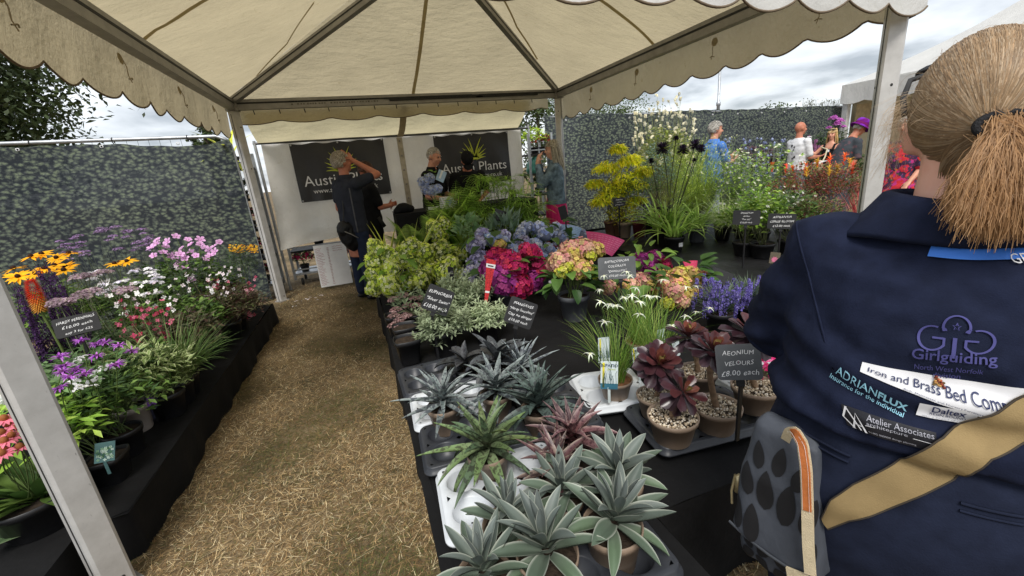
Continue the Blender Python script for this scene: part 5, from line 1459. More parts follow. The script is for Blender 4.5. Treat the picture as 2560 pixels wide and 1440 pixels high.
straps('yellow edged strap leaved plant right with a tall curved leaf', 1048, 720, 3.95, [(1012, 560, 0), (1105, 530, .1), (1035, 545, 0), (1078, 588, -.1), (1050, 605, -.15), (1030, 590, .1), (1090, 620, -.1)], .05, rgb((136, 158, 80)), rgb((230, 224, 110)), 'yellow edged strap leaved plants')
def frond(m, b, az, pitch, L, W, curve, npair, col, lw=0.23):
    """pinnate frond: arching rachis with paired, toothed pinnae"""
    t = np.linspace(0, 1, 12); a = pitch - curve * t
    ds = L / 11
    hx = np.concatenate([[0], np.cumsum(np.cos(a[:-1]) * ds)]); hz = np.concatenate([[0], np.cumsum(np.sin(a[:-1]) * ds)])
    pts = np.stack([b[0] + hx * math.cos(az), b[1] + hx * math.sin(az), b[2] + hz], 1)
    tubes(m, pts, .003, .0012, 4, col * .8)
    f = np.linspace(.12, .97, npair)
    pp = np.stack([np.interp(f, t, pts[:, k]) for k in range(3)], 1); aa = np.interp(f, t, a)
    wl = W * np.sin(PI * np.clip(f, 0, 1) ** .7) ** .8 + .01
    for s in (-1, 1):
        bs, zz, pi2, ll = pp, az + s * 1.1 + 0 * f, aa * .35 - .1, wl
        leaves(m, bs, zz, pi2, ll, ll * lw, .5, 5, 3, 'lance', .15, col * rng.uniform(.75, 1.2, (npair, 1)), roll=s * .2)
def fern(lab, px_, py_, Y, tips, L, W, npair, pal, grp, zb=0.0):
    c = PY(px_, py_, Y)
    t = thing('fern_plant', lab, 'fern', (c[0], Y, ZR + zb), 0, grp); pot(t, (0, 0, 0), .11, .2, BLACKPOT)
    b = np.array([0, 0, .18])
    for x, y, dy in tips:
        e_ = PY(x, y, Y + dy) - np.array([c[0], Y, ZR + zb]); d = e_ - b; L_ = np.linalg.norm(d)
        m = MB(); frond(m, b, math.atan2(d[1], d[0]), min(1.5, math.asin(d[2] / L_) + .28), L_ * 1.05, W * rng.uniform(.8, 1.1), .56, npair, np.asarray(pal[rng.integers(0, len(pal))])); m.build('frond', FOL, t)
    return t
FG = [rgb((132, 168, 62)), rgb((150, 184, 74)), rgb((112, 148, 54)), rgb((162, 192, 90))]
fern('tall fern with yellow green fronds rising before the man holding flowers', 1150, 700, 4.7, [(1130, 440, 0), (1100, 470, -.1), (1060, 500, -.2), (1075, 530, -.3), (1180, 455, .1), (1150, 470, -.2), (1215, 480, 0), (1110, 520, -.3), (1055, 545, -.3), (1160, 520, -.4), (1120, 500, .2), (1140, 455, .2), (1200, 500, -.2), (1090, 500, .1)] + [(rng.uniform(1055, 1230), rng.uniform(450, 570), rng.uniform(-.45, .2)) for _ in range(24)], .6, .20, 28, FG, 'ferns at the far end of the bench')
fern('darker fern left of the tall fern below the till counter', 1050, 700, 4.75, [(985, 560, 0), (1000, 590, -.2), (1030, 560, .1), (1060, 570, -.2), (1010, 620, -.3), (1090, 580, -.2), (1040, 600, -.3), (960, 590, 0)] + [(rng.uniform(965, 1100), rng.uniform(545, 640), rng.uniform(-.4, .1)) for _ in range(12)], .5, .16, 24, [c * .7 for c in FG], 'ferns at the far end of the bench')
fern('low fern in front of the sedge behind the lavender blue heads', 1180, 700, 4.0, [(1130, 590, 0), (1150, 560, 0), (1190, 565, .1), (1210, 580, .2), (1165, 600, -.1), (1235, 575, .2), (1120, 620, 0)] + [(rng.uniform(1120, 1250), rng.uniform(545, 620), rng.uniform(-.1, .3)) for _ in range(10)], .4, .09, 20, [c * .75 for c in FG], 'ferns at the far end of the bench')
def sedge(lab, px_, py_, Y, n, rad, zc, pal, grp, L=.22, w=.006, stem=True):
    c = PY(px_, py_, Y)
    t = thing('sedge_plant', lab, 'sedge', (c[0], Y, ZR), 0, grp); pot(t, (0, 0, 0), .11, .2, BLACKPOT)
    ends = np.stack([rng.uniform(-1, 1, n) * rad[0], rng.uniform(-1, 1, n) * rad[1], zc + rng.uniform(-1, 1, n) * rad[2]], 1)
    ends[:, 2] -= .35 * rad[2] * (np.abs(ends[:, 0]) / rad[0]) ** 2
    sm = MB(); tubes(sm, stems_between(np.repeat([[0, 0, .18]], n, 0), ends, .08, 6), .0028, .0018, 4, rgb((88, 112, 52))); sm.build('stems', STEMM, t, stuff=True)
    m = MB(); k = 16
    bs = np.repeat(ends, k, 0); nn = n * k
    leaves(m, bs, np.tile(np.arange(k) * 2 * PI / k, n) + rng.normal(0, .25, nn), rng.uniform(.0, .7, nn), L * rng.uniform(.6, 1.1, nn), w, rng.uniform(.5, 1.5, nn), 6, 3, 'lance', .3, np.asarray(pal)[rng.integers(0, len(pal), nn)] * rng.uniform(.7, 1.2, (nn, 1)))
    m.build('foliage', FOL, t, stuff=True)
    return t
sedge('umbrella sedge with drooping whorls behind the blue hydrangea', 1265, 690, 4.6, 110, (.46, .32, .30), .68, FG, 'umbrella sedges', .23, .011)
sedge('umbrella sedge nearest the denim jacket', 1310, 690, 4.75, 50, (.2, .25, .2), .45, [c * .9 for c in FG], 'umbrella sedges', .2, .011)
q = PY(1345, 560, 4.9)
t = thing('leafy_shrub', 'small bright leaved shrub in front of the denim jacket', 'shrub', (q[0], 4.9, ZR)); pot(t, (0, 0, 0), .1, .18, BLACKPOT)
bushy(t, (0, 0, q[2] - ZR - .10), (.16, .15, .18), 300, .06, .035, [rgb((104, 132, 58)), rgb((88, 116, 50))], 'broad', base=(0, 0, .16))
q = PY(1172, 588, 3.75)
t = thing('glaucous_plant', 'blue green lobed plant between the ferns and blue hydrangea', 'plant', (q[0], 3.75, ZR)); pot(t, (0, 0, 0), .09, .17, BLACKPOT)
bushy(t, (0, 0, q[2] - ZR), (.14, .13, .17), 150, .085, .04, [rgb((132, 158, 116)), rgb((112, 142, 100))], 'broad', base=(0, 0, .16), pitch=(.2, 1.2))
q = PY(1262, 570, 3.95)
t = thing('glaucous_plant', 'blue grey upright leaves behind the blue hydrangea heads', 'plant', (q[0], 3.95, ZR)); pot(t, (0, 0, 0), .09, .17, BLACKPOT)
bushy(t, (0, 0, q[2] - ZR - .02), (.2, .13, .15), 120, .11, .03, [rgb((128, 148, 132)), rgb((108, 132, 104))], 'strap', base=(0, 0, .16), pitch=(.8, 1.5))

# ---- bench signs
sign('black sign EUPHORBIA silver swan over the variegated shrub', 1095, 750, 2.22, .15, .145, -.12, .3, .52, ['EUPHORBIA', '"Silver Swan"', '£10.00 each'], ZR, sizes=[.9, .9, 1.1])
sign('black mangave sign with four chalk lines before the grey pot', 1302, 782, 2.0, .155, .145, -.25, .35, .46, ['MANGAVES', '"Hardy Succulent"', 'Clay no danger', '£10.00 each'], ZR)
sign('thin black sign seen nearly edge on beside the lime panicles', 1128, 690, 2.85, .10, .13, 1.05, .1, .38, ['£10', 'each'], ZR)
sign('grey chalk sign RHYNCOSPORA over the star grass', 1542, 670, 2.02, .215, .13, -.5, .3, .0, ['RHYNCOSPORA', 'COLORATA', '"Dominicana"', '£10.00 each'], ZR, SLATEG, post_dx=.02)
sign('grey chalk sign AEONIUM in the front of the aeonium pots', 1846, 905, .87, .125, .11, -.75, .35, -.12, ['AEONIUM', 'VELOURS', '£8.00 each'], ZR + .12, SLATEG, sizes=[.9, .9, 1.1])
sign('blank back of a black sign leaning before the pink skirt', 1408, 532, 3.6, .085, .13, -1.0, .1, -.3, None, ZR)
sign('blank black sign among the sedge above the blue hydrangea', 1254, 540, 3.9, .17, .12, .6, .3, .35, None, ZR)
sign('blank dark sign tilted beside the lavender', 1802, 692, 2.15, .16, .10, -.3, .5, .5, None, ZR)
# =================================================================== LEFT BENCH: COTTAGE FLOWERS
def base_at(px_, py_, Y, z):
    c = PY(px_, py_, Y); return np.array([c[0], Y, z])
def place(name, lab, cat, px_, Y, z, potr=.09, poth=.15, pmt=None, grp=None, pyref=700):
    """foot of the plant straight below the pixel column of its crown"""
    c = PY(px_, pyref, Y)
    if z == ZL: c[0] = min(c[0], -1.25)      # pots stand back from the bench edge
    t = thing(name, lab, cat, (c[0], Y, z), 0, grp)
    if pmt is not False: pot(t, (0, 0, 0), potr, poth, pmt or BLACKPOT)
    return t, np.array([c[0], Y, z])
def rel(b, px_, py_, Y): return PY(px_, py_, Y) - b
def daisy(t, b, pts, r, np_, petal, cone, col_c, down=0.15, pw=.3, ch=.4, stem_r=.0025, name='flower', petal2=None, sc=(0.09, 0.13, 0.04)):
    for p_ in pts:
        sm = MB(); tubes(sm, stems_between([[rng.normal(0, .02), rng.normal(0, .02), .12]], [p_], .05, 6), stem_r, stem_r * .7, 4, sc); so_ = sm.build('stem', STEMM, t)
        fm = MB(); az = rng.uniform(0, 6.28) + np.arange(np_) * 2 * PI / np_ + rng.normal(0, .08, np_); rr = r * rng.uniform(.85, 1.15)
        tl = rng.uniform(-.35, .35, 2) + [.25, 0]
        mb2 = MB()
        leaves(mb2, np.stack([.25 * cone * np.cos(az), .25 * cone * np.sin(az), 0 * az], 1), az, .1 + rng.normal(0, .12, np_), rr * rng.uniform(.85, 1.1, np_), rr * pw * 2, .15 + down * 2, 4, 3, 'broad', .15, np.asarray(petal) * rng.uniform(.85, 1.1, (np_, 1)), tip=petal2)
        spheres(mb2, [(0, 0, cone * ch)], (cone, cone, cone * ch * 2), col_c, 8, 6)
        v, c, q, tt = mb2.data()
        Rm_ = np.array(Matrix.Rotation(tl[0], 3, 'X') @ Matrix.Rotation(tl[1], 3, 'Y'))
        fm.add(v @ Rm_.T + p_, q, c); fm.build(name, FLW, so_)
# rudbeckias
t, b = place('rudbeckia_plant', 'tall yellow black eyed daisies left of the purple haze flowers', 'daisy plant', 110, 3.75, ZL)
daisy(t, b, [rel(b, *p_) for p_ in ((78, 642, 3.7), (105, 636, 3.75), (172, 634, 3.8), (138, 664, 3.7), (112, 672, 3.6), (165, 668, 3.75), (160, 676, 3.6), (45, 692, 3.6), (90, 684, 3.6), (142, 645, 3.9), (35, 672, 3.7))], .062, 14, rgb((244, 180, 30)), .015, rgb((60, 34, 20)), .15, .16, .5)
bushy(t, (0, 0, .45), (.22, .2, .25), 260, .10, .03, [rgb((98, 128, 52)), rgb((116, 146, 62)), rgb((80, 108, 44))], 'lance', base=(0, 0, .12), stems=14)
t, b = place('rudbeckia_plant', 'two yellow black eyed daisies in front of the mauve mallow', 'daisy plant', 305, 4.15, ZL)
daisy(t, b, [rel(b, *p_) for p_ in ((286, 660, 4.1), (318, 654, 4.15), (300, 657, 4.2))], .065, 15, rgb((244, 184, 34)), .016, rgb((60, 34, 20)), .15, .16, .5)
bushy(t, (0, 0, .42), (.18, .18, .2), 180, .09, .03, GREENS, 'lance', base=(0, 0, .12))
# red hot poker
t, b = place('poker_plant', 'red hot poker with orange red top and yellow foot', 'red hot poker', 85, 2.95, ZL)
p_ = rel(b, 75, 700, 2.95); p2 = rel(b, 100, 775, 2.95)
sm = MB(); tubes(sm, stems_between([[0, 0, .1]], [p2], .03, 6), .007, .006, 6, rgb((110, 128, 70))); sm.build('stem', STEMM, t)
fm = MB(); n = 330; f = np.arange(n) / n; az = f * n * 2.39996
axis = p_ - p2
rad = .030 * np.sin(PI * np.clip(.12 + f * .80, 0, 1)) ** .7
bs = p2 + axis * f[:, None] + np.stack([rad * .6 * np.cos(az), rad * .6 * np.sin(az), 0 * az], 1)
cc = np.where(f[:, None] < .30, rgb((240, 178, 84)), np.where(f[:, None] < .45, rgb((240, 132, 62)), rgb((228, 66, 34)))) * rng.uniform(.8, 1.1, (n, 1))
leaves(fm, bs, az, -.75 + .9 * f ** 2, .030 - .012 * f, .007, -.3, 3, 3, 'strap', .6, cc); fm.build('flower_spike', FLW, t)
m = MB(); n = 40; leaves(m, np.repeat([[0, 0, .12]], n, 0), rng.uniform(0, 6.28, n), rng.uniform(.8, 1.4, n), rng.uniform(.4, .6, n), .018, rng.uniform(.6, 1.8, n), 8, 3, 'blade', .5, rgb((84, 110, 66)) * rng.uniform(.8, 1.2, (n, 1))); m.build('foliage', FOL, t, stuff=True)
# dark purple salvia spikes
for lab, px_, Y, pts in (('dark purple salvia spikes behind the red hot poker', 110, 3.1, [(95, 660), (108, 655), (120, 672), (140, 700), (150, 712), (128, 690), (162, 742), (100, 690), (172, 760), (112, 720), (135, 735), (148, 750), (85, 672)]),
                        ('dark purple salvia spikes at the foot of the near post', 55, 3.0, [(35, 705), (48, 718), (60, 735), (72, 762), (52, 750), (40, 735), (85, 790), (65, 780)])):
    t, b = place('salvia_plant', lab, 'salvia', px_, Y, ZL, grp='dark purple salvias')
    for k, (x, y) in enumerate(pts):
        e_ = rel(b, x, y, Y + rng.uniform(-.15, .15)); s0 = np.array([rng.normal(0, .04), rng.normal(0, .04), .1])
        st = stems_between([s0], [e_], .05, 9); fm = MB(); tubes(fm, st, .0025, .0015, 4, rgb((58, 40, 62)))
        nn = 110; f = rng.uniform(.42, 1, nn); ph = rng.uniform(0, 6.28, nn)
        c_ = np.stack([np.interp(f, np.linspace(0, 1, 9), st[0, :, q]) for q in range(3)], 1)
        florets(fm, c_ + .008 * np.stack([np.cos(ph), np.sin(ph), 0 * ph], 1), np.stack([np.cos(ph), np.sin(ph), .4 + 0 * ph], 1), .011 * (1.2 - .6 * f), np.array([rgb((64, 38, 78)), rgb((80, 50, 96)), rgb((46, 28, 56))])[rng.integers(0, 3, nn)], 3, .5, .5)
        fm.build('flower_spike', FLW, t)
    bushy(t, (0, 0, .28), (.16, .15, .16), 160, .07, .03, DGREENS, 'leaf', base=(0, 0, .1), stems=0)
# verbena haze
t, b = place('verbena_plant', 'airy purple verbena haze against the printed hedge', 'verbena', 270, 5.15, ZL)
pts = np.array([(x, 575 + 28 * abs((x - 300) / 120) ** 1.3 + rng.uniform(-12, 50)) for x in rng.uniform(145, 395, 46)])
sm = MB()
for x, y in pts:
    Yq = 5.1 + rng.uniform(-.3, .25); e_ = rel(b, x, y, Yq)
    s0 = np.array([e_[0] * .55, (Yq - 5.15) * .5, .1]); tubes(sm, stems_between([s0], [e_], .03, 6), .002, .0014, 4, rgb((88, 96, 84)))
    fm = MB(); umbel(fm, e_, rng.uniform(.03, .055), 46, [rgb((158, 128, 172)), rgb((130, 100, 142)), rgb((176, 148, 188)), rgb((116, 96, 116))], .0085, .3); fm.build('flower_head', FLW, t)
n = 130; a_ = np.stack([rng.uniform(-.6, .6, n), rng.uniform(-.3, .2, n), np.full(n, .12)], 1); e2 = a_ * [1.25, 1, 1] + [0, 0, 0] + np.stack([rng.normal(0, .05, n), 0 * a_[:, 0], rng.uniform(.35, .72, n)], 1)
tubes(sm, stems_between(a_, e2, .05, 5), .002, .001, 3, rgb((96, 104, 82))); sm.build('stems', STEMM, t, stuff=True)
bushy(t, (0, 0, .25), (.65, .3, .28), 500, .07, .012, [rgb((84, 98, 66)), rgb((98, 110, 78))], 'lance', stems=0)
# mauve mallow
t, b = place('mallow_plant', 'mauve pink mallow in full flower beside the back post', 'mallow', 465, 4.45, ZL, .1, .18)
MP = [(395, 600), (440, 592), (470, 600), (500, 612), (548, 606), (380, 620), (415, 618), (455, 622), (478, 612), (512, 620), (525, 625), (538, 630), (408, 632), (450, 636), (462, 646), (430, 640), (475, 655), (445, 662), (460, 672), (525, 640), (515, 648), (480, 632), (385, 640), (535, 618), (420, 605), (500, 600), (392, 610), (490, 640), (478, 700), (440, 650)]
sm = MB()
for x, y in MP:
    Yq = 4.4 + rng.uniform(-.15, .15); e_ = rel(b, x, y, Yq); tubes(sm, stems_between([[rng.normal(0, .04), rng.normal(0, .04), .14]], [e_], .06, 6), .003, .002, 4, rgb((96, 116, 62)))
    fm = MB(); az = rng.uniform(0, 6.28) + np.arange(5) * 1.2566; tl = np.array(Matrix.Rotation(rng.uniform(.2, 1.1), 3, 'X') @ Matrix.Rotation(rng.uniform(-.6, .6), 3, 'Y'))
    q_ = MB(); leaves(q_, np.zeros((5, 3)), az, .55, .036 * rng.uniform(.85, 1.2), .022, .5, 5, 5, 'petal', .2, rgb((214, 158, 210)), basecol=rgb((176, 96, 168)), tip=rgb((228, 184, 224))); spheres(q_, [(0, 0, .008)], .006, rgb((232, 214, 222)), 6, 5)
    v, c, qd, _t = q_.data(); fm.add(v @ tl.T + e_, qd, c); fm.build('flower', FLW, t)
sm.build('stems', STEMM, t, stuff=True)
bushy(t, (0, 0, .42), (.42, .28, .3), 650, .06, .045, DGREENS + GREENS, 'broad', base=(0, 0, .14), stems=10)
# white phlox-like mass and agastache domes
t, b = place('white_phlox_plant', 'white flowered plant in the middle of the left bench', 'plant', 280, 3.95, ZL)
for (x, y) in [(x, y) for x, y in zip(rng.uniform(200, 400, 34), rng.uniform(668, 740, 34))]:
    e_ = rel(b, x, y, 3.95 - (y - 700) * .005 + rng.uniform(-.1, .1)); fm = MB(); umbel(fm, e_, .03, 16, [rgb((236, 234, 240)), rgb((222, 216, 232)), rgb((244, 244, 240))], .014, .4); fm.build('flower_head', FLW, t)
bushy(t, (0, 0, .36), (.5, .28, .22), 800, .06, .02, GREENS, 'lance', base=(0, 0, .12), stems=16)
for i, (lab, x, y, Y, r) in enumerate((('mauve domed sedum head above the white phlox', 255, 682, 3.7, .05), ('mauve sedum dome at the left of the white phlox', 193, 692, 3.55, .055), ('wide dusty mauve sedum clump behind the chalk sign', 232, 735, 3.2, .075), ('small pinkish sedum dome beside the poker', 170, 752, 2.95, .05), ('greying sedum dome in front of the white phlox', 320, 722, 3.4, .05))):
    t, b = place('sedum_plant', lab, 'sedum', x, Y, ZL, .07, .12, grp='mauve domed sedums on the left bench')
    e_ = rel(b, x, y, Y)
    for k in range(5):
        o_ = np.array([rng.uniform(-r, r), rng.uniform(-r, r), rng.uniform(-.02, .01)]) * (k > 0)
        sm = MB(); tubes(sm, stems_between([[0, 0, .1]], [e_ + o_], .06, 6), .003, .002, 4, rgb((110, 116, 88))); so_ = sm.build('stem', STEMM, t)
        fm = MB(); umbel(fm, e_ + o_, r * .72, 130, [rgb((178, 152, 166)), rgb((156, 132, 146)), rgb((196, 176, 186)), rgb((160, 148, 136))], .007, .4); fm.build('flower_head', FLW, so_)
    bushy(t, (0, 0, .26), (.12, .12, .16), 140, .06, .026, [rgb((104, 120, 84)), rgb((88, 106, 70))], 'leaf', base=(0, 0, .1), stems=0)
# tagetes-like golden bush in a grey-beige pot
b0 = P(628, 768, ZL)
t = thing('golden_daisy_bush', 'bushy plant topped with small golden flowers in a taupe pot by the back post', 'plant', (b0[0], b0[1] + .02, ZL)); b = np.array([b0[0], b0[1] + .02, ZL])
pot(t, (0, 0, 0), .095, .17, TAUPE)
bushy(t, (0, 0, .42), (.17, .17, .27), 1000, .045, .006, DGREENS, 'lance', base=(0, 0, .15), stems=12)
m = MB(); pp = np.array([rel(b, x, y, b[1] + rng.uniform(-.15, .15)) for x, y in zip(rng.uniform(572, 645, 130), rng.uniform(612, 632, 130))])
florets(m, pp, np.array([[0, -.3, 1]]) + rng.normal(0, .3, (130, 3)), .013, np.array([rgb((236, 178, 40)), rgb((222, 150, 30)), rgb((240, 196, 66))])[rng.integers(0, 3, 130)], 6, .2, .35); m.build('flowers', FLW, t, stuff=True)
# gaura: thin wands with white and pink butterflies
def gaura(lab, x0, x1, y0, y1, Y, n, pal, px_, lp, leafpal, nl=500):
    t, b = place('gaura_plant', lab, 'gaura', px_, Y, ZL, grp='wand flowered gauras')
    sm = MB()
    for k in range(n):
        x, y = rng.uniform(x0, x1), rng.uniform(y0, y1)
        e_ = rel(b, x, y, Y + rng.uniform(-.25, .2)); s0 = np.array([e_[0] * .3, rng.normal(0, .05), .12])
        st = stems_between([s0], [e_], .08, 8); tubes(sm, st, .0018, .001, 3, lp)
        nf = rng.integers(1, 4)
        for q in range(nf):
            f = 1 - q * .12; c_ = np.array([np.interp(f, np.linspace(0, 1, 8), st[0, :, i]) for i in range(3)])
            fm = MB(); florets(fm, [c_], [rng.normal(0, .5, 3) + [0, -.8, .4]], rng.uniform(.012, .02), [pal[rng.integers(0, len(pal))]], 4, .2, .42); fm.build('flower', FLW, t)
    sm.build('stems', STEMM, t, stuff=True)
    bushy(t, (0, 0, .22), (.3, .25, .2), nl, .05, .012, leafpal, 'lance', base=(0, 0, .1), stems=20, stemcol=tuple(lp))
RB = [rgb((92, 66, 60)), rgb((84, 86, 56)), rgb((70, 62, 48)), rgb((102, 100, 70))]
gaura('white gaura wands in front of the mallow', 430, 610, 665, 745, 4.15, 28, [rgb((240, 238, 240)), rgb((240, 226, 232))], 520, rgb((120, 120, 80)), RB + GREENS)
gaura('pink gaura wands near the bench end', 520, 650, 690, 800, 4.3, 34, [rgb((222, 128, 150)), rgb((200, 82, 112)), rgb((236, 176, 190))], 580, rgb((120, 76, 70)), RB)
gaura('deep pink gaura behind the tall grass clump', 290, 430, 750, 850, 3.3, 34, [rgb((196, 62, 104)), rgb((220, 110, 140)), rgb((176, 50, 84))], 360, rgb((120, 76, 70)), RB)
gaura('white dotted gaura between the phlox and the grass clump', 240, 440, 700, 770, 3.6, 26, [rgb((244, 242, 240)), rgb((236, 214, 222))], 350, rgb((110, 120, 76)), GREENS + RB)
t, b = place('dark_leaved_plant', 'dark bronze leaved plant at the bench edge before the golden bush', 'plant', 560, 4.1, ZL, grp=None)
bushy(t, (0, 0, .24), (.34, .28, .18), 900, .055, .012, RB, 'lance', base=(0, 0, .1), stems=20, stemcol=(.09, .05, .04))
# tall grass clump
def strap_clump(lab, px_, Y, z, n, L, w, pal, zb=.14, cat='grass', name='grass_clump', spread=.07, pmin=.75, pmax=1.5, cv=(.2, 1.5), potr=.09, grp=None, edge=None, pmt=None):
    t, b = place(name, lab, cat, px_, Y, z, potr, .15, pmt, grp)
    rr = spread * np.sqrt(rng.uniform(0, 1, n)); th = rng.uniform(0, 6.28, n)
    m = MB(); leaves(m, np.stack([rr * np.cos(th), rr * np.sin(th), np.full(n, zb)], 1), th + rng.normal(0, .6, n), rng.uniform(pmin, pmax, n), rng.uniform(.55, 1.05, n) * L, w, rng.uniform(cv[0], cv[1], n), 9, 3, 'blade', .45, np.asarray(pal)[rng.integers(0, len(pal), n)] * rng.uniform(.75, 1.2, (n, 1)), edge=edge)
    m.build('foliage', FOL, t, stuff=True); return t, b
strap_clump('fresh green strap grass clump in the middle of the left bench edge', 455, 3.0, ZL, 190, .42, .009, [rgb((102, 134, 68)), rgb((120, 150, 82)), rgb((84, 116, 56))])
strap_clump('taller thin stemmed grass clump left of the strap grass', 370, 2.9, ZL, 120, .48, .006, [rgb((112, 130, 78)), rgb((96, 118, 66)), rgb((136, 140, 96))], cv=(.05, .5))
# variegated phlox mass
t, b = place('variegated_phlox', 'cream edged leafy mass along the bench edge', 'plant', 462, 2.75, ZL)
bushy(t, (-.04, .08, .18), (.19, .26, .12), 520, .046, .012, [rgb((104, 128, 62)), rgb((118, 142, 74))], 'leaf', edge=rgb((206, 212, 160)), base=(0, 0, .1), cols=5, stems=18)
t, b = place('variegated_phlox', 'cream edged leaves behind the chalk sign of perennials', 'plant', 250, 2.75, ZL)
bushy(t, (0, 0, .30), (.26, .2, .14), 420, .07, .022, [rgb((112, 132, 70)), rgb((126, 146, 84))], 'leaf', edge=rgb((210, 214, 166)), base=(0, 0, .1), cols=5, stems=12)
# monarda
t, b = place('bee_balm_plant', 'bright purple bee balm flowers below the chalk sign', 'bee balm', 60, 2.45, ZL)
for x, y, Yq in ((205, 852, 2.5), (240, 860, 2.5), (262, 858, 2.5), (298, 864, 2.45), (150, 892, 2.25), (242, 890, 2.35), (290, 912, 2.25), (155, 930, 2.15), (212, 936, 2.15), (175, 942, 2.1), (150, 970, 2.05), (160, 915, 2.2), (330, 878, 2.5), (190, 925, 2.2)):
    e_ = rel(b, x, y, Yq); sm = MB(); tubes(sm, stems_between([[e_[0] * .3, e_[1] * .3, .12]], [e_], .05, 6), .0028, .002, 4, rgb((92, 112, 58))); so_ = sm.build('stem', STEMM, t)
    fm = MB(); k = 26; az = rng.uniform(0, 6.28, k)
    leaves(fm, np.repeat([e_], k, 0) + np.stack([.006 * np.cos(az), .006 * np.sin(az), 0 * az], 1), az, rng.uniform(-.1, 1.1, k), rng.uniform(.022, .036, k), .007, rng.uniform(.4, 1.4, k), 4, 3, 'strap', .5, np.array([rgb((186, 108, 206)), rgb((162, 84, 186)), rgb((206, 136, 220))])[rng.integers(0, 3, k)]); spheres(fm, [e_], .011, rgb((110, 60, 110)), 7, 5); fm.build('flower', FLW, so_)
bushy(t, (.06, .0, .26), (.30, .22, .16), 620, .06, .022, GREENS, 'leaf', base=(0, 0, .12), stems=16)
# physostegia: grey green lance leaves, white lipped flowers, in the front pots
b0 = P(345, 1095, ZL)
t = thing('obedient_plant', 'grey green leafy plant with white lipped flowers in the beige pot', 'plant', (b0[0] - .03, b0[1] + .1, ZL)); b = np.array([b0[0] - .03, b0[1] + .1, ZL])
pot(t, (0.0, 0, 0), .082, .16, BEIGEPOT)
bushy(t, (-.13, .05, .33), (.19, .2, .16), 420, .075, .024, [rgb((92, 120, 74)), rgb((106, 132, 86)), rgb((76, 104, 62))], 'lance', base=(0, 0, .14), stems=16)
for x, y, Yq in ((185, 905, 2.3), (200, 895, 2.35), (180, 955, 2.2), (205, 962, 2.2), (225, 955, 2.25), (195, 945, 2.2), (250, 925, 2.35), (275, 916, 2.4), (222, 965, 2.2), (240, 945, 2.3), (190, 972, 2.15)):
    e_ = rel(b, x, y, Yq); sm = MB(); tubes(sm, stems_between([[0, 0, .14]], [e_], .08, 6), .0022, .0016, 4, rgb((100, 124, 76))); so_ = sm.build('stem', STEMM, t)
    fm = MB(); k = 7; az = rng.uniform(0, 6.28, k); leaves(fm, e_ + rng.normal(0, .006, (k, 3)), az, rng.uniform(-.3, .6, k), .022, .012, .9, 4, 3, 'petal', .5, rgb((240, 240, 240))); fm.build('flower', FLW, so_)
plant_label('dark label with a purple flower picture in the beige pot', 377, 1003, b[1] - .01, .055, .09, .35, .05, .25, mat('label_dark', (.03, .03, .05), .35), None, 0, None, None, lambda m_, w, h: florets(m_, rng.normal(0, .010, (26, 3)) * [1, 0, 1.4] + [0, -.0018, -.01], [[0, -1, 0]], .006, rgb((150, 100, 196)), 4))
b0 = P(312, 1150, ZL)
t = thing('obedient_plant', 'leafy grey green plant in the black pot next to the beige one', 'plant', (b0[0], b0[1] + .06, ZL)); pot(t, (0, 0, 0), .08, .14, BLACKPOT)
bushy(t, (-.12, .05, .30), (.17, .16, .15), 380, .075, .024, [rgb((88, 116, 68)), rgb((102, 128, 82)), rgb((72, 98, 58))], 'lance', base=(0, 0, .12), stems=14)
b0 = P(268, 1220, ZL)
t = thing('obedient_plant', 'square black pot with a silvery picture label at the bench edge', 'plant', (b0[0], b0[1] + .06, ZL)); pot(t, (0, 0, 0), .075, .13, BLACKPOT, square=.6, a0=.3)
bushy(t, (-.10, .05, .24), (.10, .10, .10), 140, .06, .022, GREENS, 'lance', base=(0, 0, .12), stems=8)
plant_label('silvery green picture label in the square black pot', 262, 1130, b0[1] + .0, .065, .085, .5, .3, .3, mat('label_teal_green', (.10, .20, .20), .35), None, 0, None, None, lambda m_, w, h: florets(m_, np.stack([rng.uniform(-.026, .026, 40), np.full(40, -.0018), rng.uniform(-.036, .02, 40)], 1), [[0, -1, 0]], .006, np.array([rgb((210, 226, 214)), rgb((80, 120, 84)), rgb((150, 186, 150))])[rng.integers(0, 3, 40)], 4))
# big leaved coneflower in the front corner
b0 = P(115, 1310, ZL)
t = thing('coneflower_plant', 'broad leaved pink coneflower in the big black pot behind the near post', 'coneflower', (b0[0], b0[1], ZL)); b = np.array([b0[0], b0[1], ZL])
pot(t, (0, 0, 0), .14, .15, BLACKPOT)
for k in range(34):
    m = MB(); az = rng.uniform(0, 6.28); leaves(m, [(rng.normal(0, .02), rng.normal(0, .02), .12)], az, rng.uniform(.3, 1.2), rng.uniform(.16, .30), rng.uniform(.035, .05), rng.uniform(.3, 1.1), 9, 5, 'leaf', .35, GREENS[rng.integers(0, 4)] * rng.uniform(.8, 1.15), wave=.08); m.build('leaf', FOL, t)
daisy(t, b, [rel(b, *p_) for p_ in ((12, 1048, 1.9), (22, 1062, 1.9), (8, 1082, 1.85), (30, 1090, 1.85), (52, 1120, 1.8), (12, 1105, 1.8), (8, 1135, 1.75), (35, 1075, 1.95), (10, 1128, 1.78), (-25, 1090, 1.85))], .03, 12, rgb((226, 130, 150)), .012, rgb((160, 100, 60)), .4, .2, .6)
t, b = place('white_phlox_plant', 'white flowers showing left of the near post', 'plant', 5, 2.15, ZL, pyref=950)
for x, y in ((3, 985), (15, 995), (25, 1000), (8, 1010), (40, 1005), (5, 950), (30, 985)):
    e_ = rel(b, x, y, 2.15); fm = MB(); umbel(fm, e_, .02, 8, [rgb((240, 240, 238))], .014, .3); fm.build('flower_head', FLW, t)
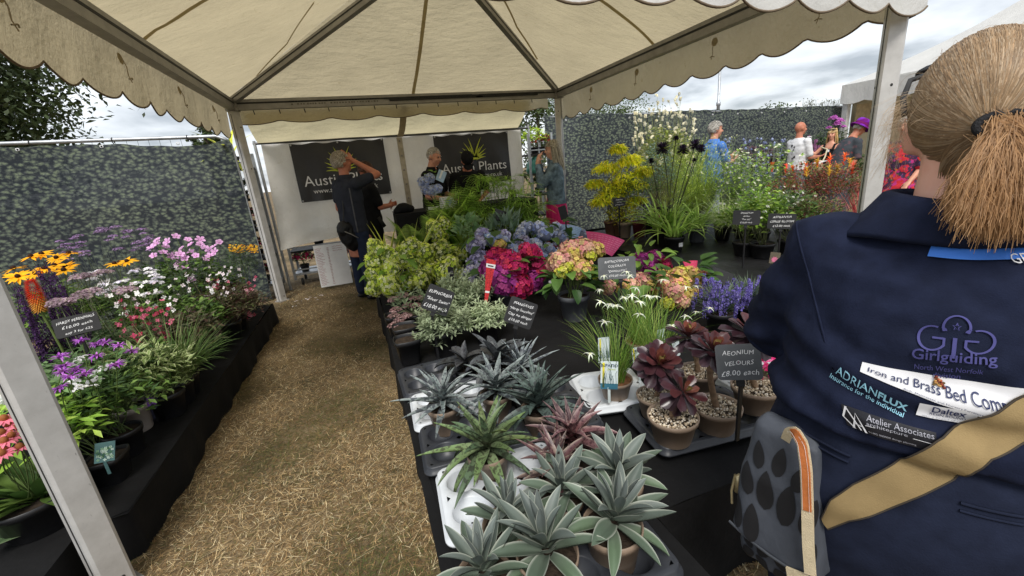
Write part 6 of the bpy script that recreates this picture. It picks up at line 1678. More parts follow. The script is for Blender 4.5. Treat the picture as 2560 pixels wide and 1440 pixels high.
bushy(t, (0, 0, .28), (.22, .2, .2), 300, .07, .025, LGREENS, 'leaf', base=(0, 0, .12))
b0 = P(20, 1370, ZL + .02)
t = thing('fallen_leaf', 'large rounded leaf lying at the near corner of the left bench', 'leaf', tuple(b0))
m = MB(); leaves(m, [(-.06, 0, .02)], .3, .35, .13, .085, .8, 9, 5, 'broad', .25, rgb((108, 134, 92)), edge=rgb((140, 158, 120))); m.build('blade', FOL, t)
# green fill: leafy pots along the rest of the bench
FI = [('bushy green pot plant between the poker and the fence', -2.45, 2.75, .22, GREENS), ('bushy green pot plant behind the bee balm', -2.1, 2.45, .2, DGREENS), ('bushy green pot plant left of the monarda by the near post', -1.75, 2.05, .17, GREENS), ('leafy pot plant under the verbena haze', -2.5, 4.55, .25, DGREENS), ('leafy pot plant behind the mallow', -2.0, 4.95, .25, DGREENS), ('leafy pot plant by the bench end below the gaura', -1.45, 4.55, .18, RB), ('dark leafy pot plant behind the variegated mass', -1.75, 3.2, .2, DGREENS), ('low green pot plant left of the white phlox', -2.6, 3.6, .24, GREENS), ('low dark pot plant in front of the golden bush', -1.35, 4.75, .13, RB),
      ('bronze leaved pot plant at the aisle edge beside the grass clump', -1.33, 3.5, .17, RB), ('green pot plant at the aisle edge below the white gaura', -1.36, 3.85, .17, GREENS), ('dark pot plant at the aisle edge below the pink gaura', -1.32, 4.2, .16, RB), ('bushy green pot plant between the grass clump and the phlox', -1.62, 3.7, .22, GREENS), ('mid green pot plant under the mallow flowers', -1.75, 4.15, .22, DGREENS), ('small green pot plant between the cream edged mass and the grass', -1.34, 2.95, .14, GREENS)]
for lab, x, y, r, pal in FI:
    t = thing('leafy_pot_plant', lab, 'pot plant', (x, y, ZL), 0, 'leafy filler plants on the left bench'); pot(t, (0, 0, 0), .085, .15, BLACKPOT)
    bushy(t, (0, 0, .15 + r * .7), (r, r, r * .9), 420, .07, .026, pal, 'leaf', base=(0, 0, .12), stems=10)
sign('black chalk sign HARDY PERENNIALS lying back among the left flowers', 193, 812, 2.72, .17, .12, .45, .75, .0, ['HARDY PERENNIALS', '£10.00 each', 'any 3 for £25'], ZL, sizes=[1, 1, .8])

# =================================================================== REAR RIGHT BENCH
Zq = ZQ
t, b = place('golden_shrub', 'bright golden yellow leaved shrub at the left end of the rear bench', 'shrub', 1550, 4.45, Zq, .1, .2, BROWNPOT, pyref=500)
YG = [rgb((238, 230, 52)), rgb((222, 222, 60)), rgb((246, 238, 84)), rgb((186, 204, 56))]
e_ = rel(b, 1555, 465, 4.45)
for i_y, (dx_y, dz_y, r_y) in enumerate(((-.17, .20, .13), (.06, .26, .13), (.14, -.04, .18), (-.13, -.10, .16), (-.33, .04, .09), (-.03, .42, .08), (.28, .12, .11), (-.28, -.18, .10), (.2, -.22, .1))):
    bushy(t, e_ + [dx_y, rng.uniform(-.1, .1), dz_y], (r_y * 1.15, r_y, r_y * .8), 420, .07, .019, YG, 'lance', base=(0, 0, .18), stems=4, stemcol=(.16, .12, .05), curve=1.2, pitch=(-.8, .7), hollow=.15)
bushy(t, e_, (.17, .17, .2), 500, .055, .024, YG, 'leaf', base=(0, 0, .18), stems=22, stemcol=(.16, .12, .05), curve=1.0, pitch=(-.8, .7), hollow=.25)
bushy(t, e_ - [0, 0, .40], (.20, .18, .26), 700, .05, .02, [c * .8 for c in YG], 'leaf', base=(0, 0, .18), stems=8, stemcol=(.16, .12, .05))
t, b = place('eucalyptus_plant', 'blue green round leaved plant right of the golden shrub', 'plant', 1640, 4.5, Zq, .1, .18, REDPOT, pyref=500)
bushy(t, (0, 0, .62), (.27, .22, .42), 1000, .032, .026, [rgb((122, 146, 128)), rgb((104, 130, 110)), rgb((140, 160, 146))], 'broad', base=(0, 0, .16), stems=16, stemcol=(.12, .1, .07))
for lab, px_, Y, pm in (('brown pot at the left corner of the rear bench', 1528, 4.55, BROWNPOT), ('taupe pot between the brown and maroon ones', 1562, 4.3, TAUPE), ('maroon pot under the blue green plant', 1598, 4.2, REDPOT), ('dark pot at the back of the maroon one', 1625, 4.35, BLACKPOT)):
    t, b = place('nursery_pot', lab, 'pot', px_, Y, Zq, .085, .19, pm, 'pots along the left of the rear bench', pyref=600)
    sm = MB(); e2 = np.stack([rng.normal(0, .12, 9), rng.normal(0, .1, 9), rng.uniform(.4, .75, 9)], 1); tubes(sm, stems_between(np.repeat([[0, 0, .15]], 9, 0), e2, .05, 5), .004, .002, 4, (.12, .1, .05)); sm.build('stems', STEMM, t, stuff=True)
    bushy(t, (0, 0, .5), (.16, .14, .2), 160, .045, .02, GREENS, 'leaf', stems=0)
t, b = place('burnet_plant', 'tall pale green plant with white bottle brush flowers in front of the hedge fence', 'burnet', 1660, 5.0, Zq, .12, .22, pyref=400)
sm = MB()
for k in range(170):
    x, y = (rng.uniform(1582, 1740), rng.uniform(275, 420)) if k < 155 else (rng.uniform(1640, 1705), rng.uniform(235, 285))
    Yq = 5.0 + rng.uniform(-.25, .25); e_ = rel(b, x, y, Yq); tubes(sm, stems_between([[e_[0] * .25, 0, .2]], [e_], .04, 7), .0025, .0015, 3, rgb((150, 156, 86)))
    fm = MB(); nn = 42; f = rng.uniform(0, 1, nn); ph = rng.uniform(0, 6.28, nn); L_ = rng.uniform(.05, .085); dr = rng.uniform(-1, 1)
    cx = np.stack([dr * .03 * f ** 2, 0 * f, L_ * (f - .2) - .035 * f ** 2], 1)
    florets(fm, e_ + cx + .009 * np.stack([np.cos(ph), np.sin(ph), 0 * ph], 1), np.stack([np.cos(ph), np.sin(ph), .2 + 0 * ph], 1), .011, np.array([rgb((232, 228, 208)), rgb((214, 208, 178)), rgb((240, 238, 226))])[rng.integers(0, 3, nn)], 3, .3, .45); fm.build('flower_spike', FLW, t)
sm.build('stems', STEMM, t, stuff=True)
bushy(t, (0, 0, .78), (.45, .3, .5), 1800, .06, .02, [rgb((150, 164, 76)), rgb((128, 146, 68)), rgb((166, 172, 92))], 'lance', stems=0)
# dark leaved grass behind
strap_clump('arching grey green grass behind the man in blue', 1745, 5.6, Zq, 260, 1.05, .014, [rgb((96, 116, 96)), rgb((120, 140, 118)), rgb((76, 96, 76))], cat='grass', pmin=1.0, cv=(.4, 1.6), spread=.2)
# agapanthus: black heads on tall stalks over strap leaves
t, b = place('agapanthus_plant', 'black headed agapanthus on tall stalks above strap leaves', 'agapanthus', 1672, 3.55, Zq, .11, .2, pyref=600)
for x, y, r in ((1657, 372, .075), (1708, 375, .065), (1738, 362, .065), (1628, 402, .03), (1735, 400, .022), (1752, 372, .05), (1690, 345, .03)):
    Yq = 3.55 + rng.uniform(-.1, .1); e_ = rel(b, x, y, Yq); fx = (x - 1690) * .0006
    sm = MB(); tubes(sm, stems_between([[fx, 0, .18]], [e_], .02, 8), .0045, .004, 5, rgb((62, 66, 44))); so_ = sm.build('stem', STEMM, t)
    fm = MB(); n = int(50 + r * 1100); d = rng.normal(0, 1, (n, 3)); d /= np.linalg.norm(d, axis=1, keepdims=True); d[:, 2] *= .8
    az = np.arctan2(d[:, 1], d[:, 0]); pp = np.arcsin(np.clip(d[:, 2], -1, 1))
    leaves(fm, e_ + d * r * .35, az, pp, r * .75, .012, -.2, 4, 3, 'petal', .4, np.array([rgb((52, 40, 64)), rgb((40, 32, 48)), rgb((70, 52, 84))])[rng.integers(0, 3, n)])
    tubes(fm, np.stack([np.repeat([e_], n, 0), e_ + d * r * .5], 1), .0012, .0012, 3, rgb((50, 44, 40))); fm.build('flower_head', FLW, so_)
m = MB(); n = 46
leaves(m, np.stack([rng.normal(0, .05, n), rng.normal(0, .05, n), np.full(n, .18)], 1), rng.uniform(0, 6.28, n), rng.uniform(.75, 1.45, n), rng.uniform(.36, .58, n), .028, rng.uniform(.5, 2.0, n), 9, 3, 'strap', .4, np.array([rgb((158, 186, 86)), rgb((134, 168, 72)), rgb((172, 198, 102))])[rng.integers(0, 3, n)]); m.build('foliage', FOL, t, stuff=True)
for lab, x, Y, lb in (('strap leaved agapanthus with a white pot label left of the tall one', 1648, 3.75, (.03, .05)), ('strap leaved agapanthus in a white labelled black pot at the bench edge', 1684, 3.3, (.0, .055)), ('strap leaved agapanthus in a grey pot right of the labelled pots', 1738, 3.5, None)):
    t, b = strap_clump(lab, x, Y, Zq, 46, .5, .026, [rgb((154, 184, 84)), rgb((130, 164, 70)), rgb((170, 196, 100))], zb=.15, cat='agapanthus', name='agapanthus_plant', pmin=.6, cv=(.5, 1.9), potr=.095, grp='strap leaved agapanthus pots', pmt=None if lb else GREYPOT)
    if lb: m = MB(); box(m, (lb[0], -.0905, .075), (.045, .004, .04)); m.build('sticker', PAPER, t, smooth=False)
# feathery lime green mass
t, b = place('feathery_plant', 'feathery lime green plant with tiny pale flowers right of the agapanthus', 'plant', 1735, 4.3, Zq, .12, .2, pyref=480)
n = 330; e2 = np.stack([rng.uniform(-.42, .42, n), rng.uniform(-.3, .3, n), rng.uniform(.35, 1.12, n)], 1)
sm = MB(); tubes(sm, stems_between(e2 * [.35, .35, 0] + [0, 0, .18], e2, .05, 5), .002, .001, 3, rgb((138, 160, 66))); sm.build('stems', STEMM, t, stuff=True)
m = MB(); k = 22; nn = n * k; f = rng.uniform(.35, 1, nn); bs = np.repeat(e2 * [.35, .35, 0] + [0, 0, .18], k, 0); en = np.repeat(e2, k, 0)
leaves(m, bs + (en - bs) * f[:, None] + rng.normal(0, .012, (nn, 3)), rng.uniform(0, 6.28, nn), rng.uniform(-.2, 1.1, nn), rng.uniform(.03, .07, nn), .0035, .6, 3, 2, 'lance', 0, np.array([rgb((164, 186, 72)), rgb((140, 166, 62)), rgb((182, 198, 92))])[rng.integers(0, 3, nn)]); m.build('foliage', FOL, t, stuff=True)
m = MB(); q = rng.integers(0, n, 160); florets(m, e2[q] + [0, 0, .01], [[0, -.3, 1]] + rng.normal(0, .3, (160, 3)), .011, rgb((222, 222, 168)), 5, .2, .4); m.build('flowers', FLW, t, stuff=True)
for lab, x, Y, hh in (('tall pale stemmed perennial rising behind the two rear chalk signs', 1905, 3.3, .95), ('tall green stemmed perennial left of the sea holly', 1825, 3.9, .9)):
    t, b = place('tall_perennial', lab, 'plant', x, Y, Zq, .1, .15, BLACKPOT, 'tall perennials on the rear bench', pyref=540)
    e2 = np.stack([rng.uniform(-.3, .3, 70), rng.uniform(-.2, .2, 70), rng.uniform(.45, 1, 70) * hh], 1); st = stems_between(e2 * [.3, .3, 0] + [0, 0, .12], e2, .05, 6)
    m = MB(); tubes(m, st, .003, .0015, 4, rgb((150, 164, 120))); m.build('stems', STEMM, t, stuff=True)
    q = st[:, 2:].reshape(-1, 3).repeat(3, 0); n = len(q); m = MB(); leaves(m, q + rng.normal(0, .012, (n, 3)), rng.uniform(0, 6.28, n), rng.uniform(-.2, .9, n), rng.uniform(.04, .075, n), .022, .6, 4, 3, 'leaf', .3, np.asarray(LGREENS)[rng.integers(0, 4, n)]); m.build('foliage', FOL, t, stuff=True)
    m = MB(); florets(m, e2, [[0, -.4, 1]] + rng.normal(0, .3, (70, 3)), .02, rgb((228, 230, 206)), 5, .2, .35); m.build('flowers', FLW, t, stuff=True)
# sea holly
t, b = place('sea_holly_plant', 'spiky steel blue sea holly before the hedge fence', 'sea holly', 1880, 4.5, Zq, .14, .2, pyref=450)
sm = MB(); SH = [rgb((158, 168, 206)), rgb((138, 148, 188)), rgb((180, 190, 220)), rgb((146, 154, 180))]
for k in range(120):
    x, y = rng.uniform(1800, 1962), rng.uniform(345, 490); Yq = 4.5 + rng.uniform(-.35, .3)
    e_ = rel(b, x, y, Yq); tubes(sm, stems_between([[e_[0] * .4, (Yq - 4.5) * .4, .15]], [e_], .04, 6), .0025, .0016, 3, rgb((126, 136, 152)))
    fm = MB(); spheres(fm, [e_], (.014, .014, .019), SH[k % 4] * .8, 7, 5); nn = 14; az = np.arange(nn) * .449 + rng.uniform(0, 1)
    leaves(fm, np.repeat([e_ - [0, 0, .01]], nn, 0), az, rng.uniform(-.1, .5, nn), rng.uniform(.026, .045, nn), .006, 0, 3, 3, 'lance', .3, SH[rng.integers(0, 4)]); fm.build('flower', FLW, t)
sm.build('stems', STEMM, t, stuff=True)
bushy(t, (0, 0, .35), (.5, .35, .3), 500, .07, .015, [rgb((100, 118, 98)), rgb((84, 104, 84))], 'lance', stems=10)
# feather grass & white flowered green, round leaved plants, red-orange shrub
strap_clump('pale arching feather grass beside the feathery plant', 1850, 3.15, Zq, 360, .55, .004, [rgb((196, 202, 158)), rgb((168, 182, 120)), rgb((214, 216, 186)), rgb((140, 160, 90))], cat='grass', pmin=.9, cv=(.8, 2.4), spread=.1)
strap_clump('second pale feather grass nearer the red shrub', 1945, 3.35, Zq, 240, .5, .004, [rgb((206, 208, 172)), rgb((178, 190, 136)), rgb((150, 168, 100))], cat='grass', pmin=.9, cv=(.8, 2.4), spread=.1)
strap_clump('pale striped grass clump left of the feather grass', 1800, 3.4, Zq, 200, .5, .006, [rgb((186, 198, 140)), rgb((154, 176, 100))], cat='grass', pmin=.8, cv=(.8, 2.2), spread=.08)
for lab, x, Y, r, pal in (('light green round leaved plant behind the first rear chalk sign', 1860, 2.75, .20, LGREENS), ('light green upright plant between the two rear chalk signs', 1905, 2.6, .2, LGREENS), ('deep green cut leaved plant below the red shrub', 1975, 2.55, .22, GREENS), ('pale spotted leafy plant in front of the feather grass', 1895, 3.0, .24, LGREENS)):
    t, b = place('leafy_perennial', lab, 'plant', x, Y, Zq, .1, .13, BLACKPOT, 'leafy perennials on the rear bench', pyref=620)
    bushy(t, (0, 0, .3), (r, r * .9, r * 1.0), 360, .06, .034, pal, 'broad', base=(0, 0, .1), stems=18, stemcol=(.13, .15, .06))
    m = MB(); n = 24; florets(m, np.stack([rng.uniform(-r, r, n), rng.uniform(-r, r, n), rng.uniform(.25, .55, n)], 1), rng.normal(0, .4, (n, 3)) + [0, -.5, .6], .013, rgb((236, 236, 224)), 5, .2, .4); m.build('flowers', FLW, t, stuff=True)
RO = [rgb((150, 72, 64)), rgb((168, 98, 76)), rgb((122, 62, 62)), rgb((110, 104, 62)), rgb((100, 116, 62)), rgb((140, 84, 86)), rgb((120, 124, 76))]
for lab, x, Y, rad, z in (('red and orange leaved shrub in front of the woman in black', 2010, 3.0, (.36, .3, .26), .46), ('red leaved shrub beside the navy collar', 2075, 2.75, (.3, .26, .26), .44), ('rusty green shrub under the red leaves', 2035, 2.5, (.3, .25, .2), .26)):
    t, b = place('red_shrub', lab, 'shrub', x, Y, Zq, .12, .15, BLACKPOT, 'red leaved shrubs on the rear bench', pyref=550)
    bushy(t, (0, 0, z), rad, 1400, .036, .013, RO if z > .3 else RO[3:], 'lance', base=(0, 0, .12), stems=24, stemcol=(.15, .06, .05), pitch=(0, 1.2))
    if z > .3:
        for k in range(9):
            e_ = np.array([rng.uniform(-.8, .8) * rad[0], rng.uniform(-.8, .8) * rad[1], z + rad[2] * rng.uniform(.7, 1.1)]); fm = MB(); nn = 20; az = rng.uniform(0, 6.28, nn)
            leaves(fm, e_ + np.stack([0 * az, 0 * az, rng.uniform(-.06, .03, nn)], 1), az, rng.uniform(.4, 1.3, nn), .05, .013, .4, 4, 3, 'lance', .3, np.array([rgb((232, 120, 60)), rgb((226, 90, 56)), rgb((222, 184, 70))])[rng.integers(0, 3)] * rng.uniform(.85, 1.1, (nn, 1))); fm.build('leaf_tuft', FOL, t)
strap_clump('red bladed blood grass beside the white post', 2130, 2.6, Zq, 70, .5, .008, [rgb((196, 84, 92)), rgb((170, 60, 70)), rgb((206, 130, 110))], cat='grass', pmin=1.0, cv=(.1, .8))
# shrubs and flowers behind, at the foot of the hedge fence
for lab, x, Y, rad, z, pal, pys in (('dark leafy border shrub behind the sea holly', 1960, 6.9, (.5, .3, .5), .7, DGREENS, None), ('dark reddish border shrub behind the bald man', 1880, 7.2, (.5, .3, .4), 1.0, [rgb((84, 56, 66)), rgb((66, 70, 60)), rgb((96, 70, 80))], None), ('tall dark shrub behind the woman in black', 2065, 7.2, (.5, .3, .6), 1.0, DGREENS, None), ('dark shrub at the foot of the second marquee post', 2120, 6.7, (.5, .35, .5), .55, DGREENS, None)):
    c = PY(x, 450, Y); t = thing('border_shrub', lab, 'shrub', (c[0], Y, 0), 0, 'dark shrubs along the hedge fence')
    bushy(t, (0, 0, z), (rad[0] * 1.4, rad[1], rad[2]), 700, .11, .045, pal, 'leaf', base=(0, 0, 0), stems=20, srad=.008)
t = thing('phlox_plant', 'tall pink purple phlox head above the woman in black', 'phlox', tuple(PY(2095, 400, 7.0) * [1, 1, 0])); b = np.array(t.location)
for x, y, r in ((2085, 298, .1), (2100, 305, .09), (2092, 312, .08), (2072, 320, .04), (2108, 318, .05)):
    e_ = rel(b, x, y, 7.0); sm = MB(); tubes(sm, stems_between([[0, 0, 0]], [e_], .03, 6), .006, .004, 4, (.1, .12, .06)); so_ = sm.build('stem', STEMM, t)
    fm = MB(); umbel(fm, e_, r, 70, [rgb((204, 120, 200)), rgb((184, 92, 180)), rgb((220, 150, 214))], .028, .7); fm.build('flower_head', FLW, so_)
t = thing('loosestrife_plant', 'pinkish flower spikes beside the raised hand of the woman in black', 'plant', tuple(PY(2035, 420, 6.6) * [1, 1, 0])); b = np.array(t.location)
for x, y in ((2022, 340), (2030, 355), (2040, 350), (2048, 365), (2015, 370)):
    e_ = rel(b, x, y, 6.6); fm = MB(); tubes(fm, stems_between([[0, 0, 0]], [e_], .04, 7), .005, .003, 4, (.1, .11, .06)); nn = 70; f = rng.uniform(0, 1, nn); ph = rng.uniform(0, 6.28, nn)
    florets(fm, e_ - [0, 0, .3] * f[:, None] + .02 * np.stack([np.cos(ph), np.sin(ph), 0 * ph], 1), np.stack([np.cos(ph), np.sin(ph), 0 * ph + .3], 1), .025, rgb((164, 110, 150)), 4); fm.build('flower_spike', FLW, t)
t = thing('tall_grass_plant', 'thin grass seed heads showing above the hedge fence', 'grass', tuple(PY(2045, 330, 9.0) * [1, 1, 0])); b = np.array(t.location); m = MB(); n = 60
e2 = np.array([rel(b, rng.uniform(2005, 2100), rng.uniform(250, 268), 9.0) for _ in range(n)]); tubes(m, stems_between(e2 * [.7, 1, 0], e2, .03, 6), .006, .004, 3, rgb((96, 102, 84))); m.build('stems', STEMM, t, stuff=True)
m = MB(); q = np.repeat(e2, 4, 0); leaves(m, q + rng.normal(0, .03, q.shape), rng.uniform(0, 6.28, len(q)), rng.uniform(-.3, 1, len(q)), .07, .03, .5, 3, 3, 'leaf', .2, rgb((112, 116, 96))); m.build('seed_heads', FOL, t, stuff=True)
sign('small black chalk sign at the foot of the golden shrub', 1548, 505, 3.9, .125, .09, -.5, .15, .0, ['ROBINIA', 'Golden', '£15.00 each'], Zq)
sign('black chalk sign left of two on the rear bench', 1866, 544, 2.45, .19, .115, -.75, .25, .05, ['EPIMEDIUM', 'Amber', '"For dry"', '£10.00 each'], Zq)
sign('black chalk sign ASTRANTIA right of two on the rear bench', 1954, 553, 2.35, .19, .12, -.8, .25, .05, ['ASTRANTIA', 'CERISE BLOOM', '£12.00 each'], Zq)
sign('dark chalk sign half hidden in the leaves by the agapanthus pots', 1617, 519, 4.1, .11, .09, .1, .1, .0, ['EUCALYPTUS', '£15'], Zq)
b0 = PY(1940, 668, 2.2)
plant_label('flower picture label with a pink daisy beside the navy sleeve', 1937, 645, 2.2, .065, .085, -.8, .1, .1, mat('label_olive', (.12, .10, .07), .4), None, 0, None, None, lambda m_, w, h: florets(m_, [(0, -.0018, -.012), (0.0, -.002, -.012)], [[0, -1, 0]], .024, rgb((222, 130, 164)), 9, .02, .2))

# =================================================================== TROLLEYS BEHIND THE TENT WALL
def trolley(lab, x, y, w, d, h, levels, loads):
    t = thing('plant_trolley', lab, 'trolley', (x, y, 0), 0, 'galvanised plant trolleys')
    for sx in (-1, 1):
        for sy in (-1, 1):
            m = MB(); box(m, (sx * w / 2, sy * d / 2, h / 2 + .1), (.035, .03, h)); 
            m.build('upright', STEEL, t, smooth=False)
            wm2 = MB(); lathe(wm2, [(.001, -.015), (.05, -.015), (.055, 0), (.05, .015), (.001, .015)], (0, 0, 0), 14); wh = wm2.build('wheel', DARK, t); wh.location = (sx * w / 2 * .85, sy * d / 2 * .8, .055); wh.rotation_euler = (0, PI / 2, 0)
    for z in levels:
        m = MB(); box(m, (0, 0, z), (w, d, .03)); m.build('shelf', STEEL if z < .25 else DARK, t, smooth=False)
        m = MB(); bar(m, (-w / 2, -d / 2 - .01, z + .07), (w / 2, -d / 2 - .01, z + .07), .006, .02); m.build('rail', STEEL, t, smooth=False)
    return t
trolley('plant trolley squeezed between the left fence and the tent wall', -1.42, 6.62, .34, .42, 1.85, (.18, .55, .95, 1.35, 1.75), None)
trolley('low plant trolley under the hem of the white tent wall', -.55, 7.15, 1.1, .5, .5, (.18, .52), None)
trolley('plant trolley beside the woman in the denim jacket', 3.02, 6.95, .42, .5, 1.85, (.2, .6, .95, 1.3, 1.62), None)
def tplant(lab, x, y, z, r, pal, fpal=None, L=.08, W=.03, nf=60):
    t = thing('trolley_plant', lab, 'pot plant', (x, y, z), 0, 'pot plants standing on the trolleys'); pot(t, (0, 0, 0), .07, .11, BLACKPOT)
    bushy(t, (0, 0, .1 + r * .6), (r, r, r * .8), 200, L, W, pal, 'leaf', base=(0, 0, .1), stems=8)
    if fpal is not None:
        m = MB(); d = rng.normal(0, 1, (nf, 3)); d[:, 2] = abs(d[:, 2]); d /= np.linalg.norm(d, axis=1, keepdims=True); florets(m, d * r * [1, 1, .9] + [0, 0, .1 + r * .6], d, .02, np.asarray(fpal) * rng.uniform(.8, 1.2, (nf, 1)), 5, .2, .42); m.build('flowers', FLW, t, stuff=True)
MAGF, PNK = rgb((196, 42, 100)), rgb((214, 110, 140))
for i, (lab, z, fp) in enumerate((('dark leaved plant on the second shelf of the left trolley', .565, MAGF), ('pink flowered plant on the third shelf of the left trolley', .965, PNK), ('dark plant on the fourth shelf of the left trolley', 1.365, None), ('purple plant on the lowest shelf of the left trolley', .195, MAGF))):
    tplant(lab, -1.42, 6.55, z, .12, DGREENS, fp)
for lab, x, fp in (('magenta flowered plant left under the tent wall hem', -.95, MAGF), ('dark green plant under the tent wall hem', -.68, None), ('magenta flowered plant beside the price list board', -.42, MAGF)):
    tplant(lab, x, 7.0, .535 if fp is None else .2, .15, DGREENS, fp)
t = thing('yellow_strap_plant', 'tall yellow striped strap leaves sticking up above the left trolley', 'plant', (-1.45, 6.6, 1.77)); pot(t, (0, 0, 0), .09, .14, BLACKPOT)
for k, (az, pt, L_) in enumerate(((2.6, 1.1, .62), (2.9, .9, .5), (.6, 1.2, .5), (1.4, 1.35, .6), (4.2, .4, .5), (5.2, -.1, .5), (3.6, 1.2, .55), (4.8, .7, .6))):
    m = MB(); leaves(m, [(0, 0, .1)], az, pt, L_, .06, .9, 10, 5, 'lance', .35, rgb((196, 204, 60)), edge=rgb((226, 226, 110)), basecol=rgb((150, 170, 60))); m.build('leaf', FOL, t)
tplant('lime leaved plant on top of the right trolley', 3.0, 6.9, 1.635, .22, [rgb((176, 196, 70)), rgb((150, 178, 62))])
tplant('red flowered plant on top of the right trolley behind the post', 3.18, 6.95, 1.635, .15, [rgb((130, 150, 60)), rgb((150, 60, 56))], rgb((206, 74, 50)), nf=24)
tplant('dark plant on the middle shelf of the right trolley', 3.0, 6.85, .965, .12, DGREENS)
bx = MB(); ellipsoid(bx, (0, 0, .12), (.13, .12, .14)); ellipsoid(bx, (.05, -.02, .2), (.09, .1, .1)); ellipsoid(bx, (-.05, -.03, .06), (.11, .1, .08))
me = remesh(bx, .018, 3, 'teal_bag'); me.materials.append(mat('teal_plastic_bag', (.10, .34, .28), .35, .3, 20, bump=.6, bscale=25, transl=.2)); o = obj('teal_bag', me, loc=(2.92, 6.8, 1.31)); tag(o, 'crumpled teal plastic bag on the trolley by the denim jacket', 'bag')
strap_clump('thin potted grass standing left of the denim jacket', 1300, 6.2, .95, 40, .42, .004, [rgb((118, 124, 84)), rgb((96, 104, 70))], cat='grass', pmin=1.1, cv=(.2, 1.0), spread=.04, potr=.06)
# =================================================================== PEOPLE
from mathutils import noise as mnoise
def skin_mat(name, c):
    m, nt, out = _new(name)
    p = _pr(nt, 0.5, 0.35)
    p.inputs['Subsurface Weight'].default_value = 0.12
    p.inputs['Subsurface Radius'].default_value = (0.6, 0.25, 0.12)
    p.inputs['Subsurface Scale'].default_value = 0.012
    n = _tex(nt, 'ShaderNodeTexNoise', 22, 5)
    c = np.array(c)
    r = _ramp(nt, n.outputs['Fac'], [(0.3, c * [0.92, 0.78, 0.74]), (0.7, c)])
    nt.links.new(r.outputs[0], p.inputs['Base Color']); nt.links.new(p.outputs[0], out.inputs[0])
    return m
SKIN = skin_mat('skin', rgb((214, 160, 134)))
SKIN2 = skin_mat('tanned_skin', rgb((188, 126, 100)))
SKIN3 = skin_mat('fair_skin', rgb((226, 178, 156)))
EYE = mat('eye_dark', (0.02, 0.015, 0.012), 0.25)
LIP = mat('lip', rgb((170, 92, 88)), 0.5)
def clothm(name, c, var=0.15, bs=9, bump=0.5, **k): return mat(name, c, 0.85, var, 14, bump=bump, bscale=bs, spec=0.15, bdist=0.02, **k)
def wrinkle(me, amp, sx=9.0, sz=14.0, seed=0.0):
    N_ = np.zeros(len(me.vertices) * 3); me.vertices.foreach_get('normal', N_); N_ = N_.reshape(-1, 3)
    Q_ = np.zeros(len(me.vertices) * 3); me.vertices.foreach_get('co', Q_); Q_ = Q_.reshape(-1, 3)
    for i_ in range(len(Q_)):
        p = Vector(Q_[i_])
        d = mnoise.noise(Vector((p.x * sx + seed, p.y * sx, p.z * sz))) + 0.5 * mnoise.noise(Vector((p.x * sx * 2.3, p.y * sx * 2.3 + seed, p.z * sz * 1.9)))
        Q_[i_] += N_[i_] * d * amp
    me.vertices.foreach_set('co', Q_.ravel()); me.update()

class Body:
    """local frame: +Y forward, +X the person's right; 1.75 m standing figure scaled to H"""
    def __init__(s, name, label, loc, yaw, H, lean=0.0, head_yaw=0.0, head_pitch=0.0, zhip=0.95, group=None):
        s.k = H / 1.75
        s.t = thing('person', label, 'person', loc, yaw, group)
        s.lean, s.zh, s.hy, s.hp = lean, zhip, head_yaw, head_pitch
    def bend(s, P_):
        P_ = np.array(P_, float)
        sh = P_.shape; q = P_.reshape(-1, 3).copy()
        f = np.clip((q[:, 2] - s.zh + 0.05) / 0.30, 0, 1); a = s.lean * f
        y, z = q[:, 1].copy(), q[:, 2] - s.zh
        q[:, 1] = y * np.cos(a) + z * np.sin(a); q[:, 2] = s.zh + z * np.cos(a) - y * np.sin(a)
        return (q * s.k).reshape(sh)
    def apply(s, mb):
        mb.v = [s.bend(v) for v in mb.v]; return mb
    def head(s, P_):
        P_ = np.array(P_, float); piv = np.array([0, 0.0, 1.53])
        R_ = np.array(Matrix.Rotation(s.hy, 3, 'Z') @ Matrix.Rotation(-s.hp, 3, 'X'))
        return (P_ - piv) @ R_.T + piv
    def happly(s, mb):
        mb.v = [s.bend(s.head(v)) for v in mb.v]; return mb
def ring(z, a, b, yc=0.0, xc=0.0, n=28, ex=2.3):
    th = np.arange(n) / n * 2 * PI
    c, s_ = np.cos(th), np.sin(th)
    return np.stack([xc + a * np.sign(c) * np.abs(c) ** (2 / ex), yc + b * np.sign(s_) * np.abs(s_) ** (2 / ex), z + 0 * th], 1)
def hand(mb, w, d, nrm, curl=0.5, s=1.0, spread=1.0):
    """palm plus five separate fingers; d = pointing direction, nrm = palm normal"""
    d = np.array(d, float); d /= np.linalg.norm(d); nrm = np.array(nrm, float); nrm -= d * (nrm @ d); nrm /= np.linalg.norm(nrm); sd_ = np.cross(d, nrm)
    w = np.array(w, float)
    R_ = np.stack([sd_, d, nrm], 1)
    ellipsoid(mb, w + d * .05 * s, (.040 * s, .055 * s, .017 * s), R_)
    for i, (o, L_) in enumerate(((-.029, .070), (-.010, .080), (.010, .076), (.028, .060))):
        p0 = w + d * .088 * s + sd_ * o * s
        fd = d + sd_ * o * 4 * spread; fd /= np.linalg.norm(fd)
        for q in range(3):
            a = curl * (q + .35); dd = fd * math.cos(a) + nrm * math.sin(a); p1 = p0 + dd * L_ * s * (.42, .32, .26)[q]
            capsule(mb, p0, p1, (.0105 - .001 * q) * s, (.0098 - .001 * q) * s, seg=8); p0 = p1
    p0 = w + d * .022 * s - sd_ * .03 * s
    for q in range(2):
        dd = d * .75 - sd_ * (.75 - .45 * q) + nrm * (.25 + .3 * q * curl); dd /= np.linalg.norm(dd); p1 = p0 + dd * .036 * s; capsule(mb, p0, p1, .0125 * s, .011 * s, seg=8); p0 = p1
